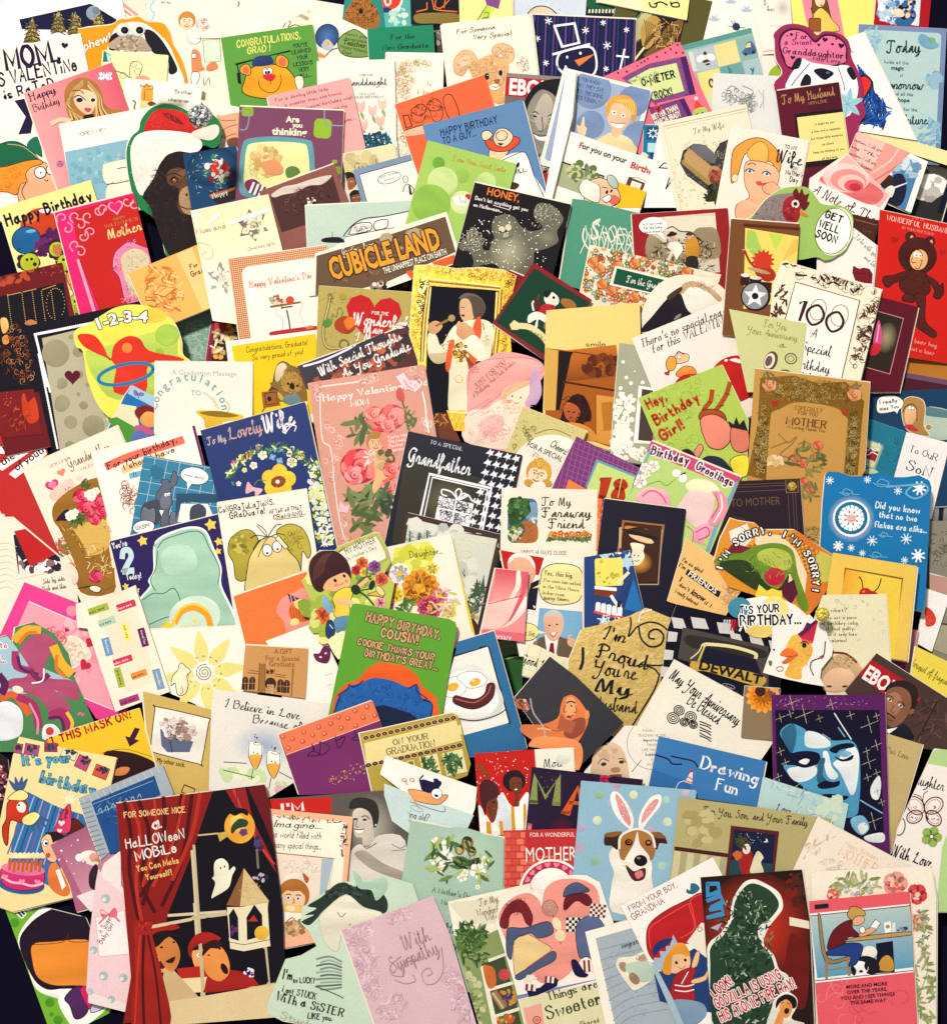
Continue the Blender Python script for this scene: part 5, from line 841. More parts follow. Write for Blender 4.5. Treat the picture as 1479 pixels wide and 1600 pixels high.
T("Happy Valentine's Day",1015,332,62,'fff4f0','r',w=880,lw=1.2,b=1,rot=0);T('MOM',1228,372,54,'fff4f0','r',w=145,b=1,lw=1.2)
L('f8e0d8',12,990,218,1280,180,s=0,m='g');L('f8e0d8',9,985,270,990,480,1010,640,1070,700,1100,1000,1140,1260,1180,1400)
for x,y,r in ((965,240,34),(975,290,26),(1045,540,44),(1130,650,44),(1070,770,50),(1090,915,30),(1165,1270,30),(1180,1380,34),(1330,160,36),(1400,150,40),(1830-130,100,34),(1750,150,34)): Y('fff0ec f4ccc4 a86858',x,y,r,r,9,24,'c')
for x,y,r in ((1290,830,150),(1440,480,100)): RO(x,y,r,('e8404c','f47c74','b01c34'))
RO(1400,430,70,('f08070','f8a898','d05050'));RO(1250,900,80,('f0707c','f8a0a0','c82c40'))
Y('4a5c30 6a7840 38482c 7a8850',1370,1100,170,120,34,62,'l');Y('4a5c30 6a7840',1280,540,80,80,12,60,'l');Y('4a5c30 6a7840',1320,1250,80,120,18,56,'l')
FACE(1415,650,66,'f0b888','b07c38',rot=10,hs='full');B('f0b07c',1400,740,1479,730,1560,820,1540,900,1440,1000,1400,1040,1390,980,1410,900);Y('f4e0d8 e8c8c0',1370,760,40,60,12,26,'l');P('f4c0c4',1130,1180,1140,1100,1180,1140,1215,1120,1200,1190)
F(600,560)
P('f8d4d8',90,140,150,110,190,170,250,170,285,220,240,260,200,240,160,240);L('f0789c',7,150,160,180,210,230,240);Y('f0789c',200,210,50,30,8,16,'c');B('d05050',95,240,130,225,155,280,150,330,100,310);L('4a5c30',12,140,330,165,420,180,520);Y('5a6c38 8a9460',180,450,60,90,16,30,'l');RO(60,450,105,('f06864','f89890','c83448'));RO(30,520,60,('f07870','f89890','c83448'))
H('e88878',70,650,110,10);TT("You're Mom|The Most|Perfect|Dearest",30,620,28,'fff0ec','s',lh=1.2,b=1);Y('5a4c30 c8a070 6a5a38',10,790,50,80,20,30,'o');RO(60,860,70,('f06058','f89088','c02c3c'));RO(30,980,60,('f06058','f89088','c02c3c'));Y('2c4030 486040',20,1100,60,120,24,40,'l');L('fff0ec',12,295,260,320,380,325,480,345,570);Y('fff0ec',320,500,30,60,14,24,'c')
SEL('marbled')
GR('5a2410','b0601c',300,100,320,520,-22,hz=0);P('6a2c10',310,40,340,100,480,400,590,640,430,640,400,400);Y('c8781c e8a838 7a3c10 e09030',460,420,90,180,60,40,'-',rot=-30);L('f0b848',26,400,420,470,400,490,380)
SEL('ornate framed');F(600,560)
part('gilded_frame');P('c89428',480,400,625,400,620,560,540,556);Y('fff0a0 f8d860 6a4408',560,500,60,50,50,14,'c',m='g');L('fff4b0',10,500,410,625,420,s=0,m='g');L('8a5c10',8,505,440,625,446,s=0,m='g')
SEL('bonnet');F(600,560)
BL('f4a8a0','c87888',5,650,180,670,80,760,20,900,0,1050,-10,1180,20,1230,70,1190,120,1000,220,850,310,660,440,640,300);B('fae0cc',640,420,800,380,850,330,1000,250,1100,170,1120,240,1080,380,1060,480,1000,650,940,700,620,640);E('f8dcc0',1010,300,110,95);B('f4c088',900,300,960,220,1080,170,1120,200,1060,230,960,270,930,340);B('d0a8c8',1120,170,1160,60,1200,160,1210,280,1150,370,1080,350,1120,260);L('d898a8',6,660,400,850,290,1040,190,1200,100)
L('d898a8',5,660,440,860,330,1060,220,1210,130);B('f4b8b4',720,540,760,470,840,430,910,450,900,560,820,600);Y('f0a8a8 e89898 f8d0b0',800,580,70,60,24,26,'c');Y('f0c8c0 e8b8a8 d8b0c0',700,600,80,60,24,20,'c');Y('e0b0a0 f8c8b8',880,460,160,160,30,30,'c');E('9a6858',985,290,7);E('9a6858',1050,300,7);E('f09888',960,330,20,12);L('b87868',4,1000,340,1020,345,1035,338)
Y('e090a0',680,90,40,50,12,30,'c');T('JUST FOR YOU',710,235,46,'b07068','r',w=310,rot=-33);T('A Birthday And That Wishes',690,305,34,'b87870','c',w=420,rot=-33)
K(38,'black card with silver gift and houndstooth band to a special grandfather',185,560,1065,745,1150,'060820',m='g')
P('2a281c',150,820,240,800,740,920,830,1000,700,1500,60,1420);RB('6a6448','2a281c',480,1100,220,180);T('TO A SPECIAL',355,655,34,'c8ccd4','r',w=260,rot=1,b=1);T('Grandfather',185,790,116,'f4f4f8','c',w=490,lw=1.8,rot=1)
P('060820',800,690,1070,750,950,1400,760,1400)
for r_ in range(9):
    for q_ in range(4):
        x = 815+q_*66-r_*19;y = 725+q_*15+r_*76
        P('f4f4f8',x-34,y+6,x-6,y-14,x+2,y-30,x+14,y-8,x+34,y-14,x+20,y+8,x+22,y+26,x+6,y+16,x-12,y+40,x-4,y+14)
L('f4f4f8',16,275,1230,350,890,825,1000,740,1400,s=0);L('f4f4f8',9,305,1230,372,915,795,1012,720,1400,s=0)
P('f4f4f8',425,1060,690,1120,650,1320,385,1260);Y('060820',540,1170,130,95,60,34,'c',rot=13);L('f4f4f8',12,555,1080,520,1280,s=0);L('f4f4f8',12,410,1150,680,1210,s=0);L('f4f4f8',12,560,1080,520,1030,450,1010,445,1045,480,1060);L('f4f4f8',12,565,1085,550,1030,575,1005,595,1030,570,1085);L('f4f4f8',12,570,1090,640,1050,680,1100,700,1080);L('f4f4f8',10,565,1085,610,1040,640,1060,580,1090)
K(40,'brown framed winter landscape card with embossed gold verse',170,1185,915,1360,900,'3a2420',m='g')
P('c8ccc0',190,1230,870,1395,780,1700,120,1700);P('d8d8cc',190,1230,870,1395,860,1430,170,1280) ;Y('b8bcb4 e0dcd0',500,1360,300,60,20,50)
for x,y,s_ in ((200,1390,60),(270,1380,40),(330,1375,50)): Y('2c4434 3c5840 1c2c24',x,y,s_*.5,s_*.9,30,16,'-');L('24382c',8,x,y-s_,x,y+s_,s=0)
TT('The blessing|of life|is family|together',590,1400,40,'e8e0a8','r',lh=1.2,m='g')
K(33,'pale olive dotted card with a small blond child saying cheers for a special',1070,370,1560,560,1000,'d0c480')
E('f0e8d8',1300,900,330,310);Y('a89c50 6a6430',1330,480,240,60,50,6,'-');Y('a89c50',1040,560,50,130,24,6);Y('5a5038 8a7c50',1125,570,60,50,14,24,'c');L('7a6c40',5,1000,700,1020,660,990,670,1000,700);L('6a6040',4,1160,580,1300,545,1440,600)
T('Cheers!',1275,675,66,'2c2820','s',w=145,sl=.2,lw=1.1,rot=8);T('FOR A SPECIAL',1095,672,42,'2c2820','i',w=295,rot=4)
FACE(1185,890,88,'fbdcb8','d8a040');Y('f0cc70 b8842c',1180,820,90,40,34,26,'-',rot=60);E('c89838',1115,960,40,28);E('c89838',1255,960,40,28);B('f4ecdc',1150,960,1220,950,1240,1000,1130,1000)
K(36,'purple and orange geometric card with a large lime 18',1479,590,2050,830,1000,'7c3874',sh=(1479,600,2080,900,1860,1700,1200,1500,1290,1000),m='g')
F(900,560)
for i in range(16): L('a468a0',4,-80+i*38,580+i*14,-180+i*38,1000+i*14,s=0)
for i in range(11): L('a468a0',4,-20-i*12,640+i*42,520-i*12,860+i*42,s=0)
P('f08040',-60,930,80,1010,200,1080,160,1578,-200,1400);P('6aa0b0',155,775,460,900,440,960,120,1000,70,990);P('c8dc80',165,800,450,915,400,1100,240,1090,140,1040,80,1005);T('18',170,1060,185,'b83410','r',b=2,w=250,lw=2.1,rot=-10);L('c8dc80',7,350,920,320,1070,s=0)
Y('f8e0b0 c84818',180,1200,24,80,20,16,'c')
K(42,'cream faraway friend card with a painted garden path',-575,1000,160,1015,560,'f6e8d4')
F(600,560)
R('4a6c8c',955,1075,225,345,r=50);B('2c5028',960,1090,1040,1075,1120,1100,1130,1180,1080,1240,1000,1290,960,1260);Y('3c6830 1c4020 5a8848 284c20',1040,1160,85,80,60,20,'o');B('7a9ab8',1120,1110,1175,1120,1175,1230,1090,1230,1130,1180);B('b06830',1060,1260,1170,1270,1170,1410,1010,1410,1090,1330);B('3c6430',960,1300,1060,1270,1080,1330,1010,1415,965,1400);Y('f0ece0 e0a8b0 8ab060 f4e8c0',1010,1350,60,60,50,9,'f');Y('5a7aa0 c8d8e0',1150,1240,26,20,14,10);Y('a86028 8a4818 c88850',1100,1340,60,70,30,14,'-')
T('To My',1215,1130,66,'20201c','c',w=225,lw=1.3,rot=-1);T('Faraway',1215,1220,76,'20201c','c',w=380,lw=1.3,rot=-1);T('Friend',1265,1305,76,'20201c','c',w=280,lw=1.3,rot=-1);T("WHO'S ALWAYS CLOSE",1055,1505,34,'5a5448','r',w=355,rot=0)
for k in range(5): Y('d86828 e88848 c04c18',1290+k*68,1360,26,20,8,18,'f');Y('3c6830 5a8848',1290+k*68,1392,36,10,12,18,'l')
SEL('smile printed');F(900,560);part('photograph')
P('a85818',-230,-80,330,-20,300,700,-240,500);GR('c87020','8a4410',-100,-60,410,240);P('d8a850',-240,-80,-140,-60,-150,400,-250,400);P('1a0c0c',-135,-60,-20,-50,-40,-20,-130,400,-160,400);L('4a1c0c',16,-100,180,310,250,s=0);L('6a3010',10,-20,-50,310,0,s=0);Y('7a3810 5a240c',180,50,130,70,30,34,'o');P('d89440',150,280,300,300,290,680,150,640);R('b8741f',190,340,90,220,1);L('7a4410',6,150,280,150,640,s=0)
B('2a0c0c',-60,320,-20,280,60,290,110,400,110,480,60,490,40,560,-120,540,-110,420,-80,350);B('c86838',-90,360,-50,340,10,370,30,430,-10,490,-60,480);Y('4a1c10 1c0808',-10,400,110,120,60,22,'c');B('b85830',-100,370,-50,350,5,370,10,440,-30,480,-80,460);E('1c0808',-60,410,10,6);E('1c0808',-20,415,10,6);E('7a2018',-40,455,14,6);B('d89038',-130,500,20,500,130,560,140,640,-140,560)
K(32,'grey card covered in white bubbles beside a brown photo window',330,-60,700,-40,900,'a8a890',sh=(330,-120,470,-100,640,230,620,660,560,720,500,815,400,800,290,780,268,740,280,500))
P('fdf8f0',480,210,640,235,640,660,440,650);P('4a3830',505,235,640,255,640,645,475,630)
Y('f4f2e4',350,640,76,150,100,22);Y('f4f2e4',370,400,80,140,60,20);Y('f4f2e4',500,740,90,50,40,20)
for x,y,r in ((360,28,14),(385,148,15),(420,192,16),(510,186,16),(340,230,17),(348,292,16),(422,287,15),(450,100,7)): E('f8f6ea',x,y,r)
K(40,'lime green birthday card with braided red hair and striped shirts, hey birthday girl',475,305,1120,45,900,'b0c854',sh=(475,305,1120,45,1320,470,1300,960,1250,1000,700,850,620,650))
Y('98b040 c4dc70',800,450,330,340,90,44,'c')
T('Hey,',560,390,90,'b8341c','s',b=2,w=175,rot=-5,j=3);T('Birthday',620,515,92,'b8341c','s',b=2,w=400,rot=-9,j=3);T('Girl!',665,632,92,'b8341c','s',b=2,w=220,rot=-9,j=3)
L('a84818',34,970,440,990,380,1030,330,1045,250);L('a84818',34,1080,390,1130,320,1160,260,1180,190);BL('a84818','3a1408',6,950,470,960,410,1050,390,1130,420,1150,480,1050,440);L('3a1408',5,965,400,1000,380);L('3a1408',5,1010,330,1045,340);L('3a1408',5,1100,370,1135,360);L('3a1408',5,1140,270,1180,280)
BL('e88870','3a1410',6,960,460,1050,430,1140,470,1190,540,1180,640,1110,700,1020,680,980,600,960,540);BL('d87860','3a1410',6,1190,540,1250,530,1320,560,1320,700,1240,720,1190,660);P('1c1420',1180,530,1170,480,1210,510,1230,450,1255,510,1290,470,1320,560);B('24243c',960,780,1020,750,1120,770,1200,860,1200,900,950,800);BL('e8d83c','1c1810',5,1180,800,1240,750,1320,760,1310,900,1230,900);STR('f4f4f4 24243c f4f4f4 24243c f4f4f4 24243c',960,790,240,70,45);BL('e89078','1c1410',5,880,770,930,680,960,660,975,700,930,770);B('201824',810,710,870,700,920,760,850,760)
K(44,'green and pink birthday greetings card with butterfly and a pink mane',575,635,1265,915,900,'b8d478',m='g')
P('d04470',575,635,1265,915,1230,1010,530,715);T('Birthday',575,735,74,'6a1440','r',b=2,w=310,oc='fdf8f4',ow=10,rot=-6,lw=1.6);T('Greetings',920,850,74,'6a1440','r',b=2,w=320,oc='fdf8f4',ow=10,rot=4,lw=1.6)
L('78a8b8',18,575,700,480,900,380,1080,s=0);L('78a8b8',30,1240,960,1100,1240,1010,1480)
for x,y,r in ((520,840,36),(595,830,44),(545,893,24),(490,945,52)): FL('e8c8b0',x,y,r*1.1,5,None);FL('fdf4f0',x,y,r,5,'f4b8b0')
L('1c1828',9,760,910,840,880);E('fdf8f4',770,885,34,28,-40);E('fdf8f4',820,925,30,34,20);E('fdf8f4',765,880,26);L('7a8848',4,540,975,640,945,690,980,760,930)
B('f0a8b8',460,1060,500,1010,600,990,700,1030,720,1100,700,1140,480,1100);L('d86888',14,510,1060,570,1020,640,1040,690,1110);L('f4ccb8',12,470,1050,560,1000,680,1040);B('f8ecc0',850,960,930,925,1040,950,1100,1010,1060,1050,940,1040,850,1010)
B('f0d0cc',800,1110,870,1020,980,1030,1060,1060,1050,1180,1000,1280,920,1300,850,1240,780,1150);B('f090a8',1040,1030,1120,1030,1160,1100,1140,1220,1070,1290,1010,1260,1060,1180,1100,1100);L('f8f0e0',12,1110,1050,1120,1150,1060,1260);L('d84878',9,1070,1040,1090,1140,1040,1230);B('f0a0b8',900,1320,1000,1270,1050,1320,980,1400,1000,1440,900,1400);L('d84878',10,920,1340,1000,1300,1020,1360,940,1400);L('c04878',6,850,1290,900,1340,890,1420)
K(46,'black card with a glowing lamp photograph in a gold window',215,1080,845,1160,1000,'0c0c24',m='g')
P('a06834',355,1245,680,1280,640,1600,300,1560);P('3a1c10',370,1260,660,1292,620,1600,320,1560);B('c88038',380,1290,520,1310,640,1350,600,1420,480,1400,390,1340);B('1c0c0c',370,1330,480,1300,600,1350,640,1400,600,1430,440,1380);E('f0c898',480,1370,95,24,10);B('f8eccc',440,1430,520,1440,515,1490,525,1550,470,1600,410,1560,420,1490,445,1470);E('2a1c14',445,1515,6);E('2a1c14',490,1520,6);L('2a1c14',5,435,1545,460,1560,490,1550)
K(43,'dark brown embossed card with gold corner to mother',1260,950,1720,925,900,'2c1c28',sh=(1240,945,1720,925,1755,1380,1200,1640,1000,1560,1020,1490),m='g')
for d in (30,50,85): L('6a5440',4,1200,945+d,1710-d,925+d,1735-d,1380,s=0)
T('TO MOTHER',1190,1145,62,'6a5438','i',w=380,rot=0);L('5a4838',4,1100,1330,1010,1520,s=0);R(None,1105,1330,80,200,8,lc='6a5444',lw=4);T('Many',1200,1250,40,'5a4838','r');part('gold_corner');R('3a2828',1610,940,95,95,lc='8a7048',lw=5);E('d8a848',1660,985,36,m='f');Y('8a5c18 f4d888',1660,985,30,30,12,14,'c')
K(39,'gold foil embossed mother card with lace border and red roses',1375,78,2256,185,1380,'c8964c',sh=(1375,78,2256,185,2215,870,1900,1500,1700,1560,1320,1400,1310,940),m='g')
F(1179,560);part('embossed_foil_border')
P('a8782c',40,150,300,130,480,190,700,180,840,330,820,520,790,900,690,890,720,470,640,380,480,340,300,330,180,390,120,420,80,940,-60,900,20,500,m='f')
Y('e8c868 7a5c18 f8e8a0 5a4010 b88c30',420,250,380,90,340,15,'c',rot=-2,m='f');Y('e8c868 7a5c18 f8e8a0 5a4010',50,650,50,280,240,15,'c',rot=-4,m='f');Y('e8c868 7a5c18 f8e8a0 5a4010',750,650,44,270,220,15,'c',rot=-4,m='f');Y('e8c868 6a4c10 f8e8a0',440,1380,80,90,90,15,'c',m='f')
for x,y in ((110,205),(765,280)): RO(x,y,58,('d88850','e8a878','b06030'));Y('7a6438 8a7448',x,y-60,60,30,8,26,'l')
H('b82818',152,345,28);H('b82818',690,415,28)
part('lettering');L('8a6428',5,80,940,120,420,180,390,300,335,480,345,640,385,715,470,685,880)
T('ESPECIALLY',308,390,34,'7a5420','r',w=215);T('FOR YOU',330,430,34,'7a5420','r',w=155);T('MOTHER',240,500,64,'6a4818','r',w=320,b=1);T('A Loving Thank You',252,535,32,'7a5420','r',w=290);part('printed_picture')
for x,y,r in ((485,670,38),(310,765,38),(365,805,40),(455,765,36),(375,950,38),(425,1005,38)): RO(x,y,r,('d85038','e88060','a82c20'))
Y('6a7038 8a8848 5a5c30',400,780,140,120,34,34,'l');Y('6a7038 8a8848',420,1030,90,60,14,28,'l');L('8a7444',5,120,690,220,650,270,640,320,600,280,660,190,740,260,760);L('8a7444',5,180,580,230,630,260,650);L('8a7444',5,330,660,390,640,410,670,360,700);Y('e8d0a8 d8b078',150,800,70,30,10,30);L('b8905c',4,-20,1270,200,1290,370,1275)
K(34.5,'navy cartoon card of a lonely woman in an armchair saying I really miss you',870,262,1560,230,900,'123c60',m='g')
B('b8c8b8',1300,380,1560,430,1560,600,1330,610);B('5a8088',1300,370,1560,420,1560,460,1320,440);BL('b08444','f4ecd8',5,1140,330,1200,295,1290,320,1310,400,1300,520,1340,600,1180,560,1130,440);B('f0b888',1150,420,1180,370,1240,390,1240,460,1200,510,1160,500);E('fff',1190,380,16,lc='14141c',lw=3);E('fff',1212,382,14,lc='14141c',lw=3);L('14141c',6,1140,420,1150,380,1200,350,1240,380,1245,480);B('c83038',1150,520,1200,510,1260,560,1180,550);E('b08444',1335,530,26,24,lc='f4ecd8',lw=4)
BL('fffaf4','14141c',4,935,360,960,300,1060,285,1135,320,1130,380,1040,415,950,420);P('fffaf4',1070,400,1110,390,1092,425);T('I really',962,352,34,'14141c','s',w=140,b=1,rot=-4,j=3);T('miss You',962,402,34,'14141c','s',w=150,b=1,rot=-6,j=3)
K(36,'teal card with a small red birthday cake picture',800,440,1180,570,900,'187890',sh=(800,440,1180,570,1090,1000,830,900));R('8aa8a0',790,590,220,215,2,r=24);R('d0d8a8',800,605,190,185,2,r=20);R('a02038',845,680,115,80,2);for_ = [R('f0f4e0',800+k*22,650,7,26) for k in range(8)];L('f4f0e8',10,845,690,870,710,890,690,920,712,950,695);L('f4f0e8',8,840,725,870,745,900,722,945,745);Y('14687c 2c8ca0',1080,700,60,120,14,40,'-');B('c8dcb0',840,860,900,850,950,880,850,890)
K(37,'plain white card lettered to our son',1165,568,1500,655,700,'f8f2ee',sh=(1165,568,1500,655,1355,1240,1060,950))
T('To OuR',1185,715,62,'5a4440','r',w=235,j=3,rot=5);T('SoN',1160,850,96,'3a2028','r',w=215,j=3,rot=6,lw=1.2)
K(33.5,'grey street photograph card with a tall silhouetted figure',1380,980,1560,1000,900,'7a7468');GR('a8b4b4','6a655c',1370,1000,200,300);B('101420',1410,1090,1425,1050,1450,1060,1465,1110,1450,1180,1440,1280,1410,1280,1415,1180);L('fffaf4',10,1340,1300,1500,1340,s=0);Y('8a8478 6a6458 9c968a',1430,1450,90,110,60,16)
K(48,'bright blue snowflake card asking did you know no two flakes are alike',535,880,1355,960,1200,'1878b4',sh=(540,895,560,872,640,875,740,910,860,905,950,878,1060,915,1150,915,1260,900,1340,940,1358,990,1340,1300,1310,1860,1290,1950,500,1800,498,1500,520,1100),m='g')
RB('ffffff','1878b4',740,1235,185);E('ffffff',740,1232,142);E('14709c',740,1230,126)
for k in range(8):
    a = math.radians(45*k+5);c_,s_ = math.cos(a),math.sin(a);L('ffffff',26,740,1230,740+92*c_,1230+92*s_,s=0)
    for b_ in (-.5,.5): L('ffffff',18,740+52*c_,1230+52*s_,740+92*math.cos(a+b_),1230+92*math.sin(a+b_),s=0)
E('f0c0b0',738,1232,40,32);E('2a2028',725,1222,4);E('2a2028',755,1222,4);L('2a2028',3,728,1245,742,1252,758,1244)
T('Did you know',925,1150,58,'f4fafc','s',w=355,b=1,j=3,rot=2);T('that no two',955,1222,54,'f4fafc','s',w=300,b=1,j=3,rot=1);T('flakes are alike...',920,1298,54,'f4fafc','s',w=410,b=1,j=3,rot=1)
for x,y,r in ((575,940,30),(865,935,26),(1100,1020,30),(900,1405,40),(1163,1390,42),(740,1460,26),(825,1500,24),(1150,1555,26)): SN('dcecf4',x,y,r,8,4);E('f0f8fc',x,y,r*.35)
for x,y,r in ((1265,1000,52),(640,1445,36),(1255,1520,50)): SN('ffffff',x,y,r,13,4);E(None,x,y,r*.5,lc='ffffff',lw=7)
for x,y,r in ((970,960,60),(700,1030,50),(985,1360,36),(925,1515,46)): L('68b0d4',8,x-r,y,x,y+r*.5,x+r,y,x,y-r*.5,x-r*.5,y,x,y+r*.2,x+r*2,y+r*.4)
L('68b0d4',16,1010,990,1200,975,1300,970,1330,1020,1240,1080,1160,1040,1200,990)
F(0,830)
SEL('plump mint');F(0,830)
BL('a4ccb4','f4faf4',16,1190,120,1240,50,1350,0,1480,-30,1580,0,1640,130,1700,280,1700,420,1800,640,1780,740,1120,760,1090,700,1060,560,1160,430,1150,380,1190,300);L('2a7048',7,1215,130,1260,70,1350,35,1480,0,1560,20,1610,120,1690,280,1680,400);L('2a7048',7,1215,150,1200,290,1160,380,1200,460);L('2a7048',7,1100,530,1180,480,1260,480,1340,440,1390,540,1360,640,1260,670,1150,720)
B('b4d8c0',1240,180,1350,100,1480,130,1520,260,1420,330,1280,320);E('d4e8d4',1500,660,200,160);L('f0a020',48,1350,700,1400,620,1500,590,1590,640,1620,720);L('f8cc50',20,1330,720,1390,600,1500,560,1600,610);ST_('f4cc30',1300,740,70);ST_('f8d860',1430,745,34);ST_('f8d860',1500,690,28)
T("You're",872,135,50,'f0eef0','s',b=2,w=120,j=3);T('2',955,310,190,'c4dce0','s',b=2,w=125,rot=8,lw=1.6);T('Today!',978,375,50,'f0eef0','s',b=2,w=120,j=3,rot=5)
for x,y,r in ((1100,75,44),(970,425,28),(1055,455,26),(1685,80,36),(1680,155,30),(1625,-50,50)): ST_('f8d050',x,y,r,5,.55)
K(16,'cream embossed verse card side by side with a winter photo',-60,-60,560,-10,1000,'f4e8d4',sh=(-60,-100,100,-100,580,300,640,900,500,1100,0,800,-60,760))
L('b8ac90',4,135,370,480,300,s=0);P('1a1830',105,30,400,-60,470,240,145,330);P('e8e0dc',140,180,200,270,470,230,470,280,150,335);Y('5a3c40 fdf8f4 8a6a68 2a1c30',310,260,150,50,50,26);P('c01c1c',110,0,400,-60,430,180,235,270);T('Side by side,',335,405,40,'5a5040','c',w=175,rot=-15,lw=1.2);T('thick and thin',330,460,40,'5a5040','c',w=185,rot=-12,lw=1.2)
for k in range(8): L('e6d8c0',4,-20,100+k*50,60,90+k*48,130,120+k*50)
SEL('love grandmother');F(0,830)
P('9a6a24',470,0,540,0,730,330,880,280,890,420,770,460,650,410);P('d8b058',560,-20,840,-20,860,100,700,180);Y('c89840 6a4418 e8c870 f4ecc8',760,230,90,150,50,30,'-');RO(740,350,56,('d02858','e85078','901c38'));BL('f4ecd8','2a1c18',5,690,430,740,420,780,440,760,470,710,460);L('2a1c18',6,600,440,660,430,700,420);H('f05858',535,275,42,12);E('f8d8c8',540,330,60,90);Y('4a6a28 e85040 6a7a30',470,140,60,50,14,26,'l')
K(33,'blank cream card corner peeking between the envelope and magnet word card',590,560,900,480,260,'f8ecd8',sh=(585,560,880,470,900,780,595,740))
K(18,'fuchsia bordered pink card with hearts and a lace patch',190,392,980,760,1140,'e83c90',sh=(190,392,620,560,660,740,985,1375,910,1520,740,1440,640,1290,0,1000,-60,900,10,780),m='g')
P('f4a0b0',225,535,590,695,690,760,880,1385,660,1290,100,900,110,800);Y('f8b8c0 f090a4',500,900,280,300,50,34);BL('f4dcc8','f8ece0',10,500,830,570,810,650,860,700,960,620,1020,540,1050,490,940);Y('e8c8a8 fdf4e8',590,930,80,90,60,14,'f');H('c81c38',655,1030,46,10);H('c81c38',695,860,40,10);H('a82048',515,760,18);Y('e83c48 f08090',430,810,90,60,24,30,'c');L('f8d8dc',9,230,545,590,700,s=0);L('f8d8dc',9,650,1285,870,1375,s=0)
K(20,'blue and green cut-out card with swirling pink and gold mane shapes',-100,800,700,800,900,'4a8450',sh=(-60,830,60,800,100,860,120,740,260,700,420,790,520,930,560,1100,660,1320,740,1500,560,1700,-60,1700),sm=0,m='g')
P('a4c4d0',-60,830,60,810,110,870,200,1000,560,1150,560,1230,300,1250,-60,1260);T('to',5,900,60,'a02c58','r',b=1,oc='fdf8f4',ow=7);T('d...',-20,1010,60,'a02c58','r',b=1,oc='fdf8f4',ow=7)
B('b04c70',160,900,230,820,340,790,430,850,440,900,380,960,350,1040,380,1130,560,1150,610,1240,600,1300,520,1290,420,1220,540,1350,500,1480,380,1380,300,1290,180,1240,50,1200,80,1140,200,1120,220,1040,180,970)
for q in ((120,830,200,760,300,760,'f0b030',60),(150,860,210,790,280,780,'e87820',26),(420,900,470,1010,540,1090,'f0b430',70),(440,960,440,1060,500,1120,'e87828',26),(120,940,130,1040,250,1080,'a83468',56),(140,970,170,1060,290,1100,'5a2058',24),(240,1080,310,1150,370,1110,'7a2858',40),(20,1290,110,1260,220,1400,'e86030',50),(150,1280,260,1340,300,1500,'a82c60',60),(230,1330,290,1450,290,1560,'e090b0',18),(400,1420,480,1400,540,1500,'a82c60',70),(380,1440,470,1440,500,1560,'5a2058',24),(520,1400,560,1480,530,1578,'f0c040',26),(0,1120,40,1180,20,1240,'5a1c50',60)): L(q[6],q[7],*q[:6])
B('e8ecf0',-30,1360,60,1310,150,1360,180,1450,150,1578,-30,1600);B('e8ecf0',340,1500,420,1490,470,1560,400,1600,330,1600);E('d04038',385,1540,32);E('f0e8d0',140,1220,44,28,20);Y('e87890',610,1410,36,24,8,14,'l');L('fdf8f8',12,250,1170,330,1150,340,1060)
K(38,'tall cream card with coloured word strips enjoy more, love more',625,590,1040,418,870,'f8ecd8',sh=(625,600,1040,418,1310,1235,890,1392))
P('f0e4c8',730,540,980,450,1010,600,1060,610,1200,1150,960,1260,820,800,760,660)
for x,y,w,h,c,t,tc,r in ((675,600,160,55,'a8b840','enjoy more','1c1c18',4),(893,570,150,55,'d83058','dream more','fdd',4),(755,690,130,58,'b4d0b4','love more','1c1c18',4),(868,995,150,50,'d83058','relax more','fdd',4),(1005,1098,125,52,'f09038','hope more','1c1c18',4),(915,1300,155,52,'a83878','laugh more','301020',4)):
    R(c,x,y,w,h,r);T(t,x+14,y+h*.72,26,tc,'s',w=w-30,rot=r-2,b=1,lw=1.1)
for x,y,w,h,c,t in ((930,715,45,140,'f8ec70','ask why'),(1058,755,55,145,'6a1c58','travel far'),(780,830,60,140,'6c9cc0','listen'),(875,1058,52,155,'a8b840','give more'),(1172,1070,58,160,'7c9cb8','wonder')): R(c,x,y,w,h,7);T(t,x+w*.45,y+12,24,'2a2430' if c[0] in 'fa' else 'e8ecf4','s',w=h-34,rot=97)
K(36,'white thank you card with a pale yellow daisy and small bear outline',1190,790,1990,735,560,'fbf2e2',sh=(1150,760,1990,728,2000,1240,1700,1480,1500,1330,1290,1240,1180,820))
for a in range(0,360,45):
    ra = math.radians(a-8);LF('ecdf88',1575+60*math.cos(ra),1090+60*math.sin(ra),270,105,a-8)
E('fbf2e2',1575,1090,86);L('5a5a38',6,*[k for j in range(26) for k in (1575+(8+j*2.3)*math.cos(j*.7),1090+(8+j*2.3)*math.sin(j*.7))])
for k in range(15): a = math.radians(k*24);T('thank you '[k%10:][:2] or 'th',1575+122*math.cos(a),1090+122*math.sin(a),19,'4a4a38','s',rot=k*24+90)
BL('f8ecc8','2a2a20',5,1370,1070,1380,1030,1400,1015,1430,1040,1470,1080,1440,1110,1450,1180,1430,1250,1370,1260,1350,1170,1320,1190,1330,1120);L('2a2a20',4,1400,1190,1410,1240,1390,1255)
F(300,830)
K(39,'orange card with a party lion on a pink circle',320,502,880,312,620,'e87838',sh=(320,502,880,312,960,700,1000,900,420,900,380,740))
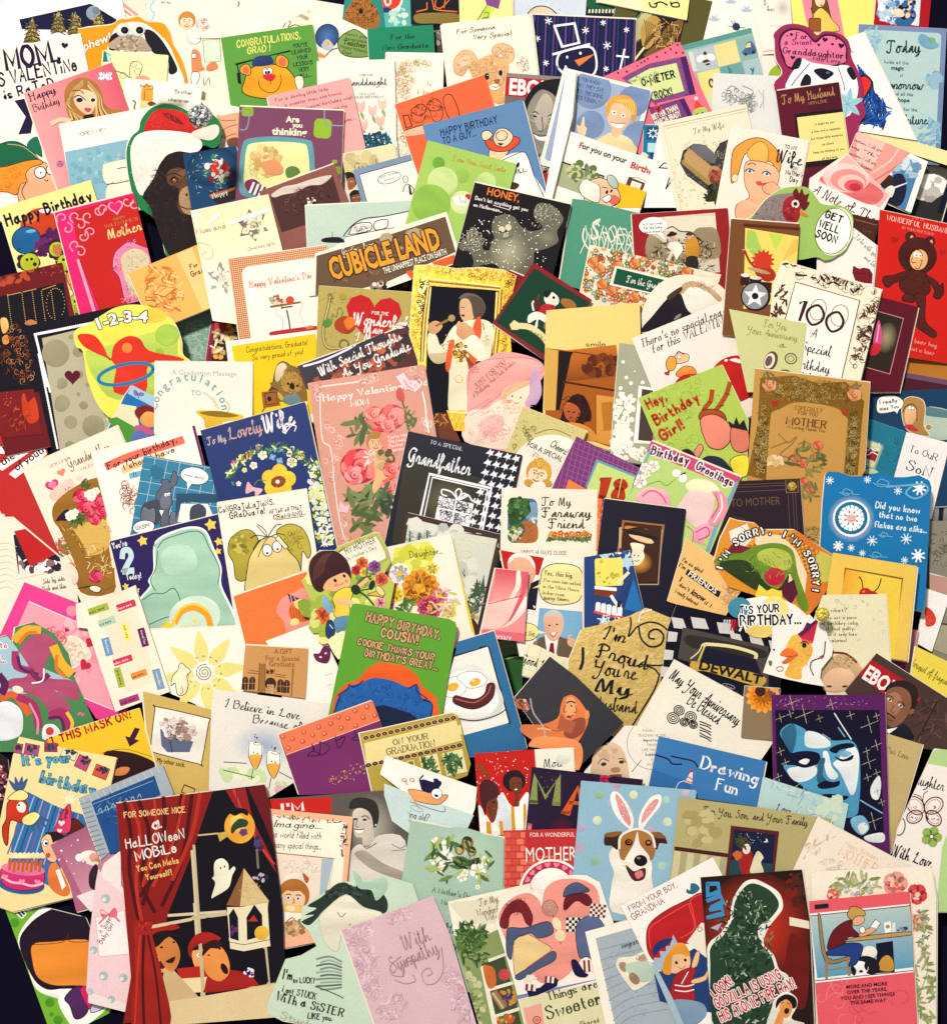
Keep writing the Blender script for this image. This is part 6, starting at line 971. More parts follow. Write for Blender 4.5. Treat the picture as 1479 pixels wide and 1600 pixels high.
B('f0988c',650,620,690,520,790,470,880,450,950,700,900,900,740,800,710,700);B('e86c28',745,620,770,560,860,540,905,600,900,680,840,700,770,680);for_ = [L('a83c10',5,760+k*20,590,765+k*20,640,780+k*19,690) for k in range(6)];B('f8d880',790,540,870,520,900,560,850,600,800,590);P('5a2848',735,480,830,520,760,550);L('f4d8c0',5,760,495,770,545,s=0);L('f4d8c0',5,785,505,800,530,s=0);P('1c6888',825,575,872,560,845,605);E('fff',830,550,14,lc='14141c',lw=3);E('fff',858,542,14,lc='14141c',lw=3);L('14141c',4,830,630,850,620,875,630);E('f8d880',790,700,36,28)
K(41,'plain white card with a small purple butterfly',568,845,965,700,700,'fbf2e6',sh=(568,845,965,697,1170,1150,1100,1420,700,1300,600,900))
B('6a2048',935,945,980,940,1010,890,1050,885,1068,930,1060,990,1030,1020,960,1000);E('f8e8e8',990,970,12,7,30);E('f8e8e8',1030,940,10,7);L('a89878',4,1025,1115,1060,1100,1085,1100);L('a89878',4,1045,1190,1085,1175)
K(42,'tan card with a drawn college building, a gift for a special graduate',410,878,895,905,370,'cc9458',sh=(412,878,895,905,870,1290,380,1220))
T('A GIFT',635,945,40,'6a3c18','i',w=135,rot=-2);T('For a Special',565,995,38,'6a3c18','i',w=265,rot=-2);T('Graduate',592,1040,40,'6a3c18','i',w=200,rot=-2)
P('a06c34',520,1020,565,1020,555,1245,505,1235);P('b47c40',775,1060,790,1065,770,1275,760,1270);P('a06c34',570,1060,640,1065,636,1100,568,1095)
for x,y in ((410,1180),(465,1180),(682,1200),(730,1205)): E('3a2418',x,y-30,24,30);R('3a2418',x-24,y-30,46,70);L('cc9458',3,x,y-50,x,y+40,s=0);L('cc9458',3,x-22,y-8,x+22,y-8,s=0)
E('3a2418',605,1175,44,48);R('d8a870',580,1180,52,90);for_ = [L('6a4420',4,*q,s=0) for q in ((440,1070,510,1080),(430,1090,510,1098),(640,1100,720,1112),(640,1115,720,1126),(520,1010,510,1235),(565,1020,560,1245),(775,1050,765,1270))];Y('cc9458 3a2418',600,1080,34,12,12,8);Y('7a5028 a06c34',600,1230,60,40,30,12,'-')
K(44,'silvery white card with champagne glasses, I believe in love because of you',165,1225,1060,1330,640,'e8e2d8',sh=(170,1222,1065,1335,1000,1800,520,2100,130,1990,150,1350))
T('I Believe in Love',250,1350,66,'2a1c28','c',w=590,lw=1.7,rot=3);T('Because of You',470,1475,70,'2a1c28','c',w=570,lw=1.7,rot=3);RB('a8b8d0','e8e2d8',560,1600,170,80)
K(46,'green and yellow card with a dark-haired boy on a bicycle, to my mother',845,380,1500,20,1000,'b8c458',sh=(845,385,890,340,900,230,980,150,1100,150,1125,120,1400,10,1440,15,1500,130,1530,240,1479,330,1560,400,1500,700,1180,1000,1050,870,960,620))
Y('a0b440 d0d878 e8e490 88a038',1150,560,280,330,50,60);BL('f4ecd4','b8ac68',16,1130,160,1390,40,1430,50,1500,190,1440,240,1200,320,1180,300) 
T('TO',1255,110,50,'2c2820','i',w=56,rot=6);T('MY MOTHER',1185,185,50,'2c2820','i',w=255,rot=6);T("On Mother's Day",1195,228,34,'4a4438','s',w=250,rot=6)
for x,y,r,c in ((1310,245,48,'e87038'),(1265,300,40,'c83038'),(1330,320,40,'f0d060'),(1405,275,50,'8a58a0'),(1000,650,64,'e06030'),(1460,370,50,'e05850'),(1450,550,44,'f0a0b0')): FL(c,x,y,r,6,'8a3020' if c != 'f0d060' else 'e08030')
Y('3a6030 5a8040',1330,350,70,36,14,26,'l');B('7ba8c4',1010,500,1060,540,1090,620,1040,620,1000,560)
B('3a1a20',900,290,930,200,1010,150,1110,155,1190,220,1225,320,1210,400,1150,330,1050,380,1010,460,960,460,920,400);for_ = [L('6a3a30',5,1080-k*12,160+k*4,1030-k*14,230+k*8,1010-k*12,320+k*10) for k in range(7)];B('f0b480',1040,380,1110,340,1180,320,1220,370,1210,420,1150,460,1060,460,1010,440);E('1a1014',1102,380,12,16);E('1a1014',1172,345,11,15);L('a04030',5,1130,415,1150,410,1165,395);E('e88868',1110,415,20,14);E('e88868',1190,385,16,12)
BL('f0cc40','3a2c10',5,1080,520,1120,460,1200,430,1240,470,1210,560,1220,640,1150,670,1095,650,1100,580);B('f0b888',1090,530,1180,520,1240,540,1210,575,1130,560);L('f0b888',30,1290,420,1350,370);B('5a88a8',1100,670,1230,650,1240,700,1140,780,1100,760);BL('1c3868','14141c',5,1040,700,1080,690,1100,780,1060,830,1030,790);L('f0ece8',6,1060,720,1085,750,s=0);L('1c5030',14,1290,470,1340,500,1400,570);E('1c2c28',1260,450,36,40);E('1c2c28',1385,415,40,22,-40);BL('d8b050','3a2c10',5,1350,490,1440,460,1470,510,1430,500);E('f0d890',1448,460,24,46,-10,lc='5a4420',lw=5);L('1c2c28',7,1260,480,1310,455,1380,440);B('f4ecb8',1050,860,1100,800,1180,780,1150,1000)
F(600,830)
K(43,'white card of painted zinnias with a yellow spine, daughter',-350,225,520,30,900,'f6ecd8',sh=(-200,200,40,130,515,28,700,800,560,900,0,900))
P('e8e058',80,130,350,75,380,250,340,330,200,330,60,260);Y('d0d040 f0e878 c8cc50',230,220,130,110,24,50);T('Daughter...',200,205,60,'3a3418','s',w=260,rot=5,lw=1.1);P('f4cc30',515,28,545,50,700,800,670,770)
for x,y,r,c,n in ((20,400,95,'e05850',7),(120,325,80,'f8f4ec',8),(280,440,145,'f0982c',14),(90,490,62,'f4d040',6),(430,500,62,'e070a0',9),(350,590,95,'d84878',14),(30,560,50,'f0a8b8',6),(500,620,60,'f4e090',8),(370,290,50,'f0e070',7)): FL(c,x,y,r,n,'f0b830',w=.3 if n > 8 else .46)
Y('e07820 f8c050',280,440,90,80,40,30,'-');Y('f090b0 c83068',350,590,70,60,30,24,'-');Y('6a8c3c 4a6c2c',170,570,60,50,12,40,'l');Y('f0e070 e8b8c8 c8cc60',460,560,110,110,30,26,'l')
SEL('winter landscape');F(600,830);P('3a2420',560,10,915,35,790,800,700,800)
P('d4d4c4',530,0,870,60,720,720,640,600);Y('dcdccc c4c8b8',640,350,90,130,20,40);Y('3a5038 5a7050 2a3c2c 6a7c58',710,520,60,130,110,18,'l');P('3a5038',715,360,745,500,680,500);P('3a5038',768,330,775,480,735,470);L('24301c',5,600,310,620,350,615,290);Y('c8a060 a07c48',690,650,30,30,12,14)
TT('THE BLESSING OF LIFE|is|the family|together',575,50,30,'f4eec0','r',lh=1.5,m='g',b=1)
K(45,'white speech bubble cartoon card with photographs of laughing men in suits',880,140,1640,250,900,'f6eee0',sh=(895,145,1230,180,1640,240,1570,1000,1500,1020,1050,960),m='g')
P('c01c1c',895,145,1230,205,1190,340,860,290);B('e8b090',955,290,960,210,1020,165,1100,175,1155,240,1165,330,1140,400,1160,440,1120,470,1040,330);B('f4ece4',955,250,970,200,1040,165,1120,190,1158,250,1158,290,1110,220,1020,200);P('14142c',1110,480,1130,400,1195,370,1165,610,1100,600);P('fff',1145,570,1165,580,1155,598)
BL('f4e49c','14141c',6,1200,400,1225,290,1330,248,1479,270,1530,340,1535,440,1490,540,1350,568,1240,540,1195,470);P('f4e49c',1215,400,1215,430,1140,440);T('Yes, this big.',1232,335,44,'14141c','r',b=1,w=225,rot=-2,lw=1.3);TT("I've seen him naked|in the White House|locker room",1230,388,31,'14141c','r',rot=-2,lh=1.55,b=1,lw=1.1);T('many times.',1230,525,36,'14141c','r',b=1,w=200,rot=-4)
P('7cb0d0',1195,590,1580,625,1540,1000,1165,890);B('8a7464',1165,890,1185,830,1240,810,1380,820,1480,870,1540,960,1530,1000);P('6a5444',1170,890,1190,825,1250,800,1290,960);P('6a5444',1330,960,1350,810,1500,870,1560,1000);P('fdf4ec',1235,800,1345,790,1320,960,1255,950);P('7a1c2c',1280,860,1305,862,1312,960,1262,950);B('e8b090',1230,720,1240,660,1300,625,1365,650,1380,730,1345,820,1300,850,1250,810);B('c8c4bc',1225,700,1235,640,1300,605,1370,640,1385,720,1360,670,1290,650,1245,670);B('fdfaf4',1280,785,1325,780,1310,805);L('8a3028',6,1275,780,1300,815,1330,778);E('3a2c24',1272,725,10,6);E('3a2c24',1330,718,10,6);E('e8b090',1450,860,44,34,20);L('e8b090',14,1430,850,1420,810,1440,800);BL('f4e49c','14141c',5,1080,715,1150,720,1190,760,1185,800,1130,840,1060,830);P('f4e49c',1175,755,1250,785,1180,790);T("can't lie.",1000,800,44,'14141c','i',w=170,rot=-4)
K(47,'pink rose petal close-up card reading anniversary',858,285,1112,310,560,'f09090',sh=(858,285,1112,312,1078,852,738,818),m='g')
GR('d84858','f4a8a0',860,290,250,260);B('f4c8bc',800,560,900,540,1030,505,1080,500,1040,560,900,740,780,750,740,760);B('fbe4dc',960,520,1010,420,1020,315,1050,315,1050,420,1000,510,980,530);B('d85868',1050,310,1110,315,1105,420,1020,640,960,700,1000,600,1060,440);B('fbe0d8',1090,500,1090,600,1000,700,900,750,980,680);L('c84058',6,805,560,950,525,1060,500);R('e06474',745,755,345,90,0);T('anniversary',740,815,40,'fbeee8','i',w=240,rot=0)
K(44.5,'green leaf photograph card below the rose petal card',870,840,1080,850,700,'3c7838',sh=(860,800,1080,820,1062,1200,1000,1300,900,1100));B('a8c890',880,850,1075,860,1068,900,990,970,900,980);B('2a5c28',900,1000,1065,960,1060,1200,1000,1270);L('c8dcb0',6,890,900,980,880,1070,870);L('c8dcb0',8,910,990,1000,970,1068,960)
K(49,'lime green cousin birthday card with a shaggy blue mound outlined in orange',-270,545,540,690,1100,'5ca02c',sh=(-215,556,-240,560,-265,600,-270,640,-430,1420,0,1520,440,1440,560,740,548,700,500,676),m='g')
for q in (("HAPPY BIRTHDAY,",-140,690,80,600,4),("COUSIN!",-25,810,78,305,2),("COOKIE THINKS YOUR",-205,870,58,610,2),("BIRTHDAY'S GREAT...",-150,960,60,580,1)): T(q[0],q[1],q[2],q[3],'d8a878','s',b=2,w=q[4],rot=q[5],j=4,oc='3a2c1c',ow=6)
B('e85c1c',-400,1400,-380,1280,-300,1180,-200,1140,-130,1060,-40,1010,0,1010,60,1020,160,1040,260,1120,290,1190,390,1270,410,1330,390,1440,0,1560,-420,1460);B('1c5ca4',-380,1440,-370,1310,-280,1200,-180,1170,-80,1130,60,1150,180,1200,260,1190,290,1280,360,1310,370,1420,300,1490,0,1540,-380,1480)
Y('14448c 2c78c0 0c3470',-20,1330,340,150,110,26,'-');L('0c1c3c',7,-390,1400,-340,1280,-350,1260,-280,1215,-270,1180,-230,1200,-160,1150);L('0c1c3c',7,190,1210,250,1180,250,1230,330,1290,300,1300,370,1330,360,1420);P('0c1c3c',-360,1440,-150,1360,0,1340,200,1400,260,1450,180,1500,-350,1560)
K(48,'blue framed card with fried eggs and a sausage smile on a plate',550,870,850,765,1300,'2c6c9c',sh=(570,850,845,768,1075,1578,1100,1680,560,1760,400,1500),m='g')
P('f4ece0',520,980,800,888,965,1475,590,1578,430,1500);P('1c2430',540,955,720,905,740,890,805,882,812,900,975,1480,965,1490,950,1478,790,895,530,975) ;P('f4ece0',530,972,798,890,960,1475,590,1578,430,1500);B('dcdcd8',380,1200,480,1080,620,1030,760,1060,880,1200,920,1330,860,1430,700,1470,500,1450,380,1350);B('f8f6f0',400,1220,500,1110,620,1070,740,1090,850,1220,880,1320,800,1420,660,1440,500,1420,400,1330);L('20242c',9,560,1440,700,1460,860,1420,940,1370)
BL('fcfaf4','6a6a68',4,470,1160,540,1120,620,1150,630,1220,580,1270,500,1280,450,1240);BL('fcfaf4','6a6a68',4,560,1120,640,1080,740,1090,790,1140,760,1190,660,1210,600,1170);RB('f8c048','f0a830',530,1200,46,32);RB('f8c048','f0a830',698,1163,44,30);E('f8f0d0',685,1150,12,6)
B('5a1c20',525,1290,550,1262,600,1275,700,1290,770,1250,790,1180,830,1165,855,1190,840,1280,780,1340,690,1370,590,1350,540,1330);L('a86058',10,550,1290,690,1320,790,1260,820,1190);L('20141c',5,525,1310,600,1355,700,1370,800,1325,850,1250)
K(46.5,'cream plaid card with good in brush lettering',1050,870,1500,960,400,'f0e8c4',sh=(1090,860,1180,880,1300,940,1640,1120,1600,1260,1060,1110))
for k in range(5): L('c8cca0',4,1120+k*90,860+k*40,1060+k*90,1120+k*50,s=0)
L('c8cca0',4,1080,950,1640,1180,s=0);L('c8cca0',4,1065,1050,1640,1260,s=0);T('Good Luck',1060,1010,70,'14141c','c',w=260,rot=5,b=1)
K(54.5,'black card with a shirtless man in a chain gazing up',1270,965,2012,1462,900,'06061a',sh=(1275,965,1479,1120,1845,1475,1680,1640,1500,1820,1200,1560,1005,1280),m='g')
B('d87030',1345,1420,1360,1340,1390,1270,1450,1250,1520,1300,1570,1400,1560,1500,1479,1640,1380,1700,1200,1640,1050,1540,1090,1480,1200,1490,1300,1460);B('1a0c10',1380,1280,1410,1230,1479,1200,1560,1240,1600,1330,1570,1390,1500,1300,1440,1260);B('f0a060',1400,1300,1450,1280,1480,1340,1460,1420,1400,1440);B('8a3414',1440,1460,1540,1440,1540,1540,1450,1600,1380,1560);L('8a3410',7,1240,1500,1320,1540,1400,1520);L('f0a868',14,1120,1540,1200,1520,1280,1530);P('a84c1c',1360,1400,1400,1450,1480,1470,1440,1560,1330,1520);B('b85020',1010,1310,1060,1290,1110,1330,1100,1390,1040,1380);Y('2a1410 c8a898 8a4c30',1070,1340,50,50,20,12)
for q in ((1125,1290,1150,1400,1220,1500,1240,1578),(1090,1480,1160,1560,1240,1578)): L('d8d4d0',9,*q);L('5a5458',4,*q)
L('1a0808',10,1405,1322,1435,1310,1470,1322);L('8a3410',6,1395,1340,1380,1385,1400,1392);P('7a2c10',1400,1425,1440,1430,1435,1442,1405,1438);E('1a0808',1440,1345,10,5);L('3a1408',6,1410,1420,1435,1425,1455,1415);L('3a1408',5,1470,1340,1480,1390,1460,1395);B('e08848',1545,1400,1570,1380,1580,1430,1550,1450)
F(900,830)
K(48.5,'plain cream folded strip hanging from the faraway friend card',-70,250,140,240,570,'f0e0c8',sh=(60,160,155,165,140,815,50,810,40,400));L('c83c18',5,80,560,100,640,s=0)
K(47,'navy card with a yellow block, blue stars and a big toothed grin',155,180,410,145,700,'1c3c78',sh=(60,200,405,145,430,220,525,635,300,690,60,740),m='g');CUR['z'] = 49
Y('e8f0f4 2c6ca8',330,200,90,50,40,10);ST_('b8d4e4',390,240,70,6,.5);ST_('b8d4e4',220,200,50,6,.5);P('1c6cac',440,360,520,635,370,600);P('183470',300,540,440,360,370,600);R('f0e068',140,210,215,215,6,r=20);Y('c8c040 b0b030',245,310,95,95,14,14);P('7a3018',140,440,310,455,290,520,140,490);P('f4f4f0',140,420,310,435,310,462,140,445)
for k in range(5): R('f0f0f0',150+k*42,545+k*9,38,80,12,r=14)
L('e04838',20,140,620,250,650,360,665);ST_('b8d4e4',210,690,46,6,.5);Y('e8f0f4',250,670,90,30,20,8);L('f4f4f0',24,320,400,370,350,400,320);L('f0e068',12,320,400,370,350,400,320);L('f4f4f0',24,270,500,310,560,340,570);E('14141c',330,560,16,28,20)
SEL('glowing lamp');F(900,830);P('3a1c10',350,-20,655,-10,630,390,470,400);P('c8a878',330,-30,350,-30,345,130,325,130);L('b09474',9,660,-10,640,260,630,410,470,410,s=0);RB('f0a838','3a1c10',480,240,110,90);B('f8eccc',420,90,520,105,515,150,525,200,480,260,420,250,430,150);E('2a1c14',447,185,6);E('2a1c14',478,190,6);L('2a1c14',5,445,225,465,232,482,222);E('f0c898',500,55,100,26,12);B('1c0c0c',400,-10,600,40,610,70,500,40,400,20)
K(50,'shimmering gold card with black pen script, Im proud youre my husband',40,740,740,550,1000,'e0c070',sh=(40,760,420,650,540,590,742,675,715,800,640,1200,400,1640,-60,1400,-60,1000),m='f')
Y('e8cc84 d4b464',350,950,300,300,50,30,m='f');L('fdf4e0',12,480,700,500,630,600,600);L('14141c',12,415,665,420,720,400,810,430,780,470,735,560,700,650,720,720,780);L('14141c',14,480,740,500,830,570,890,650,870,670,800,620,755,565,775,560,820,600,830);L('14141c',12,540,1040,600,1060,640,1110);L('14141c',12,540,1030,620,1035,660,1030);L('14141c',12,380,1578,480,1420,600,1220,640,1100);L('14141c',22,50,900,50,1000,30,1060)
for q in (("I'm",200,820,105,180,28),('Proud',150,960,115,410,30),("You're",130,1090,115,340,24),('My',150,1230,110,280,22),('Husband',130,1360,100,340,22)): T(q[0],q[1],q[2],q[3],'14141c','c',w=q[4],rot=q[5],lw=1.6)
K(49,'apricot friends card lettered like cut-out type',790,60,1310,380,700,'f0c078',sh=(845,55,1320,375,1150,650,760,560,700,540))
L('f8dcc0',4,1150,640,1310,390,s=0);Y('a87850 c89068',1190,480,70,110,24,34,'c');P('14141c',860,290,1112,468,1092,512,838,330);T('FRIENDS',852,335,42,'fbf0dc','i',b=1,w=265,rot=3);T("I'm so glad",815,230,36,'3a2418','s',b=1,w=180,rot=0);T("I'm",790,270,36,'3a2418','s',b=1,w=60);T("don't",790,420,36,'3a2418','s',w=95,b=1);T('know',875,480,44,'14141c','i',b=2,w=120,sl=.2);T('if I',985,560,34,'3a2418','r',w=60,b=1);T('I really believed',760,470,34,'3a2418','s',w=200,b=1,rot=0);T('T',785,380,44,'14141c','r',b=2)
K(51,'black race car card with chequered flag and a yellow sponsor hood',760,560,1479,700,1100,'08081c',sh=(770,562,1150,655,1640,760,1610,900,1540,1400,1380,1340,660,1110,700,760),m='g')
for i,(x,y,w) in enumerate(((730,660,90),(880,660,110),(1080,700,110),(720,790,60),(690,930,60),(665,1060,60),(1180,780,80),(1330,800,90),(1479,840,90))): P('d4d0cc',x,y,x+w,y+15,x+w+30,y+95,x+20,y+85) if i < 3 or i > 5 else P('d4d0cc',x-12,y-20,x+w,y-10,x+w-10,y+60,x-20,y+60)
for k in range(6): P(('c8c8c8','c8c8c8','c8c8c8','d83030','b02038','801828')[k],1135+k*20,680,1148+k*20,682,1135+k*20,768,1122+k*20,762)
T('NASCAR',1245,765,74,'fdfaf8','i',b=2,w=390,sl=.25,rot=0)
P('4a4440',820,740,1479,890,1479,1200,780,980);B('2c2824',860,800,1200,860,1450,920,1400,980,900,900);L('e8dca0',26,985,880,1010,870,1200,890,1370,940,1380,975);P('14122c',985,890,1380,985,1430,1120,960,1010);L('d8c060',14,940,1000,985,890,s=0);B('c8a440',880,1010,960,1010,1430,1110,1420,1200,1330,1180,1000,1080,890,1080);T('DEWALT',935,1060,70,'14141c','i',b=2,w=500,rot=3);P('0c0c24',990,1110,1410,1210,1380,1340,1100,1200);E(None,1172,1195,50,16,5,lc='a8a8b0',lw=4);T('ford',1148,1203,20,'a8a8b0','c',w=50);L('f0e4b0',9,880,980,940,930,970,870);B('d8d4c8',1320,1280,1360,1245,1400,1250,1390,1300)
K(53,'cream embossed card, may your anniversary be blessed',750,985,1500,1400,1000,'f2ead8',sh=(752,985,1560,1425,1600,1500,1330,1900,1280,2100,900,2000,480,1600,470,1480))
for q in (("May Your Anniversary",715,1130,96,640,6),("Be Blessed",850,1325,92,290,5)): T(q[0],q[1],q[2],q[3],'181428','c',w=q[4],rot=q[5],lw=2.2)
for x,y,r in ((745,1440,46),(790,1380,40),(880,1430,44),(830,1470,34),(900,1490,32)): 
    for k in (1,.66,.33): E(None,x,y,r*k,r*k*.9,lc='14141c',lw=8)
for k in range(6): L('14141c',9,950,1465+k*22,990+k%2*20,1480+k*24,1035,1500+k*24,s=0)
Y('e4dcc8 fdf8ea',1150,1150,330,60,40,30,'c',rot=2);Y('e4dcc8',1380,1480,80,90,26,28,'c')
F(1179,830)
K(50,'round-cornered apology card with green shape, waffle cones and curved lettering',-260,200,600,200,900,'e09028',sh=(-270,60,-190,-100,-130,-80,0,-60,60,-10,300,-10,610,190,650,260,640,310,480,570,410,650,200,560,-200,430,-320,240),m='g');CUR['z'] = 50
P('d87828',100,100,330,0,610,200,640,330,440,620,200,500);CH('b06418','e8a040',200,-10,16,14,22,30);P('c8c058',500,150,610,200,648,270,590,380,480,400,440,250);P('f0d8b0',0,20,200,30,320,150,400,330,380,500,0,200);P('f0e8dc',-200,0,-60,-60,-20,60,-160,200);E(None,-140,40,80,80,lc='a89878',lw=4);CH('b06418','e8a040',-30,80,5,4,24,30)
B('6a8c28',-320,230,-200,160,-60,130,60,100,150,90,240,110,300,170,330,330,410,560,390,620,330,560,270,330,200,420,90,450,0,370,-100,300,-220,280);B('b8c050',30,160,140,130,260,170,280,270,200,300,60,240,20,210);B('2c3c1c',-280,250,-100,220,0,280,80,400,180,440,260,330,220,480,60,480,-120,380);P('7a1c30',-170,-80+170,-30,130,-110,170,-230,170);E('c0203c',150,350,80,70);P('f0d848',0,500,30,410,90,460,130,440,190,460,240,440,200,520,100,560);P('5a1430',200,430,300,370,330,480,280,560,210,500);Y('405c1c 98a840',100,260,200,120,50,26,'-')
for i,ch in enumerate("I'M SORRY, I'M SORRY!"):
    a = math.radians(-72+i*8.6);x,y = 90+355*math.sin(a),395-375*math.cos(a);T(ch,x,y,58,'fdf8f0','r',b=2,rot=-72+i*8.6,al='c',oc='14101c',ow=9,lw=1.5)
K(54,'white die-cut duck card with a party hat topped by a yellow pompom',-120,500,500,480,800,'f8f2ea',sh=(-140,540,-60,520,60,500,200,520,310,570,400,650,470,690,540,740,560,820,600,900,590,960,510,1060,500,1130,530,1195,380,1170,200,1130,60,1090,90,1000,130,900,130,780,120,720,-60,700,-130,640),sm=0)
E('3c88a0',-120,590,90,80);E('e8f4f8',-160,580,30,20,-40);E('f8dc80',150,620,110,120);E('f0d070',60,760,130,60) ;P('f8f2ea',130,740,420,640,470,700,300,900,140,900);T("IT'S YOUR",-130,640,70,'101020','s',b=2,w=330,rot=-2,oc='fdfaf4',ow=8,j=3,lw=1.2);T('BIRTHDAY...',-110,725,84,'101020','s',b=2,w=480,rot=0,oc='fdfaf4',ow=8,j=4,lw=1.2)
P('c82848',325,795,460,690,485,690,445,860,380,860);GR('2a1c50','b02848',400,700,50,80,30);P('5a1c40',330,790,470,680,480,700,360,810);P('e85840',350,820,440,850,436,868,360,850);B('f0b848',280,810,330,800,360,850,430,870,440,940,390,1030,360,1060,350,1140,230,1110,260,1020,240,900);Y('f8d078 e09c30 f4c050',340,960,70,140,70,20,'-');B('e87030',195,940,240,900,290,910,330,950,300,980,240,1020,205,1010,250,970,200,960);L('8a3014',5,230,965,290,965,325,950);E('14101c',378,878,18,20);L('3a1424',7,350,860,385,850,410,870);L('3a2050',8,540,850,530,950,500,975,440,1000,425,1050,450,1110);Y('b02858',510,972,14,14,5,10);E('3a2050',145,912,8);B('5a7030',105,1000,130,1000,125,1035,108,1030);E(None,190,1060,26,18,lc='c88848',lw=6)
K(51,'yellow matted cherry photograph card',600,165,1245,268,900,'f0c858',sh=(600,165,1245,268,1170,1000,550,900,550,480))
P('8a6420',690,280,1140,360,1090,740,655,640);P('f4d048',700,293,1128,372,1070,1000,660,640);GR('f0a830','f4d048',700,293,180,300,2,hz=1);L('5a1c14',9,830,440,820,380,800,350);L('5a1c14',9,905,475,950,430,970,365);E('c8201c',850,480,50,44);E('b81c1c',900,500,50,40);E('f09078',835,465,10,8)
K(52,'pale confetti card about birthday cake calories with a blond head',490,495,1005,488,1100,'ece4c0',sh=(520,495,1005,488,1040,1000,1080,1400,560,1300,440,700))
for i,(t,x,y,w) in enumerate((('Guess what?',445,625,270),('You can eat a piece',470,680,315),('of birthday cake',510,722,285),("and not feel guilty,",440,765,335),('because it only has',450,808,340),('no calories!',520,855,190))): T(t,x,y,32,'2a2014','r',w=w,b=1,lw=1.1)
Y('c8b878 8a8468 b09c50',780,700,230,250,18,16,'c');B('c8a878',500,1100,560,1000,640,950,740,960,800,1020,830,1120,700,1230,540,1230);B('e8bc98',530,1120,600,1060,720,1060,770,1140,720,1220,560,1230,520,1180);L('7a1c28',16,600,935,700,945,780,1010);Y('a88450 e0c898 8a6838',650,1010,110,50,40,24,'-');E('4a3428',570,1195,22,8);E('4a3428',690,1195,22,8)
K(49,'pink card with an embossed row of magenta roses',1030,720,1250,760,700,'e8a0b0',sh=(1030,720,1258,765,1240,900,1200,1130,1040,1080));P('c84878',1045,770,1185,800,1150,1100,1060,1070);RO(1100,930,62,('e06088','f090a8','a02858'));Y('a02858 e88098 7a1c40',1110,930,70,150,60,20,'c')
K(46,'white card with a small red embossed feather',1310,450,1500,495,600,'f8f4f0',sh=(1315,440,1500,500,1360,930,1240,860));B('d83c28',1310,590,1350,600,1390,660,1380,720,1320,735,1310,680);Y('8a1c18 f07050',1340,670,34,60,16,18,'-')
K(45,'worn stone and wood photograph card along the right edge',1340,-60,1560,-60,1000,'8a8474',sh=(1330,-80,1560,-80,1560,1100,1360,1000));Y('6a6454 a09880 544e40',1430,130,90,150,70,30,'-');L('f0ece0',8,1330,320,1479,360,s=0);P('c09484',1335,330,1500,360,1500,500,1320,440);L('3a2c20',8,1430,710,1500,720,s=0);P('a8a088',1400,720,1500,730,1500,960,1370,910)
K(52.5,'bright yellow card with a fragrant flowers quote in script',1235,885,1560,1040,500,'f0d850',sh=(1235,885,1560,1040,1560,1370,1190,1180));T('bouquet of fragrant flowers',1205,1035,60,'4a4018','c',w=470,rot=4,lw=1.3);B('fbf4e0',1360,930,1400,910,1430,975,1370,945)
K(55,'magazine cover of a man in a dark suit before brown doors',935,940,1560,1310,900,'4a3430',sh=(935,940,1500,1300,1500,1700,1000,1640,690,1230),m='g')
Y('5a4038 6a5048 3c2a28',1350,1450,160,150,30,70,'-');L('2a1c1c',8,1400,1320,1250,1600,s=0);P('b01824',890,985,1140,1140,1000,1260,800,1110);T('EBONY',818,1125,116,'fbf4ee','i',b=2,w=370,rot=2)
B('2a1c1c',1000,1240,1040,1170,1130,1150,1230,1190,1255,1290,1220,1380,1200,1420,1120,1260);B('8a5a40',1000,1260,1040,1210,1120,1200,1190,1250,1200,1350,1150,1450,1070,1510,1010,1480,985,1380);B('a87458',1010,1280,1080,1240,1130,1300,1100,1400,1030,1420);E('f0e4dc',1035,1300,20,10,10);E('f0e4dc',1118,1345,20,10,10);E('14101c',1037,1300,9);E('14101c',1120,1346,9);L('2a1814',7,1010,1275,1040,1268,1065,1290);L('2a1814',7,1095,1318,1130,1315,1150,1345);L('241414',10,1000,1395,1035,1410,1075,1440);L('5a2420',6,1005,1440,1030,1455,1060,1460);L('4a2c20',5,1070,1340,1045,1385,1070,1400);E('8a5a40',1205,1390,16,26,10)
P('f8f4f0',1000,1530,1100,1510,1030,1560);B('181820',1020,1600,1110,1500,1160,1490,1220,1600);E('b81c2c',1260,1295,10,20,10)
F(0,1080)
K(19,'dark red lace-patterned card at the left edge under the cut-out card',-60,480,120,480,900,'24101a',sh=(-60,440,60,520,80,700,0,1000,-60,1000));Y('7a3040 a85058 f0d0c8',20,700,40,150,40,12)
K(40,'yellow mask card with a black arrow, put this mask on',380,350,1080,130,900,'f4c428',sh=(360,370,560,290,1080,130,1180,500,1330,1000,700,1200,500,600))
T('PUT THIS MASK ON!',300,455,72,'a81c18','s',w=770,b=2,rot=-2,j=2);P('3a1430',1040,280,1080,290,1040,370,1075,380,1000,428,965,345,1000,355);B('2a0c10',800,480,960,465,1120,510,1200,570,1100,650,860,720);B('d08040',880,620,930,585,1000,590,970,640,890,650);L('5a4018',4,790,475,960,445,1170,505)
K(42,'tan card with a sketched ice cream cup, my other sock',1190,30,1680,130,900,'d0b060',sh=(1100,0,1180,20,1785,185,1700,1100,1250,720,1130,300))
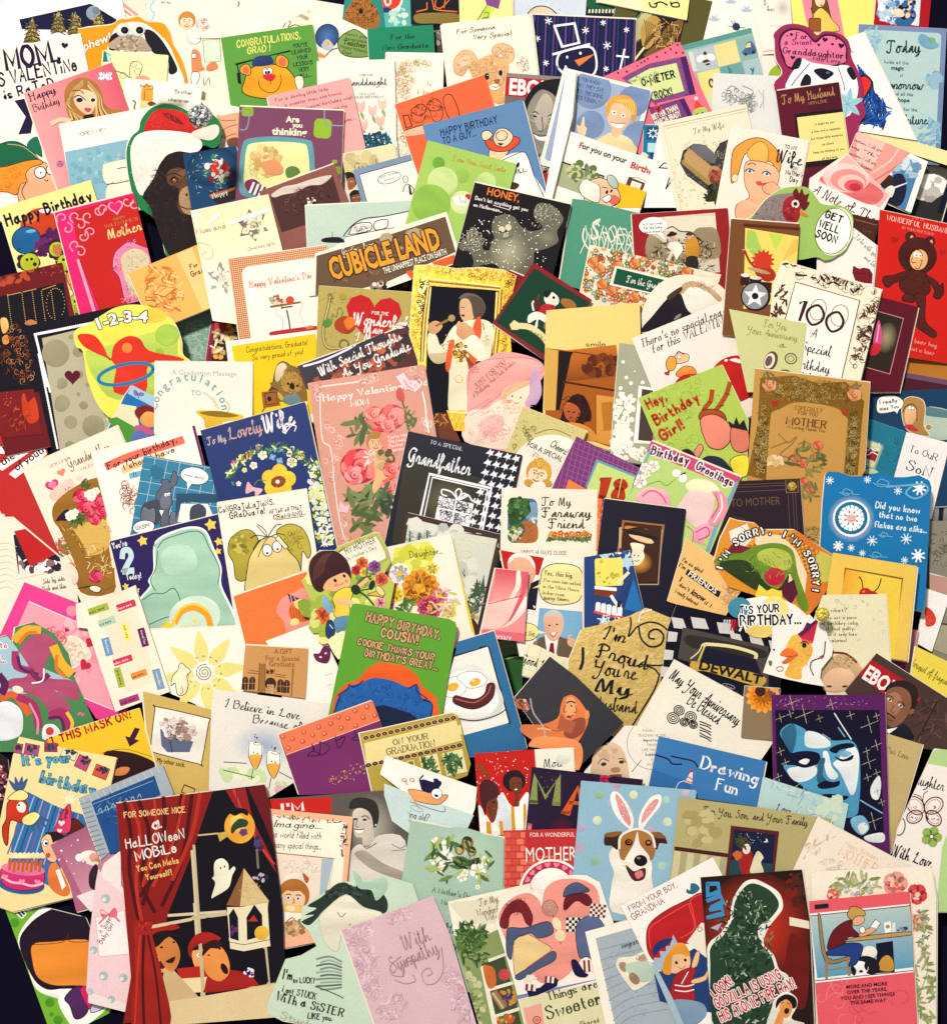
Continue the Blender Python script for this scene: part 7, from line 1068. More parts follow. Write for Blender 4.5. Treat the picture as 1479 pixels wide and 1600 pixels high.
BL('f0e8dc','1c1c24',7,1195,140,1210,120,1479+130,210,1479+130,240,1479+75,550,1479+50,560,1165,465,1160,440);P('5a6480',1235,290,1490,390,1460,470,1290,470,1245,420);Y('f0e4dc d8c0b8 a88878 fdf8f4',1370,290,120,80,60,30,'o');Y('5a3c38 8a6a60',1370,290,120,80,26,24,'c');L('2c3450',6,1310,380,1325,470,s=0);T('My other sock.',1205,545,38,'2c2418','i',w=225,rot=-1);R(None,1479-60,720,90,60,10,lc='2c2418',lw=6)
K(58,'cream birthday card with paper flags, a parrot and a frosted cake',60,400,900,510,1300,'f8e0a0',sh=(150,350,330,390,500,440,900,510,840,800,600,1580,100,1700,-60,1640,-60,1300,60,700,100,500),m='g')
for q in ((200,400,110,85,3,'c04878'),(120,400,60,75,2,'c04878'),(345,395,100,70,-6,'a83060'),(490,430,120,70,14,'e8e0b0'),(615,485,100,100,18,'c04878'),(745,560,110,90,14,'d85040')): R(q[5],*q[:5],lc='2a1c30',lw=4);Y('203c58 401c40 2a6048',q[0]+q[2]*.4,q[1]+q[3]*.5,q[2]*.35,q[3]*.3,14,12)
T("It's your",185,570,92,'5aaccc','r',b=2,w=380,rot=-12,j=4,oc='1c3454',ow=4,lw=1.3);T('birthday',310,700,105,'5aaccc','r',b=2,w=450,rot=6,j=4,oc='1c3454',ow=4,lw=1.3)
P('3070a8',215,775,440,890,640,950,700,1080,500,1300,380,1500,60,1340,120,1050)
for i in range(12): L(('7c58a0','a8b8d8','204880','c890b8')[i % 4],10,230+i*34,800+i*14,60+i*40,1250+i*12,s=0)
for a in (-130,-105,-80,-60): LF('3c5c8c',150,780,130,36,a)
for a in (70,45,20,100): LF('3c5c8c',270,960,140,30,a)
BL('c8341c','2a1018',6,60,860,120,830,200,850,220,960,160,1010,80,1000,60,1180,30,1150,20,1050,50,980);BL('f4e490','2a1018',5,60,830,110,780,170,760,220,800,190,840,110,840);B('fdf8f0',130,890,160,850,200,880,190,930,150,930);E('14101c',148,878,9);BL('f4e490','2a1018',5,180,970,260,930,310,960,250,1030,180,1020)
ST_('f8ecc0',540,830,78,8,.4);BL('d83c68','5a1028',5,510,890,545,890,540,1080,430,1090,420,1060);H('f8e0e0',475,1015,26);H('f8e0e0',460,1075,20);Y('8a1438',490,960,30,90,10,10)
BL('5a1c18','2a0c10',6,560,980,620,1010,640,1060,480,1140,540,1080);BL('f0c090','2a1810',6,325,1130,390,1090,440,1130,440,1300,380,1310,340,1250,320,1180);P('2a1418',340,1090,440,1080,520,1120,440,1150,410,1170,390,1110);E('fff',352,1170,22,26,lc='14101c',lw=4);E('14101c',358,1172,12);B('c04840',355,1255,380,1245,390,1270,365,1285);B('e87838',380,1360,440,1330,540,1530,480,1578,380,1500);P('fdfaf4',430,1380,460,1370,510,1500,480,1530)
E('3060a0',165,1490,180,72,-2);BL('d83070','5a1030',6,10,1370,100,1400,250,1410,340,1390,330,1500,250,1530,120,1530,20,1480);E('e878a0',180,1370,168,48,-2);L('f4c0d0',18,20,1430,90,1470,170,1480,250,1500,330,1480)
for k in range(8): R('c86020',75+k*33,1290+k%2*12,22,90);B('f4e8b0',55+k*34,1280,90+k*34,1240,115+k*34,1285)
for x,y in ((40,1430),(170,1465),(290,1470)): H('f090b0',x,y,24)
K(60,'pink snowy card of a small penguin in a winter hat',390,1185,720,1020,900,'b06080',sh=(390,1185,700,1040,900,1300,900,1620,590,1700,540,1500))
GR('a85c7c','d89cac',430,1160,360,600,hz=0);Y('fdf4f4',560,1250,130,180,14,7);B('f4ecd8',610,1270,660,1230,740,1240,760,1330,700,1340,660,1310);E('fdf8f0',612,1282,30,30);B('2a1c28',690,1400,740,1330,760,1400,740,1530,690,1500);E('e8a898',725,1280,36);B('c88838',730,1290,770,1290,760,1320);P('f0e0e0',590,1578,720,1530,900,1600,700,1700)
K(61,'blue seed packet style card with silver ribbed border',605,825,1250,560,900,'a4b0b8',m='g',sh=(605,825,1250,560,1340,790,1100,1000,780,1300,700,1100))
P('1c4c88',705,850,1190,650,1240,800,1000,900,920,1230,850,1260);Y('4a80b8 7098c0 143860',900,900,160,130,60,24,'-');L('8cb0d0',5,720,870,1180,690,s=0);L('8cb0d0',6,740,950,900,880,s=0)
for k in range(12): L('c8d0d4',6,640+k*52,830-k*22,660+k*52,870-k*22,s=0);L('8090a0',6,620+k*12,870+k*36,690+k*12,850+k*36,s=0)
for k in range(7): L('a8c4dc',5,760+k*50,930-k*18,775+k*50,900-k*18,790+k*50,940-k*20)
K(64,'white curved card with a pink bow tag a sweet baby girl',760,1330,900,1230,1600,'f4e4e0',sh=(930,1230,935,1500,1050,1640,1040,2000,1000,2480,680,2400,690,2100,760,1700,740,1500,800,1330))
K(70,'black halloween card with red curtains framing a night window',895,865,2040,718,1900,'0a0614',sh=(895,865,2040,718,2070,850,2180,1700,2200,2470,950,2570,1010,2200),m='g')
P('8a1814',895,865,1640,770,1560,1000,1479,1250,1300,1700,1200,2100,1100,2540,950,2560,1010,2200)
for q in ('960,860,1010,1100,1000,1400,1100,1900','1070,850,1150,1100,1090,1450,1190,1700','1260,820,1260,1100,1100,1640','1400,800,1330,1200,1080,1578','1480,800,1400,1300,1250,1650'): L('4a0810',30,*map(float,q.split(',')))
L('b83020',26,1010,870,1080,1100,1050,1500,1120,1900);L('b83020',22,1190,840,1200,1100,1100,1500);L('b83020',22,1420,800,1340,1150,1180,1500);L('b02c1c',30,1540,790,1479,1100,1330,1450)
P('9a1c1c',1740,765,1890,745,1950,1000,2100,1300,2130,1400,2000,1200,1850,950);L('c83c2c',16,1800,760,1880,950,2000,1180,2110,1330);P('6a1018',1910,745,2040,720,2060,800,2120,1230,2030,1000)
T('FOR SOMEONE NICE',960,975,50,'f0c888','s',b=2,w=480,rot=2,lw=1.1);T('a',1180,1062,120,'f4ece4','s',b=2,lw=.8,sx=1.1);T('HaLLOWeeN',975,1212,88,'f4ece4','s',b=2,w=470,rot=-3,j=3,lw=.75);T('MOBiLe',1055,1305,88,'f4ece4','s',b=2,w=330,rot=-6,j=3,lw=.8);T('You Can Make',1060,1390,54,'f0c870','s',b=2,w=335,rot=-5,lw=1.1);T('Yourself!',1130,1455,50,'f0c870','s',b=2,w=210,rot=-5,lw=1.1)
F(300,1080)
part('halloween_picture');L('d8c8a0',20,0,1230,20,1500,50,2000,80,2380,s=0);E('f0a838',368,1045,118,128);E('e8c458',350,1020,60,70);B('0c0a14',285,930,330,900,420,910,430,960,380,940,330,960);B('28402c',320,1020,370,980,430,1000,420,1040,350,1060,310,1100,300,1060);P('6a3870',380,1060,420,1060,430,1100,390,1120,360,1090);P('c8a848',195,1095,260,1080,285,1110,215,1160);L('c8b888',12,50,1110,200,1095,s=0);L('2a3040',6,345,780,345,900,s=0)
B('ece8cc',170,1340,190,1300,240,1290,280,1330,285,1380,320,1350,335,1370,310,1420,290,1500,250,1540,180,1580,150,1590,180,1480,155,1440,170,1420);E('2a2820',220,1362,6,9);E('2a2820',252,1350,6,9);P('e0c898',400,1362,330,1600,540,1600) ;P('c8a468',300,1580,400,1362,350,1600);Y('a88850 f0dcb0',440,1520,70,60,40,14,'-');Y('503c68 302848',515,1170,30,60,16,20);L('7a6c68',18,500,1220,510,1360,s=0);Y('b8b0b8 2a2438',530,1430,50,40,14,16)
F(150,1080+320)
L('d8c8a0',22,560,150,1000,120,s=0);P('d8b888',1150,50,1330,40,1320,120,1140,130);R('f0e0b8',1045,130,220,270,2);Y('a87840 6a4428',1150,250,80,110,20,30,'o');R('d89040',1090,180,50,60);P('6a4028',1090,330,1230,330,1230,400,1080,400);L('d8c8a0',26,760,340,1200,330,s=0);L('d8c8a0',22,760,60,790,500,s=0)
P('b02018',300,400,450,250,560,200,500,420,420,600,380,760,300,1000);
for k in (0,1): X,Yy = (520,450) if k == 0 else (840,450);B('8a2418',X-130,Yy-60,X-60,Yy-110,X+60,Yy-100,X+120,Yy-30,X+60,Yy+20,X-100,Yy+30);B('f0a060',X-100,Yy-10,X-60,Yy-50,X+50,Yy-50,X+80,Yy+20,X+50,Yy+110,X-20,Yy+140,X-80,Yy+90);B('2a1410',X-100,Yy-30,X-40,Yy-80,X+70,Yy-60,X+80,Yy,X,Yy-40);E('fff',X-45,Yy+5,18,16);E('fff',X+25,Yy+5,18,16);E('14101c',X-43,Yy+6,9);E('14101c',X+27,Yy+6,9);E('5a1410',X-10,Yy+80,28,32)
P('b82418',620,560,800,540,1000,560,1180,520,1200,640,680,700);P('f0d8a8',600,640,1200,600,1230,700,600,760)
F(300,1080)
SEL('champagne glasses');F(300,1080);RB('98acc8','e8e2d8',560,420,260,170);Y('c8dca0 e8ecc8',400,640,180,40,14,50);
for x,y in ((490,490),(628,560)): B('fcf6e8',x-50,y-90,x+50,y-85,x+48,y+20,x,y+110,x-48,y+20);B('eca840',x-42,y,x+40,y,x+44,y+40,x,y+105,x-44,y+40);L('2a2838',5,x-48,y-90,x-50,y+20,x,y+112,x+46,y+20,x+48,y-85);E(None,x+12,y-85,28,10,lc='2a2838',lw=4);L('2a2838',5,x-20,y+110,x-34,y+190,s=0);E('2a2838',x-14,y-20,6);E('2a2838',x+14,y-12,6);Y('303850',x,y-130,16,36,7,6)
L('2a2838',5,245,545,420,555,s=0);L('2a2838',5,245,608,480,665,s=0);L('2a2838',5,670,620,780,680,s=0);Y('e0b0b0 c8d8a0',700,740,60,40,8,30)
K(52,'purple card with a coral eyelet band and hanger line drawings',665,330,1390,70,900,'782a64',sh=(665,335,1390,72,1500,360,1479,780,825,800))
P('ec7850',665,335,1390,72,1448,222,728,490);L('f4c8b0',5,728,490,1448,222,s=0)
for x,y in ((700,352),(775,367),(862,315),(930,338),(852,387),(742,440),(978,277),(1020,328),(1068,250),(1150,283),(1128,200),(1200,210),(1255,152),(1260,265),(1318,203),(1348,120),(1408,186)): E('d06840',x,y,17,lc='b85030',lw=4);E('f4a888',x-3,y-4,8)
for q in ('890,500,910,470,940,455,925,410,925,415,940,455,980,490,890,500','980,495,990,420,985,390,1060,430,1020,480,980,495','1105,345,1110,380,1180,350,1130,440,1110,380','1250,300,1260,340,1230,370,1290,375,1260,340'): L('1c1440',6,*map(float,q.split(',')))
Y('c8a048',1200,640,170,60,60,5)
K(55,'gold bordered graduation card with leafy tile panels',1290,330,2030,165,560,'b8a040',sh=(1290,325,1479,285,2000,168,2050,190,2145,560,2120,650,2040,680,1500,800,1390,780),m='g')
P('f0dc98',1325,400,2070,260,2080,330,1345,570);F(600,1080);P('f0dc98',-150,400,555,225,600,380,-120,560)
for i in range(15): E('3a1424',-140+i*48,360-i*11,22,18,lc='f0dc98',lw=3);E('b86048',-140+i*48,360-i*11,8);E('3a1424',-120+i*50,570-i*11,24,18,lc='f0dc98',lw=3);E('b86048',-120+i*50,570-i*11,8)
T('ON YOUR',75,415,52,'24482c','r',w=280,rot=2);T('GRADUATION',25,492,60,'24482c','r',w=385,rot=2)
for x,y,w in ((170,540,60),(270,510,140),(445,480,160)): R('f0e4b0',x,y,w,180);Y('2c5838 4a7848 7a8838',x+w*.5,y+80,w*.42,70,26,34,'l');Y('2a1c18',x+w*.5,y+80,w*.4,70,8,30,'c')
K(66,'white card with a small dog rowing an orange boat, getting old',15,500,720,740,900,'f8f2e8',sh=(15,500,715,745,700,900,640,1060,200,1100,180,800,-30,640,0,540))
P('c8dcd8',0,710,210,790,690,955,640,1060,200,1100,60,1000,0,800);BL('f0a468','5a3018',5,190,755,300,770,400,800,490,800,460,850,400,875,260,850,210,810);B('14143c',275,690,310,680,380,700,430,690,440,720,380,780,300,770,280,730);L('14143c',12,285,720,275,680,300,650);E('fff',405,790,42,40,lc='14141c',lw=4);E('14141c',402,805,18,10);B('14143c',380,680,410,675,430,710,400,740);E(None,155,685,18,12,lc='a86838',lw=6);E(None,215,685,18,12,lc='a86838',lw=6);L('e89858',10,180,720,160,690,s=0);L('e89858',12,190,770,265,900,s=0);E(None,250,905,50,18,lc='8ab0b0',lw=5);L('4a5c70',5,200,850,340,900,460,930,465,890)
T('getting old?',110,950,62,'20202c','s',w=245,lw=1,rot=-6);T('is',190,1010,50,'20202c','s')
K(57,'rust red card sliver with white handwriting beside the red singers card',640,1000,760,850,300,'7a2818',sh=(720,820,740,1085,630,1060));T("'re",665,950,40,'f0e0d0','s',b=1);T('you',655,1005,40,'f0e0d0','s',b=1);T('ow c',640,1065,40,'f0e0d0','s',b=1)
K(56,'black and white photograph card of a smiling woman beside a red Im panel',-1479,830,180,750,900,'5c564e',sh=(-880,830,185,750,205,1080,130,1560,-300,1750,-860,1700))
P('c82018',-880,835,-405,815,-405,940,-880,925);T("I'M",-780,930,74,'f4ece4','r',b=2,w=190,rot=-2)
F(300,1080);RB('b8b0a4','5c564e',1380,1050,200,260)
B('2a2624',1210,880,1240,830,1330,820,1410,850,1440,930,1430,1020,1400,1050,1380,960,1300,900,1220,910);B('d0c4b4',1240,930,1300,900,1370,940,1390,1040,1400,1160,1320,1190,1310,1130,1260,1120,1240,1040);B('dcd4c8',1210,1270,1280,1180,1360,1200,1440,1110,1640,1150,1640,1580,1450,1600,1200,1500);B('a49a8c',1250,1250,1330,1230,1480,1330,1640,1400,1640,1460,1420,1390,1300,1310);B('fdf8f0',1255,1068,1320,1068,1300,1090,1270,1088);L('2a2624',7,1250,1062,1290,1068,1325,1060);E('201c1c',1258,985,14,8);E('201c1c',1330,990,17,9);L('201c1c',7,1305,968,1340,960,1365,985);L('4a443c',5,1275,980,1262,1040,1280,1045);L('2a2624',6,1320,1190,1350,1210,1420,1170);E('f0ece4',1415,1030,7);L('6a645c',5,1540,1180,1600,1210,1640,1190);L('6a645c',5,1540,1230,1640,1220)
K(59,'cream storybook card with leafy border and a child at a window, imagine',600,905,1240,965,1100,'f4b890',sh=(600,905,1240,968,1180,1620,1140,1900,600,2000))
P('fbf0dc',610,950,1190,1010,1140,1700,600,1800);TT('Imagine...|a world filled with|many special things...',635,1045,64,'3a2c1c','s',lh=1.25,lw=1.1,sl=.2,w=370,rot=-3);Y('4a5838 b85838 6a4a30',900,985,290,14,40,12,'l',rot=0);Y('4a5838 b83c38 e8b8a0 2c3c28',1170,1130,24,140,50,14,'l');P('f0dcc8',650,1240,1090,1290,1040,1700,650,1700);L('b87850',9,650,1245,1090,1290,s=0);Y('f8ece0 c8a890',820,1350,160,50,40,28,'c');P('a8bcc8',1000,1290,1090,1295,1020,1600,980,1600);B('e8dcd0',690,1460,750,1410,830,1400,870,1440,860,1480,700,1490);B('b85830',850,1400,900,1440,880,1480);FACE(780,1590,110,'f4c8a0','b06828')
F(600,1080)
K(68,'pale green card with blossoms and owlets in a nest, a mothers day',205,995,920,1130,1400,'a8c4b0',sh=(205,995,920,1130,915,1500,1000,2200,400,2400,60,1900,120,1560))
RB('b8d0bc','a8c4b0',600,1250,300,200);B('26301c',530,1320,560,1270,640,1300,730,1280,740,1310,700,1360,600,1370);Y('6a7050 3a4428 8a8868',635,1310,90,50,40,22,'-');
for x,y,r in ((640,1170,48),(580,1220,38),(675,1235,36)): E('8a7444',x,y,r,r*1.1);E('3a3020',x,y-r*.5,r*.75,r*.6);E('c8b070',x,y+r*.2,r*.5,r*.6);E('e8dcb0',x-r*.3,y-r*.35,r*.24);E('14101c',x-r*.3,y-r*.35,r*.13)
for x,y,r in ((400,1165,40),(490,1185,50),(390,1295,44),(470,1290,66),(430,1370,44),(720,1385,62),(770,1305,36),(600,1430,40),(620,1400,30),(720,1510,20)): FL('f8f6e8',x,y,r,5,'d8c860',rot=x)
Y('4a6c38 6a8c48 3a5430 a8bc60',590,1300,260,180,46,40,'l');T("A Mother's Day",370,1545,50,'4a6858','r',w=330)
K(58.5,'small white lined card signed above the dark letter card',1155,448,1455,432,400,'f4ecdc');T('Mou',1230,585,70,'30303c','c',w=145,lw=1.1);E('dce4d8',1380,520,60,46)
K(59.5,'red gospel card of two women singers in white robes',695,480,1155,448,640,'c41c14',m='g')
Y('f4c8c0 fbe8e0',900,640,220,180,80,5);B('f8f2ea',725,880,790,960,840,1010,900,780,960,860,1010,890,1110,780,1090,1120,730,1120);B('d8e0e4',880,800,960,900,1000,1100,920,1100,860,1000);P('d89428',785,1000,820,1010,830,1120,790,1120);P('d89428',885,1000,912,1000,920,1120,895,1120);P('d89428',975,890,1000,890,1015,1120,985,1120);P('d89428',1070,880,1090,860,1095,960,1075,1120)
B('6a3820',790,820,840,800,875,850,870,930,850,1000,830,1000,800,920);B('4a1c20',735,800,740,710,790,680,860,710,885,790,840,830,790,860,780,960,750,880);E('24101a',1000,690,88,84);B('6a3820',965,690,1000,660,1060,680,1055,770,1030,800,1040,880,1000,880,1005,800,970,750);B('7a4420',710,560,750,570,790,620,810,680,785,660,740,610);for_ = [E('fdf0e8',1015,757,12,6),L('1c0c10',4,980,715,1000,712),L('1c0c10',4,1030,708,1055,705),E('14080c',845,855,8),E('a83c38',845,905,12,8),E('e8c060',880,900,7)]
K(63,'black card with big patchwork green, orange and pink letters MAKE IT',1135,582,1990,680,1000,'241030',sh=(1135,582,1990,680,1985,720,1700,1200,1085,1120))
T('M',1150,850,235,'8a9450','r',b=2,w=265,rot=-2,lw=1.6);T('A',1400,935,240,'d85c20','r',b=2,w=250,rot=-2,lw=1.6);Y('5a6430 a8b068',1290,720,120,110,30,10,'-');T('I',1110,1120,110,'e87080','r',b=2,lw=1.9);RB('5a0c30','241030',1370,1060,110,90);T('K',1670,720,100,'c82858','s',b=2,w=110)
SEL('shirtless');F(600,1080);B('e88848',1110,420,1200,350,1479,380,1530,500,1480,620,1380,500,1200,440)
F(900,1080)
K(54,'white card with a baby face, dad thanks for teaching me the important things',100,265,900,265,700,'f4ecde',sh=(370,265,470,265,700,340,700,740,400,720,60,700,60,620))
E(None,585,405,195,198,lc='8a8060',lw=4);L('2a2a28',5,428,620,500,530,s=0)
for i,(t,s_,c,f) in enumerate((('Dad,',36,'5a4c38','r'),('THANKS FOR',22,'a89c80','s'),('TEACHING ME THE',22,'a89c80','s'),('important',28,'5a4c38','r'),('THINGS',22,'a89c80','s'),('LIKE HOW TO',22,'a89c80','s'),('bubbles',28,'5a4c38','r'),('IN',22,'a89c80','s'),('WATER',22,'a89c80','s'))): T(t,585,275+i*37,s_,c,f,al='c',b=1)
B('d8b898',120,540,150,460,210,410,280,395,350,440,390,540,405,640,390,700,130,700);Y('d0ac8c e0c4a4',250,480,90,40,20,20);E('3a2820',210,562,22,14,-10);E('3a2820',348,545,20,13,-10);L('6a4c38',6,165,560,200,520,250,540);L('6a4c38',6,325,520,360,520,380,550);B('b08060',265,600,300,585,335,590,330,620,280,625);B('7a4030',250,650,300,640,350,645,330,690,270,690)
K(62,'blue card with a party hat, drawing fun in white hand lettering',635,345,1460,540,600,'3878b4',sh=(635,345,1460,540,1395,890,900,820,555,735))
P('2c6aa8',590,600,750,660,870,690,900,830,560,735);T('Drawing',955,595,112,'f4f6f8','r',w=470,rot=2,j=4,lw=1.3,b=1);T('Fun',1070,760,112,'f4f6f8','r',w=185,rot=0,j=4,lw=1.3,b=1);L('14142c',12,600,488,700,520,740,560,810,562);L('14142c',11,730,500,820,520,900,540,935,585);P('f0e0d0',880,620,835,700,890,715,897,625);L('d85030',9,860,660,895,680,s=0);L('d85030',9,845,690,890,705,s=0);Y('c03040',885,612,12,12,8,8);L('d8e4f0',6,765,750,790,705,835,690)
K(69,'pale blue spotted card of a terrier wearing pink bunny ears',35,688,920,762,1050,'94bcd0',m='g')
for x,y,r,c in ((178,800,34,'98c098'),(440,797,32,'d8dcb0'),(162,995,34,'d8e0c0'),(700,1007,34,'d8e0c0'),(145,1310,36,'90bc98'),(690,835,30,'a8ccb8'),(840,775,32,'c8b8c8'),(310,720,34,'c0a8c0'),(40,1050,34,'b8a4c4'),(575,1065,34,'b8b0c8'),(660,1345,32,'a8ccb8'),(30,1210,34,'c0a8c0'),(260,860,30,'a0b8d4')): E(c,x,y,r)
BL('fbf6f0','e0d8d0',4,400,1060,300,950,262,830,280,775,330,785,400,880,440,980,430,1060);B('e89898',300,810,320,800,370,870,415,980,410,1040,340,950);BL('fbf6f0','e0d8d0',4,480,1060,490,950,560,830,630,795,655,820,640,890,560,990,510,1060);B('e89898',500,1020,520,930,580,850,620,830,630,860,560,960);Y('fdf4f4',360,920,50,90,26,4,m='s');Y('fdf4f4',570,920,50,80,26,4,m='s')
B('f4ece0',260,1230,330,1200,560,1290,580,1450,600,1700,280,1700,270,1500,290,1400,255,1300);B('3a2018',215,1180,230,1100,330,1080,350,1110,320,1220,270,1190);B('3a2018',560,1100,650,1090,700,1170,640,1170,620,1220,590,1180);B('8a5828',215,1120,240,1090,350,1080,300,1120);B('8a5828',560,1090,640,1090,690,1130,620,1130)
B('a87038',330,1250,330,1150,380,1080,460,1070,560,1080,600,1150,605,1240,570,1300,500,1200,450,1200,400,1290,350,1300);B('f4ece0',440,1180,470,1080,490,1180,560,1270,560,1350,530,1430,470,1450,400,1400,370,1310);E('14101c',403,1165,30,26);E('14101c',555,1168,26,24);E('c87830',405,1162,16,14);E('c87830',555,1165,14,12);E('0a0a10',403,1162,10);E('14101c',495,1305,52,44);E('8a8480',480,1285,16,9);BL('5a1c20','14101c',7,380,1340,440,1390,500,1370,530,1370,520,1440,460,1460,420,1430);B('d87878',450,1400,500,1380,515,1420,470,1445);L('f4ece0',18,330,1210,340,1120,420,1070,500,1065,580,1110,605,1200);Y('c8a878',380,1330,30,40,12,5)
K(69.5,'khaki Christmas card with framed santa on a white horse, for you, son',790,815,2070,985,900,'b8ac74',m='g',sh=(790,815,1479,905,1965,985,1800,1700,1500,1760,720,1450))
T('For You, Son, and Your Family',975,945,66,'3a2414','c',w=810,rot=-1,lw=1.8);Y('a89c64 c8bc88',950,1050,150,120,30,40);P('4a1c1c',755,1195,1165,1250,1165,1280,755,1225);STR('d4c898 b0a880 d4c898 b0a880 d4c898 b0a880 d4c898 b0a880',755,1230,410,300);P('5a2020',1190,1035,1560,1080,1520,1450,1145,1450);P('101c3c',1215,1065,1530,1105,1500,1450,1175,1430);P('1c4850',1190,1300,1510,1330,1500,1450,1175,1430);Y('e8e4f0',1370,1140,130,60,24,3);E('f4ecd8',1455,1150,18,16);E('101c3c',1446,1145,15,14);B('a8201c',1250,1270,1290,1220,1350,1240,1350,1330,1330,1400,1270,1400);E('f0e4d8',1310,1215,30,40);Y('3a5028 5a4428',1290,1160,60,50,20,24,'l');B('e8dcb8',1350,1330,1370,1270,1400,1230,1440,1280,1420,1320,1440,1400,1340,1400);P('4a1c1c',1520,1390,1720,1400,1720,1425,1520,1415);Y('c86830',1240,1270,20,40,8,20)
F(1179,1080)
K(53.2,'yellow gerbera card beside the blue portrait card',-80,-40,200,-20,400,'8a7458');
for k in (0,1): FL(('f0a838','e88818')[k],60,40,130-k*20,14,None,w=.2,rot=k*12)
E('3a1c14',40,0,40);Y('c8b898 8a4838',180,20,80,60,20,20,'o')
K(57,'purple bordered card with a blue and white pop art face among sparkles',128,28,1000,28,1320,'5c1c60',sh=(125,28,1000,28,1040,1270,900,1240,640,1000,140,700),m='g')
P('0c0a28',155,145,955,145,995,1170,870,1160,700,1080,170,740)
B('4c9cc4',190,330,270,250,380,290,420,330,600,380,740,380,800,480,810,700,800,860,770,960,600,960,420,780,300,680,240,620,220,560,290,480);B('e8eeec',395,310,480,320,560,370,580,420,500,440,400,430,380,380);B('e8eeec',640,520,740,420,800,500,780,740,740,800,690,700,650,620,600,560);B('e8eeec',520,480,560,470,590,580,640,650,600,680,550,640);B('e8eeec',250,600,330,580,440,560,480,620,420,680,330,700,270,660);B('2c6484',200,320,290,250,320,330,290,470,250,440)
B('0c0a28',280,480,400,460,490,480,500,540,460,570,380,590,300,570,220,560);B('e8eeec',335,545,380,520,420,530,390,565);B('0c0a28',570,450,640,410,740,400,760,430,660,450,620,480);B('0c0a28',610,500,680,525,755,490,740,530,660,540);B('7cb4d0',640,480,700,460,745,480,690,510);B('2c6484',490,540,540,520,520,640,560,700,480,700);B('0c0a28',480,720,540,690,600,700,650,690,640,730,560,750,500,750);B('0c0a28',510,800,580,790,640,800,720,810,680,840,600,830);B('0c0a28',300,170,620,160,740,330,660,370,500,300,400,300,340,220)
L('e8eeec',9,610,170,680,280,740,370);L('7cb4d0',9,640,280,690,350);L('7cb4d0',8,520,330,580,370);B('e8eeec',890,740,950,650,970,720,950,830,900,820);B('7cb4d0',740,980,830,960,880,1050,820,1110,750,1050);B('e8eeec',790,1040,840,1010,870,1060,820,1100);B('e8eeec',840,1120,980,1090,990,1160,880,1160);L('7cb4d0',10,810,840,980,940,s=0)
for x,y,r in ((280,90,60),(380,180,70),(270,175,26),(195,205,34),(495,210,26),(590,100,40),(735,185,30),(880,255,66),(935,415,40),(860,460,26),(875,545,54),(935,630,28),(865,665,30),(235,550,28),(180,660,26),(195,465,30),(910,1000,66),(975,855,26),(940,770,24),(935,190,24)): L('b8b098',5,x-r,y+r*.4,x+r,y-r*.4,s=0,m='s');L('b8b098',5,x-r*.25,y-r,x+r*.25,y+r,s=0,m='s')
Y('e8dcc8 c8b8d0',500,90,360,50,40,10,'-',m='s')
K(56.5,'tan card edge with our love in script beside the pop art card',1000,315,1290,410,1300,'c8b078',sh=(900,290,1290,410,1040,1250,900,1200));T('Our Love',1010,465,46,'6a4c28','c',w=180,lw=1.3,rot=2)
K(64.5,'pale aqua watercolour card corner over the pop art card',60,660,730,860,500,'b8d4d0',sh=(65,660,720,870,680,1070,590,1020,20,900));Y('8cb8c4 d8e8e0 a0c8cc',330,820,270,70,30,50,'-',rot=20);Y('d0e0c8',580,900,90,80,12,40);T('Love',160,915,60,'2c3c48','c',w=120,lw=1.3)
K(61,'white daughter card with line art butterflies and green flowers',1290,570,1560,600,1400,'f8eee6',sh=(1380,440,1560,460,1560,1700,1380,1700,1050,1340,1100,1050))
P('b8d890',1385,450,1560,440,1560,600,1310,555);T('Daughter',1190,700,84,'24202c','c',w=270,lw=1.7,rot=8)
for a,r_ in ((-140,150),(-40,150),(150,120),(40,130)):
    ra = math.radians(a);x,y = 1305+math.cos(ra)*90,930+math.sin(ra)*75;E(None,x,y,r_*.52,r_*.4,a,lc='5a2424',lw=9);E(None,x,y,r_*.38,r_*.28,a,lc='c88880',lw=5);Y('3a1418',x,y+10,34,10,6,5)
L('3a1c20',10,1290,850,1310,930,1330,990);L('3a1c20',5,1290,850,1270,810,1210,790);L('3a1c20',5,1290,850,1300,790,1330,770);E(None,1110,1040,44,70,lc='5a2424',lw=8);FL('98b858',1358,1120,80,5,'4a5c28');E('f8eee6',1358,1120,13);T('With Love',1050,1260,92,'14142c','c',w=320,lw=1.8,rot=12);P('b8d890',1440,1200,1560,900,1560,1800,1380,1800)
K(71,'cream faded card with peach script to mother and vine border',480,975,1150,1330,900,'f6e8d4',sh=(480,972,1160,1335,1300,1500,1000,1900,400,1900,290,1380));T('Happy Birthday',690,1190,50,'f0b898','s',w=280,rot=-3,lw=1);T('MOTHER',640,1260,90,'f0c0a0','r',w=330,rot=0);Y('e8d8b8 d0c0a0',450,1200,50,190,26,22,'l',rot=30);Y('e0c8a8 d0c0a0',600,1350,110,50,30,18,'c')
F(0,1320)
K(45,'green dotted card with a big orange shape under a dark band, iFeliz',5,400,700,620,900,'74b430',sh=(5,395,660,560,900,1100,840,1300,600,1420,380,1420),m='g')
for x,y,r in ((115,600,36),(385,1215,36),(400,1305,18),(450,1350,36)): E('4c9424',x,y,r)
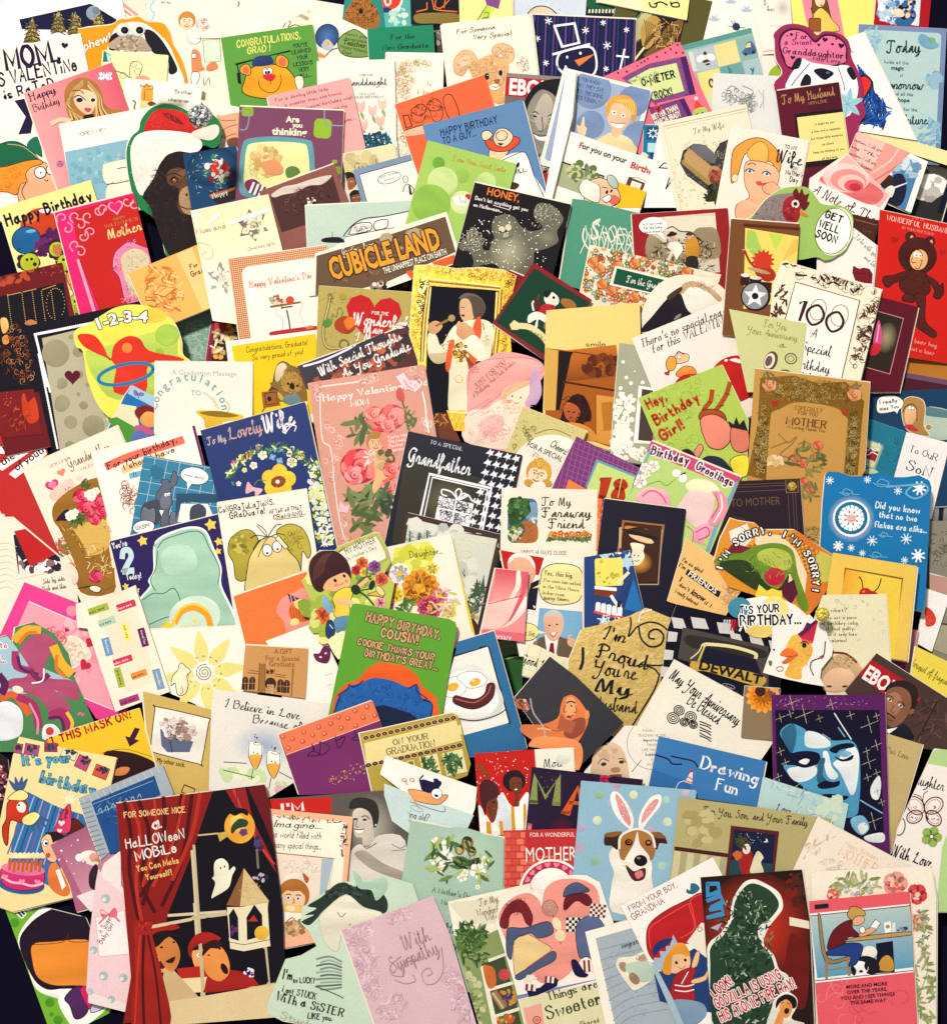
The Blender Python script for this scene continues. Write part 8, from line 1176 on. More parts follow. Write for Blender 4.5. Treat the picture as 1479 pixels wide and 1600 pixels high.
B('fdf8f0',140,740,200,600,330,480,480,420,800,600,700,1100,520,1180,440,1180,280,1110,200,900);B('fdf8f0',450,1180,560,1110,700,1180,820,1240,760,1320,600,1420,500,1320);B('1c0820',150,760,220,620,350,520,500,470,700,520,700,1040,460,1110,340,1105,240,1000);BL('f09030','3a1410',6,250,770,400,745,720,750,720,1060,560,1085,400,1080,290,1020,250,900);L('5a1420',5,250,770,480,750,530,680,540,745,700,745)
BL('4a2458','14101c',7,500,1180,590,1090,680,1110,700,1200,660,1310,580,1340,540,1240);BL('d02060','5a1030',5,620,1110,680,1090,760,1170,700,1270,640,1180);BL('c8ccd8','14101c',6,700,1290,720,1220,800,1190,840,1200,780,1270)
T('iFeliz',165,560,70,'fdf8f0','i',b=2,rot=-62,oc='fdf8f0',ow=10);T('iFeliz',165,560,70,'1c5064','i',b=2,rot=-62);T('H',110,455,70,'1c5064','i',b=2,rot=-50)
SEL('sweet baby girl');F(0,1320)
P('f4d0d4',760,180,800,260,900,340,1010,440,1050,560,1045,760,1030,1000,1000,1240,665,1125,690,700,740,280)
for x,y,r in ((815,415,36),(725,810,30),(800,1010,36),(950,1025,34),(695,1130,26),(860,1190,28)): E('a8c0c0',x,y,r);E('f4e0e0',x-12,y+8,r*.5)
P('faf0ec',738,560,960,505,1000,840,765,862);L('f0b0b0',5,738,560,960,505,1000,840,765,862,738,560,s=0);BL('e8707c','c85060',4,830,530,780,500,790,560,830,545,885,485,900,550,840,545);L('e8707c',14,825,545,800,570,765,605);L('e8707c',14,845,545,890,560,920,590);T('A Sweet',785,685,46,'8a3c44','s',w=155,rot=-22,b=0);T('Baby Girl',785,765,48,'8a3c44','s',w=180,rot=-22)
SEL('night window');F(300,1320)
P('d0b080',-280,900+400,-200,840+60,60,1180,640,1060,640,1320,-280,1380);P('e0c898',-260,1220,0,1180,640,1070,640,1330,-280,1400);P('c8b890',5,0,25,0,105,1170,75,1170);P('c8b890',0,550,300,515,300,540,0,580);P('c8b890',545,760,575,760,605,1090,580,1090)
F(0,1320);part('child_photographs');P('d8c49c',1165,620,1479,560,1479,585,1170,645)
F(300,1320)
P('0a0614',110,560,260,560,300,830,560,800,590,1060,130,1110);B('a81c18',-30,800,20,700,120,672,220,715,190,740,70,760);B('a01c18',100,1100,130,1000,250,960,420,990,500,1060,480,1090,120,1140);B('e89048',95,960,90,860,130,780,200,770,260,830,290,920,280,1000,220,1050,150,1030);B('2a1410',80,860,100,770,180,730,230,770,200,800,140,800);E('2a0c0c',250,955,24,46,-20);E('1c0c0c',215,800,10);E('1c0c0c',130,850,12,6);Y('6a2870 f0e8f0',440,990,36,40,18,12)
P('d8bc84',265,465,400,180,595,435,370,475);P('8a5c30',265,465,400,180,370,475);Y('b08848 f0d8a0',450,360,90,70,40,12,'-');P('e8dcb8',270,480,370,480,580,445,600,740,605,780,400,820,295,800);P('0c0a1c',285,540,320,490,355,560,360,740,295,720);P('0c0a1c',420,560,480,460,540,540,545,700,425,735);E('e8b838',538,680,56);P('b83020',430,590,475,540,510,590);Y('5a2868',325,660,24,40,12,14);L('5a4828',5,295,750,400,770,600,730,s=0)
F(0,1320);B('d08040',1190,760,1260,700,1350,740,1390,850,1350,960,1290,960,1220,860);B('1c0c10',1170,700,1280,660,1420,720,1300,710,1200,790);B('a82018',1250,640,1340,610,1385,640,1300,660);B('3a0c0c',1275,900,1350,860,1330,910);E('1c0c0c',1245,790,14,8);E('1c0c0c',1340,750,12,8)
B('9c2018',1030,600,1100,590,1180,600,1170,680,1250,1000,1310,1400,1020,1400,1050,900);L('4a0810',22,1110,700,1100,1000,1110,1380);L('4a0810',16,1140,700,1200,1000,1240,1380);L('c83020',14,1080,700,1060,1000,1040,1380);Y('c8301c 7a1410',1115,620,50,40,20,10)
F(300,1320)
SEL('child at a window');F(300,1320);R('e8c070',690,450,190,60,r=20);E('f8d8b0',760,490,36,20);Y('a86840 8a8458 c8a878',800,640,80,60,30,20);L('5a3c28',5,720,600,770,560,800,590)
K(71,'mint die-cut card with a sleeping girl with dark green hair, lucky sister',850,700,1380,700,900,'c8dcc4',sh=(835,590,850,480,1000,380,1120,290,1220,280,1240,190,1300,220,1340,280,1479,240,1700,300,1800,600,1500,1420,1100,1420,700,1350,580,1290,590,1200,720,880,840,850,960,780,900,660),sm=0)
B('24342c',845,590,940,540,870,540,960,490,890,470,1000,400,1100,310,1180,290,1260,330,1380,300,1500,420,1479,530,1300,470,1190,380,1080,450,1000,520,960,570,900,620);Y('3c5044 1a241e',1180,370,200,50,40,14);B('b0ccb4',1240,200,1300,250,1330,290,1479,250,1500,340,1420,430,1380,350,1280,330);BL('e4dcc8','b8c4a8',4,980,600,1010,520,1180,385,1320,480,1470,540,1300,700,1160,680,1120,820,1030,760);L('6a7468',6,1120,520,1150,555,1185,525);E('c87860',1215,615,8)
for k in range(10): L(('7c8880','a0aca0','5c6864')[k % 3],12,960+k%2*30,880+k*26,1060,860+k*28,1150,900+k*22)
L('3c4844',7,950,1090,1080,1140,1165,1180)
for q in (("I'm",700,1030,85,80,10,'s'),('so LUCKY',780,1060,50,175,2,'s'),('i got STUCK',695,1130,58,270,14,'r'),('WiTh a SiSTER',650,1195,74,540,14,'r'),('LIKE you.',890,1335,52,195,6,'s')): T(q[0],q[1],q[2],q[3],'181420',q[6],b=2,w=q[4],rot=q[5],j=4,lw=1.0)
T('Stuck',680,1330,60,'a8b894','s',w=260,rot=18)
K(72,'pale pink embossed card with flowing lettering, with sympathy',1150,660,1855,390,1400,'dcb8c0',sh=(1150,660,1855,392,1990,700,2200,1420,1420,1420))
for q in ((1300,650,130,60),(1600,560,90,40),(1250,780,90,60),(1330,870,100,60),(1330,1000,90,80),(1380,1120,90,70),(2010,1050,70,120),(2080,1250,90,110),(1540,1260,110,80)): Y('d4b0bc e6c6d0 d0a8b4',*q,24,34,'l');Y('b88c9c ecd4dc',*q,14,30,'c')
F(600,1320);T('With',150,800,110,'b08494','c',w=230,lw=.9,rot=2);T('Sympathy',65,985,130,'b08494','c',w=400,lw=.9,rot=-3);L('b08494',6,130,860,50,930,60,1000,150,1010,130,930,240,880);L('b08494',6,440,790,455,960,400,1060,320,1070,290,990,340,950,370,990,330,1010);L('b08494',6,80,1040,160,1070,240,1050,220,1000)
SEL('owlets');F(600,1320);T('Mother like you',440,455,44,'4a6858','r',w=280);T('Happy',470,670,80,'2c6878','c',w=200);T("Mother's",520,820,70,'2c6878','c',w=200)
K(67,'red brick-pattern card with a heart arch for a wonderful mother',915,-110,1479,-125,1000,'c43c34')
for i in range(9):
    for k in range(7): R(('e06050','d44c40','ec7860')[(i*3+k) % 3],920+k*64-(i%2)*30,-96+i*52,56,42,r=8)
for i in range(4): R('c02c30',1085,-115+i*50,420,52)
T('FOR A WONDERFUL',1120,-60,34,'f8e8e0','i',w=345,rot=1);T('MOTHER',1085,130,110,'f8ece4','i',w=395,rot=0);E('fbf0e8',1290,350,250,240);E('b02c3c',1290,350,232,222);E('fbf0e8',1290,350,172,172)
for k in range(10): a = math.radians(-175+k*19);H('f080a8',1290+202*math.cos(a),350+198*math.sin(a),24,k*19-85)
K(73,'cream card with a leafy fern and green hutch shelves to my wonderful wife',490,440,1100,310,1400,'f4ecd8',sh=(490,440,1120,300,1300,1000,1300,1420,740,1420,560,800))
P('e4dcc0',495,450,880,400,900,600,640,620);T('To My',735,470,56,'6a3c38','c',w=150,rot=-2,b=0);T('Wonderful',720,550,62,'3a3424','r',w=210,rot=0);T('Wife',785,585,50,'3a3424','r',w=110);P('8a9c60',560,800,900,640,1100,1420,760,1420,640,1100);Y('a8b070 6a7c48 c8c898',680,1150,80,240,50,24)
for k in range(9): a = -170+k*20;LF(('3c5c2c','5c7c3c','4a6c34')[k % 3],650,780,210-(k%3)*30,60,a)
Y('3c5c2c 5c7c3c 2c4a24 7c9850',680,760,140,170,120,26,'l');P('3a4c30',750,920,920,850,1060,1400,860,1420);P('f0e8d0',740,940,770,930,880,1420,840,1420);P('f0e8d0',800,880,940,830,945,850,805,905);P('f0e8d0',800,1105,990,1050,995,1075,805,1130);P('f0e8d0',850,1310,1040,1250,1045,1275,855,1335);B('c86830',760,940,800,930,850,960,860,1080,800,1100);E('c84848',925,1000,46,44);Y('5a8a3c 4a2c68 c89030',950,1180,70,60,30,20);Y('c85830 e0a040 5a7c3c',930,1350,70,30,24,20);STR('a86848 c8b898 7a8c60 b85840',815,1150,60,150,-22)
K(76,'pink heart die-cut card with blue and cream patchwork cloth and a lollipop, things are sweeter',860,620,1760,400,900,'fbf0e4',sh=(860,600,880,480,960,390,1080,350,1160,355,1220,390,1250,290,1350,240,1479,230,1560,235,1660,290,1700,420,1765,600,1900,1440,1090,1440,1010,1100),m='g')
B('f09888',885,600,910,480,1000,400,1110,370,1190,420,1210,470,1240,340,1340,270,1500,265,1620,320,1660,440,1640,640,1540,850,1380,1030,1200,1060,1000,850);P('7c88a8',1020,1160,1660,1030,1700,980,1720,1020,1030,1190)
BL('e8c88c','7a4c20',5,1000,740,1080,700,1110,690,1200,740,1290,800,1220,860,1120,930,1010,1010);BL('4c5878','1c1c38',5,1010,1010,1120,940,1220,870,1300,820,1325,850,1300,900,1180,960,1050,1040);BL('4c5878','1c1c38',5,960,640,1080,640,1250,590,1300,640,1290,690,1190,720,1120,680,1000,740,980,880,945,840,940,720);BL('7a1c28','3a0c18',5,890,620,920,510,1000,430,1080,440,1140,540,1130,620,1090,600,1050,520,970,540,950,640);Y('5a1420 8a2430',1020,480,90,60,30,20,'c')
BL('e0b0a0','a04838',5,1275,425,1310,440,1335,490,1310,540,1260,545,1220,510,1225,450);
for k in range(5): E(None,1276,484,12+k*10,lc='983828',lw=4)
L('7a4c20',7,1300,540,1320,640,1360,760);E('f0d8b0',1330,610,32,55,-10);E('f0d8b0',1355,700,42,45);P('14143c',1095,1120,1200,1100,1300,1010,1340,1040,1330,1090,1120,1185);STR('8a2430 f4ece0 8a2430 f4ece0',1090,1070,80,50,20);STR('8a2430 f4ece0 8a2430 f4ece0',1240,1010,70,50,20);Y('f0e4c8',1110,1040,60,24,10,14)
CH('f0e8d8','1c1c3c',1400,560,7,5,22,14);BL('5c6890','1c1c38',5,1479,620,1600,540,1680,600,1700,680,1640,720,1650,900,1560,860,1500,860);CH('6a2430','f0e8d8',1590,450,6,5,20,20);BL('6a1c28','3a0c18',4,1380,480,1400,400,1479,380,1560,380,1600,440,1560,470,1479,430,1400,500);BL('4c5878','1c1c38',5,1380,400,1400,330,1479,290,1560,330,1570,360,1440,380);BL('14143c','14143c',4,1440,900,1479,890,1540,980,1570,1000,1540,1020,1470,1000);STR('8a2430 f4ece0 8a2430 f4ece0',1530,890,70,90,10)
P('e4dcb0',1040,1190,1720,1040,1800,1440,1100,1440);P('f0a898',1070,1260,1210,1220,1240,1440,1110,1440);E(None,1175,1350,28,28,lc='b84838',lw=9);E(None,1175,1350,10,lc='b84838',lw=7);T('Things are',1265,1200,76,'2c3820','r',w=410,rot=-2,j=4,b=1);T('Sweeter',1260,1345,120,'3c5030','r',w=450,rot=-3,j=4,b=1);T('When Shared',1390,1430,44,'5a7030','s',w=280,b=1)
F(900,1320)
K(78,'cream bordered pale blue knit card with a sleepy bear, congratulations',70,670,900,440,1400,'fbf2e2',sh=(68,670,420,575,800,900,900,1440,240,1440))
P('a8b4bc',148,720,430,640,800,1100,840,1440,310,1440);for_ = [L('8494a4',6,170+k*16,810+k*78,420,750+k*72,700,690+k*72) for k in range(9)];Y('c8d0d4 94a0ac',420,1050,200,330,160,13,'-',rot=10);T('congratulations',350,795,46,'2a3040','s',w=260,j=2,sl=.2);B('f4ead4',305,920,330,870,430,860,530,830,600,1000,560,1060,450,1120,400,1080,330,980);B('a88c6c',330,910,380,910,380,980,340,960);B('b8ccb8',380,930,450,900,560,900,600,1020,500,1060,400,990);E('9c7c60',445,1030,34,52,-20);E('c8a888',520,870,44,30);Y('8a7058',500,870,40,20,10,14,'c')
K(80,'white card with a red mailbox and a paper-crowned boy, from your boy grandma',345,470,1055,95,1300,'fbf4ec',sh=(345,470,1050,95,1300,560,1200,1440,830,1440,570,920))
T('FROM YOUR BOY,',415,515,52,'8a2424','s',w=420,lw=.95,j=2,rot=0,b=1);T('GRANDMA',440,580,58,'8a2424','s',w=285,lw=.95,rot=-1,b=1);B('2c6c84',850,370,850,340,875,350,880,300,920,300,950,340,900,380)
BL('b81820','5a0810',6,555,830,540,680,580,590,700,500,860,420,960,370,1100,400,1150,700,1080,800,800,760,640,900);L('e85048',7,570,800,560,680,600,610,850,460,870,480,910,640,800,720);L('e85048',7,960,380,880,420,900,520,920,640);P('1c3c74',900,800,1100,760,1100,1300,940,1280,640,1200,600,1000)
P('f4ead8',850,750,960,600,1080,620,1000,870);E(None,950,650,18,lc='6a6a6a',lw=5);P('a8bcc8',590,910,560,900,650,980,780,760,745,690,720,780,690,780,690,820,640,820,650,870,600,870);B('1c2c6c',590,800,640,740,740,720,690,780,640,810,600,860)
BL('f0c090','7a3c20',5,700,960,760,820,840,790,880,880,860,970,800,990,740,990);B('e89830',665,980,680,880,760,770,830,760,875,840,850,860,800,840,740,860,730,950,720,1000);E('2a1410',770,908,11,14);E('2a1410',838,888,11,14);L('a04030',5,785,945,815,955,840,930);BL('a81c28','5a0c14',5,760,1010,860,950,920,960,890,1060,910,1200,760,1220,715,1170);for_ = [L('f8f0e8',9,760,1080+k*40,840,1090+k*40,905,1075+k*40) for k in (0,1)];L('f8f0e8',8,810,1070,860,980);BL('f0c090','7a3c20',4,885,940,920,830,950,830,930,930);BL('f0c090','7a3c20',4,890,1040,980,1010,1010,960,1000,1040,900,1070);B('7c98b0',740,1200,900,1200,990,1240,990,1330,850,1420,780,1320);P('a8c0cc',570,920,620,950,740,1180,850,1440,800,1440)
K(82,'dark monster movie card with green rocky texture, red glow and fire ray lettering',955,250,1740,190,1300,'24100c',sh=(955,250,1735,190,1790,560,1830,1440,1050,1440),m='g')
RB('d8341c','3a140e',1380,640,440,430);B('6a1410',1640,700,1720,720,1790,840,1760,1250,1600,1150);B('f0ece0',1020,760,1110,680,1180,560,1200,430,1280,300,1360,265,1440,290,1560,370,1590,480,1540,560,1479,640,1440,760,1520,850,1560,960,1640,1050,1560,1440,1060,1440,1010,900);B('24402c',1040,780,1130,700,1200,570,1220,440,1300,320,1380,300,1500,360,1560,460,1500,560,1400,640,1420,760,1500,860,1540,980,1600,1060,1540,1440,1080,1440,1030,920);Y('6a8464 14241c 3c5840 1c3024',1290,700,230,330,230,20,'l');Y('d8dccc',1280,560,200,220,40,10,'l');Y('b8c4b0 14241c 3c5840',1300,1200,240,220,110,18,'l');P('f0e0c8',1640,555,1800,590,1800,650,1640,620);Y('7a1c10 4a2018',1680,330,60,120,30,30)
for q in ('1010,300,1090,300,1100,360,1010,390,1010,300','1010,430,1110,390,1130,440,1040,480','1030,500,1120,480,1130,530,1010,560'): L('3c8cc0',30,*map(float,q.split(',')),s=0)
P('b8a8c8',1030,640,1120,600,1090,660)
for q in (('LOOK!',1065,1175,92,190,-32),('GODZILLA IS USING',1085,1260,88,560,-21),('HIS ATOMIC FIRE RAY!',1120,1365,92,640,-21)): T(q[0],q[1],q[2],q[3],'c41c24','s',b=2,w=q[4],rot=q[5],oc='f8ece8',ow=7,lw=1.1,j=2)
F(1179,1320);B('f0e8d8',130,1250,160,1180,240,1130,320,1180,320,1250,280,1340,380,1380,100,1420);B('14101c',160,1260,170,1190,240,1150,310,1180,320,1240,290,1260,250,1200,200,1210);B('e8984c',190,1230,240,1190,285,1240,270,1310,230,1335,195,1290);E('3a1010',243,1280,20,24,20);B('e8984c',165,1330,190,1280,220,1340,180,1440,130,1440);L('14101c',6,200,1220,220,1212);L('14101c',6,245,1220,268,1228)
K(74,'cream floral card with watercolour poppies and leaf sprays',440,205,1355,170,1400,'fbeedc',sh=(430,230,460,205,1350,165,1365,210,1395,420,1390,1440,470,1440))
for x,y,r,c in ((1080,300,95,'f0a090'),(1245,380,80,'e04848'),(600,385,50,'e87058'),(1240,600,70,'f0a898'),(760,280,24,'f0b0a8')): FL(c,x,y,r,5,'c8b058',w=.6,rot=x);Y('f8c8b8 e86858',x,y,r*.6,r*.5,12,r*.22)
Y('98a868 b8c088 7c8c54',780,300,190,70,40,34,'l');Y('a8b0b8 c8d0d0 98a868',790,340,120,50,26,14,'f');Y('98a868 7c8c54 b8b0a0',1290,650,60,160,40,26,'l');Y('a8b078 8c9860',1310,1100,80,280,50,34,'l');L('8c9860',5,1330,870,1320,1000,1260,1180,1250,1300)
K(86,'pink cartoon card of a woman reading cards at a table with a dog below',415,435,1185,355,1300,'ec5c68',sh=(415,435,1170,360,1190,368,1250,1440,490,1440),m='g')
Y('f07c84 e04c5c',800,1150,350,240,16,70,'c');P('f8f4ee',418,530,1185,455,1220,980,462,1065);GR('b8ccc8','5c9cbc',424,550,768,480,-.5);L('14141c',6,422,548,1188,470,s=0);L('14141c',6,462,1048,1215,968,s=0);R('14202c',455,462,110,36,r=10)
P('0c1030',930,760,1060,740,1075,980,940,990);B('c89038',950,960,970,880,1020,850,1060,890,1060,970);E('f4ece0',880,830,60,50)
B('141420',800,880,860,855,940,890,960,960,940,990,860,990);E('fdf8f4',805,950,68,54);B('14141c',735,960,750,930,780,970,760,1010);B('14141c',850,900,870,930,860,970,840,940);E('14141c',815,975,16,11);BL('9c8058','2a1c10',5,485,570,505,560,560,870,730,855,725,880,540,900);P('9c8058',535,900,560,900,560,1035,540,1035);P('9c8058',700,880,720,880,735,1010,715,1010);L('9c8058',10,560,965,700,945,s=0)
BL('1c3c84','14141c',6,560,850,580,800,700,760,800,760,830,800,790,900,760,930,720,930,730,860);BL('6a1420','14141c',6,555,790,590,680,660,610,740,580,750,640,800,690,790,710,720,710,690,760,590,800);BL('e8b088','14141c',4,750,590,780,540,830,550,840,590,800,620,760,620);BL('c8a050','14141c',5,710,530,740,480,790,480,840,510,845,545,780,550,750,580,720,560)
BL('c89c5c','2a1c10',5,715,730,860,700,1190,670,1195,695,720,745);P('fdfaf4',880,640,925,575,965,600,930,660);L('14141c',4,880,640,925,575,965,600,930,660,880,640,s=0);BL('e8b088','14141c',4,800,690,880,640,930,650,900,680,820,710);P('fdfaf4',990,600,1045,590,1050,670,1000,680);E('c88830',1020,630,16);P('e8ecf0',1055,600,1080,600,1080,670,1055,675);Y('3a3c50 8a8c98',1140,655,40,20,14,12);E('fdf8f0',825,655,22,26,lc='14141c',lw=4)
TT('MORE AND MORE|OVER THE YEARS,|YOU AND I SEE THINGS|THE SAME WAY',860,1095,27,'14101c','i',lh=1.55,al='c',b=1,sp=.2,rot=1)
# ---------------------------------------------------------------- pile the cards and build them
STEP = 8.0; GX0, GY0 = -420.0, -420.0; NX, NY = int((PW + 840) / STEP), int((PH + 840) / STEP)
gx = GX0 + STEP * (np.arange(NX) + .5); gy = GY0 + STEP * (np.arange(NY) + .5)
PXg, PYg = np.meshgrid(gx, gy)
_x = (PXg - PW / 2) / (PH / 2) * FH; _y = -(PYg - PH / 2) / (PH / 2) * FH
_t = (0 - CP.z) / (_y * ST - CT); WX = CP.x + _x * _t; WY = CP.y + (_y * CT + ST) * _t
HF = np.zeros((NY, NX)) + TABLE_Z
def inside(poly, X, Y):
    r = np.zeros(X.shape, bool); n = len(poly)
    for i in range(n):
        x0, y0 = poly[i]; x1, y1 = poly[(i + 1) % n]
        if y0 == y1: continue
        c = (Y < y0) != (Y < y1); r ^= c & (X < (x1 - x0) * (Y - y0) / (y1 - y0) + x0)
    return r
LEAF = 0.00042; NK = 9
KN = [k / NK for k in range(NK + 1)]
def clip(poly, A, B_, C_):
    """keep A*x + B*y + C >= 0; poly items (x, y, (r,g,b))"""
    d = [A * p[0] + B_ * p[1] + C_ for p in poly]
    if all(v >= 0 for v in d): return poly
    if all(v <= 0 for v in d): return []
    out = []; n = len(poly)
    for i in range(n):
        j = (i + 1) % n; a, b = d[i], d[j]
        if a >= 0: out.append(poly[i])
        if (a > 0 > b) or (a < 0 < b):
            t = a / (a - b); p, q = poly[i], poly[j]
            c = p[2] if p[2] is q[2] else tuple(p[2][k] + (q[2][k] - p[2][k]) * t for k in range(3))
            out.append((p[0] + (q[0] - p[0]) * t, p[1] + (q[1] - p[1]) * t, c))
    return out
def mesh_from(name, verts, faces, fcol, fmat, loc, mats=True, bevel=False):
    me = bpy.data.meshes.new(name)
    lv = [(v[0] - loc[0], v[1] - loc[1], v[2] - loc[2]) for v in verts]
    me.from_pydata(lv, [], faces)
    for m in (M_PAPER, M_GLOSS, M_FOIL, M_GLIT): me.materials.append(m)
    ca = me.color_attributes.new('Col', 'FLOAT_COLOR', 'CORNER')
    arr = np.ones((sum(len(f) for f in faces), 4), np.float32); arr[:, :3] = np.array(fcol, np.float32).reshape(-1, 3)
    ca.data.foreach_set('color', arr.ravel())
    me.polygons.foreach_set('material_index', fmat)
    return me
def link(name, me, parent):
    o = bpy.data.objects.new(name, me); SC.collection.objects.link(o); o.parent = parent; return o
order = sorted(CARDS, key=lambda c: (c['z'], c['n']))
for c in order:
    rr = random.Random(c['n'] * 13 + 5)
    poly = c['poly']; a = c['a']; ang = c['ang']; co, si = math.cos(ang), math.sin(ang)
    us = [(p[0] - a[0]) * co + (p[1] - a[1]) * si for p in poly]; vs = [-(p[0] - a[0]) * si + (p[1] - a[1]) * co for p in poly]
    u0, u1, v0, v1 = min(us), max(us), min(vs), max(vs)
    if c['fold'] == 'L': ax, ay, s0, sl_ = co, si, u0, u1 - u0
    else: ax, ay, s0, sl_ = -si, co, v0, v1 - v0
    def sfun(px, py): return ((px - a[0]) * ax + (py - a[1]) * ay - s0) / sl_
    gap = c['gap'] if c['gap'] is not None else rr.choice([.7, 1.2, 2.0, 3.2, 4.6])
    gap *= 0.001; bow = rr.uniform(-.3, .8) * .001
    if not c['leaf']: gap *= .3
    rise = [gap * s ** 1.5 + bow * 4 * s * (1 - s) + (abs(bow) if bow < 0 else 0) + .00008 for s in KN]
    base_t = LEAF + .0001 if c['leaf'] else 0
    msk = inside(poly, PXg, PYg)
    # neighbours a cell wide so edges keep clear
    m2 = msk.copy(); m2[1:] |= msk[:-1]; m2[:-1] |= msk[1:]; m2[:, 1:] |= msk[:, :-1]; m2[:, :-1] |= msk[:, 1:]
    X, Y_, Hh = WX[m2], WY[m2], HF[m2]; cx, cy = X.mean(), Y_.mean()
    sv = np.clip(sfun(PXg[m2], PYg[m2]), 0, 1)
    best = None
    for ta in np.linspace(-.075, .075, 16):
        for tb in np.linspace(-.075, .075, 16):
            cc = (Hh - ta * (X - cx) - tb * (Y_ - cy)).max()
            cost = cc + .012 * (ta * ta + tb * tb) ** .5
            if best is None or cost < best[0]: best = (cost, ta, tb, cc)
    _, ta, tb, cc = best; cc += .00045
    def zt(px, py, dz=0.0, top=True):
        X0, Y0, _ = ray(px, py, 0.0); z = ta * (X0 - cx) + tb * (Y0 - cy) + cc
        X0, Y0, _ = ray(px, py, z); z = ta * (X0 - cx) + tb * (Y0 - cy) + cc
        if top: z += base_t + LEAF + float(np.interp(sfun(px, py), KN, rise))
        return z + dz
    HF[m2] = np.maximum(HF[m2], ta * (X - cx) + tb * (Y_ - cy) + cc + base_t + LEAF + np.interp(sv, KN, rise))
    pcx = sum(p[0] for p in poly) / len(poly); pcy = sum(p[1] for p in poly) / len(poly)
    L0 = ray(pcx, pcy, cc)
    root = bpy.data.objects.new(c['name'], None); SC.collection.objects.link(root); root.location = L0
    root.empty_display_size = .02
    root['label'] = c['label']; root['category'] = c['cat']
    if c['grp'] and c['cat'] == 'greeting card': root['group'] = 'greeting cards spread in an overlapping pile'
    def sliced(pl):
        ss = [sfun(p[0], p[1]) for p in pl]; lo, hi = min(ss), max(ss); out = []
        k0 = max(0, int(lo * NK - 1e-9)); k1 = min(NK - 1, int(hi * NK + 1e-9))
        if k0 >= k1: return [pl]
        for k in range(k0, k1 + 1):
            q = pl
            if k > k0: q = clip(q, ax / sl_, ay / sl_, -(a[0] * ax + a[1] * ay + s0) / sl_ - KN[k])
            if q and k < k1: q = clip(q, -ax / sl_, -ay / sl_, (a[0] * ax + a[1] * ay + s0) / sl_ + KN[k + 1])
            if len(q) > 2: out.append(q)
        return out
    # the paper: top face strips, edge walls, underside
    def slab(name, col, top, shift=(0, 0), mt='m', edge=(.78, .74, .66)):
        pl = [(p[0] + shift[0], p[1] + shift[1]) for p in poly]
        V = []; Fc = []; C = []; M = []; cl = hexc(col); mi = MI[mt]
        for t in fill(pl):
            for q in sliced([(p[0], p[1], cl) for p in t]):
                k = len(V); V += [ray(p[0], p[1], zt(p[0], p[1], 0, top)) for p in q]
                Fc.append(list(range(k, k + len(q)))); C += [cl] * len(q); M.append(mi)
        n = len(pl)
        for i in range(n):
            p, q = pl[i], pl[(i + 1) % n]
            sub = [0, 1]
            if math.hypot(p[0] - q[0], p[1] - q[1]) > 20: sub = [j / 8 for j in range(9)]
            for j in range(len(sub) - 1):
                A = (p[0] + (q[0] - p[0]) * sub[j], p[1] + (q[1] - p[1]) * sub[j]); B2 = (p[0] + (q[0] - p[0]) * sub[j + 1], p[1] + (q[1] - p[1]) * sub[j + 1])
                va = ray(A[0], A[1], zt(A[0], A[1], 0, top)); vb = ray(B2[0], B2[1], zt(B2[0], B2[1], 0, top))
                k = len(V); V += [va, vb, (vb[0], vb[1], vb[2] - LEAF), (va[0], va[1], va[2] - LEAF)]
                Fc.append([k, k + 1, k + 2, k + 3]); C += [edge] * 4; M.append(0)
        return link(name, mesh_from(name, V, Fc, C, M, L0), root)
    slab('front_cover', c['base'], True, mt=c['m'] if c['m'] in 'mgfs' else 'm')
    if c['leaf']:
        slab('back_cover', c['back'] or 'f4e8d4', False, (rr.uniform(-2.4, 2.4), rr.uniform(-2.4, 2.4)))
    # the print, one mesh a part, each ink layer a hair above the last
    groups = {}; lay = 0
    cen = (pcx, pcy); edges = []
    pz = c['conv'] or poly; n = len(pz)
    crs = [(pz[(i + 1) % n][0] - pz[i][0]) * (pz[(i + 2) % n][1] - pz[(i + 1) % n][1]) - (pz[(i + 1) % n][1] - pz[i][1]) * (pz[(i + 2) % n][0] - pz[(i + 1) % n][0]) for i in range(n)]
    if n < 16 and (all(v > 0 for v in crs) or all(v < 0 for v in crs)):
        o = pz
        for i in range(n):
            p, q = o[i], o[(i + 1) % n]; A, Bq = -(q[1] - p[1]), (q[0] - p[0]); l = math.hypot(A, Bq); A /= l; Bq /= l; C0 = -(A * p[0] + Bq * p[1])
            if A * cen[0] + Bq * cen[1] + C0 < 0: A, Bq, C0 = -A, -Bq, -C0
            edges.append((A, Bq, C0 - .15))
    def pin(x, y):
        r = False; n = len(poly)
        for i in range(n):
            x0, y0 = poly[i]; x1, y1 = poly[(i + 1) % n]
            if (y < y0) != (y < y1) and x < (x1 - x0) * (y - y0) / (y1 - y0) + x0: r = not r
        return r
    dl = min(.000014, .0009 / max(1, len(c['ops'])))
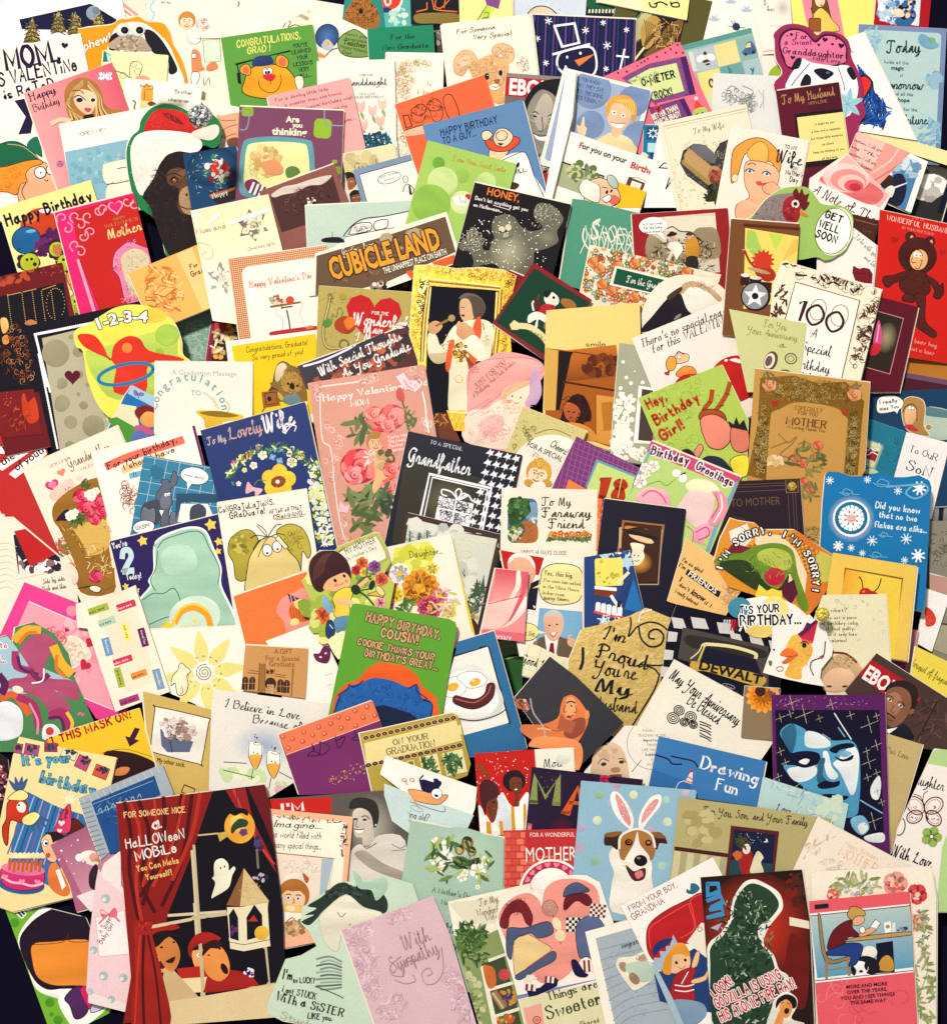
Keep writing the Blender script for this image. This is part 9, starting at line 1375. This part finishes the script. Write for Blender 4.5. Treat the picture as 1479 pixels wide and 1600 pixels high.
    for (tris, col, mt, pn, cols) in c['ops']:
        lay += 1; dz = dl * lay + .00001; cl = hexc(col); mi = MI[mt]
        G = groups.setdefault(pn, ([], [], [], [], {}))
        V, Fc, C, M, cache = G
        for ti, t in enumerate(tris):
            cs = cols[ti] if cols else (cl, cl, cl)
            q = [(t[k][0], t[k][1], cs[k]) for k in range(3)]
            for e in edges:
                q = clip(q, *e)
                if len(q) < 3: break
            if len(q) < 3: continue
            if not edges:
                mx, my = (t[0][0] + t[1][0] + t[2][0]) / 3, (t[0][1] + t[1][1] + t[2][1]) / 3
                if not pin(mx, my) and abs((t[1][0] - t[0][0]) * (t[2][1] - t[0][1]) - (t[1][1] - t[0][1]) * (t[2][0] - t[0][0])) < 45: continue
            for s in sliced(q):
                idx = []
                for p in s:
                    key = (round(p[0], 2), round(p[1], 2), lay); i = cache.get(key)
                    if i is None:
                        i = cache[key] = len(V); V.append(ray(p[0], p[1], zt(p[0], p[1], dz)))
                    if i not in idx: idx.append(i)
                if len(idx) < 3: continue
                x1, y1 = V[idx[1]][0] - V[idx[0]][0], V[idx[1]][1] - V[idx[0]][1]; x2, y2 = V[idx[2]][0] - V[idx[0]][0], V[idx[2]][1] - V[idx[0]][1]
                if x1 * y2 - x2 * y1 < 0: idx = idx[::-1]
                Fc.append(idx); C += [s[0][2]] * len(idx) if not cols else [V and cl] * 0
                if cols:
                    m_ = {}
                    for p in s: m_[cache[(round(p[0], 2), round(p[1], 2), lay)]] = p[2]
                    C += [m_[i] for i in idx]
                M.append(mi)
    for pn, (V, Fc, C, M, _) in groups.items():
        if Fc: link(pn, mesh_from(pn, V, Fc, C, M, L0), root)
    c['zt'] = zt; c['root'] = root; c['L0'] = L0
print('cards', len(CARDS), 'max height mm', round(float(HF.max()) * 1000, 1), 'tris', sum(len(o.data.polygons) for o in SC.objects if o.type == 'MESH'))
# ---------------------------------------------------------------- raised pieces glued to three cards: domes and pompoms
def raised(lab, name, px, py, r, hgt, cols, m, fuzz, seed):
    c = [k for k in CARDS if lab in k['label']][0]; zt = c['zt']; L0 = c['L0']; rr = random.Random(seed)
    z0 = zt(px, py, .0006); X, Yy, Z = ray(px, py, z0); X2, _, _ = ray(px + r, py, z0); R_ = abs(X2 - X)
    V = []; Fc = []; C = []; nu, nv = 28, 9
    for j in range(nv + 1):
        ph = (math.pi / 2) * j / nv
        for i in range(nu):
            k = 1 + (rr.random() - .5) * fuzz; a = 2 * math.pi * i / nu
            V.append((X + R_ * k * math.cos(ph) * math.cos(a), Yy + R_ * k * math.cos(ph) * math.sin(a), Z + hgt * k * math.sin(ph)))
    for j in range(nv):
        for i in range(nu):
            Fc.append([j * nu + i, j * nu + (i + 1) % nu, (j + 1) * nu + (i + 1) % nu, (j + 1) * nu + i]); C += [hexc(rr.choice(cols))] * 4
    if fuzz > .1:                                             # loose strands standing out of the ball
        for k in range(260):
            a = rr.random() * 6.283; ph = rr.random() * 1.5; e = .9 + .3 * rr.random(); w = .05
            n_ = (math.cos(ph) * math.cos(a), math.cos(ph) * math.sin(a), math.sin(ph)); t = (-math.sin(a) * w, math.cos(a) * w)
            b = len(V); V += [(X + R_ * (n_[0] * .85 + t[0]), Yy + R_ * (n_[1] * .85 + t[1]), Z + hgt * n_[2] * .85), (X + R_ * (n_[0] * .85 - t[0]), Yy + R_ * (n_[1] * .85 - t[1]), Z + hgt * n_[2] * .85), (X + R_ * n_[0] * e, Yy + R_ * n_[1] * e, Z + hgt * n_[2] * e)]
            Fc.append([b, b + 1, b + 2]); C += [hexc(rr.choice(cols))] * 3
    me = mesh_from(name, V, Fc, C, [MI[m]] * len(Fc), L0)
    if fuzz < .1:
        for p in me.polygons: p.use_smooth = True
    return link(name, me, c['root'])
for q in ((950, 230, 962, 238), (1065, 230, 1077, 238)):
    e = raised('googly', 'googly_eye', q[0] / 4.93, q[1] / 4.93, 11.5, .0028, ['dcdad6'], 'g', 0, 1)
    p = raised('googly', 'pupil', q[2] / 4.93, q[3] / 4.93, 7.2, .0042, ['0c0c18'], 'g', 0, 1); p.parent = e
raised('duck card', 'yellow_pompom', 1179 + 515 / 4.93, 830 + 640 / 4.93, 10.5, .011, ['f4e850', 'd8c020', 'fdf4a0', 'b89c10'], 'm', .16, 3)
raised('chimpanzee', 'glitter_pompom', 300 + 62 / 4.93, 900 / 4.93, 18, .014, ['d8dce0', '50545a', 'fafafa', '787c84'], 's', .14, 5)
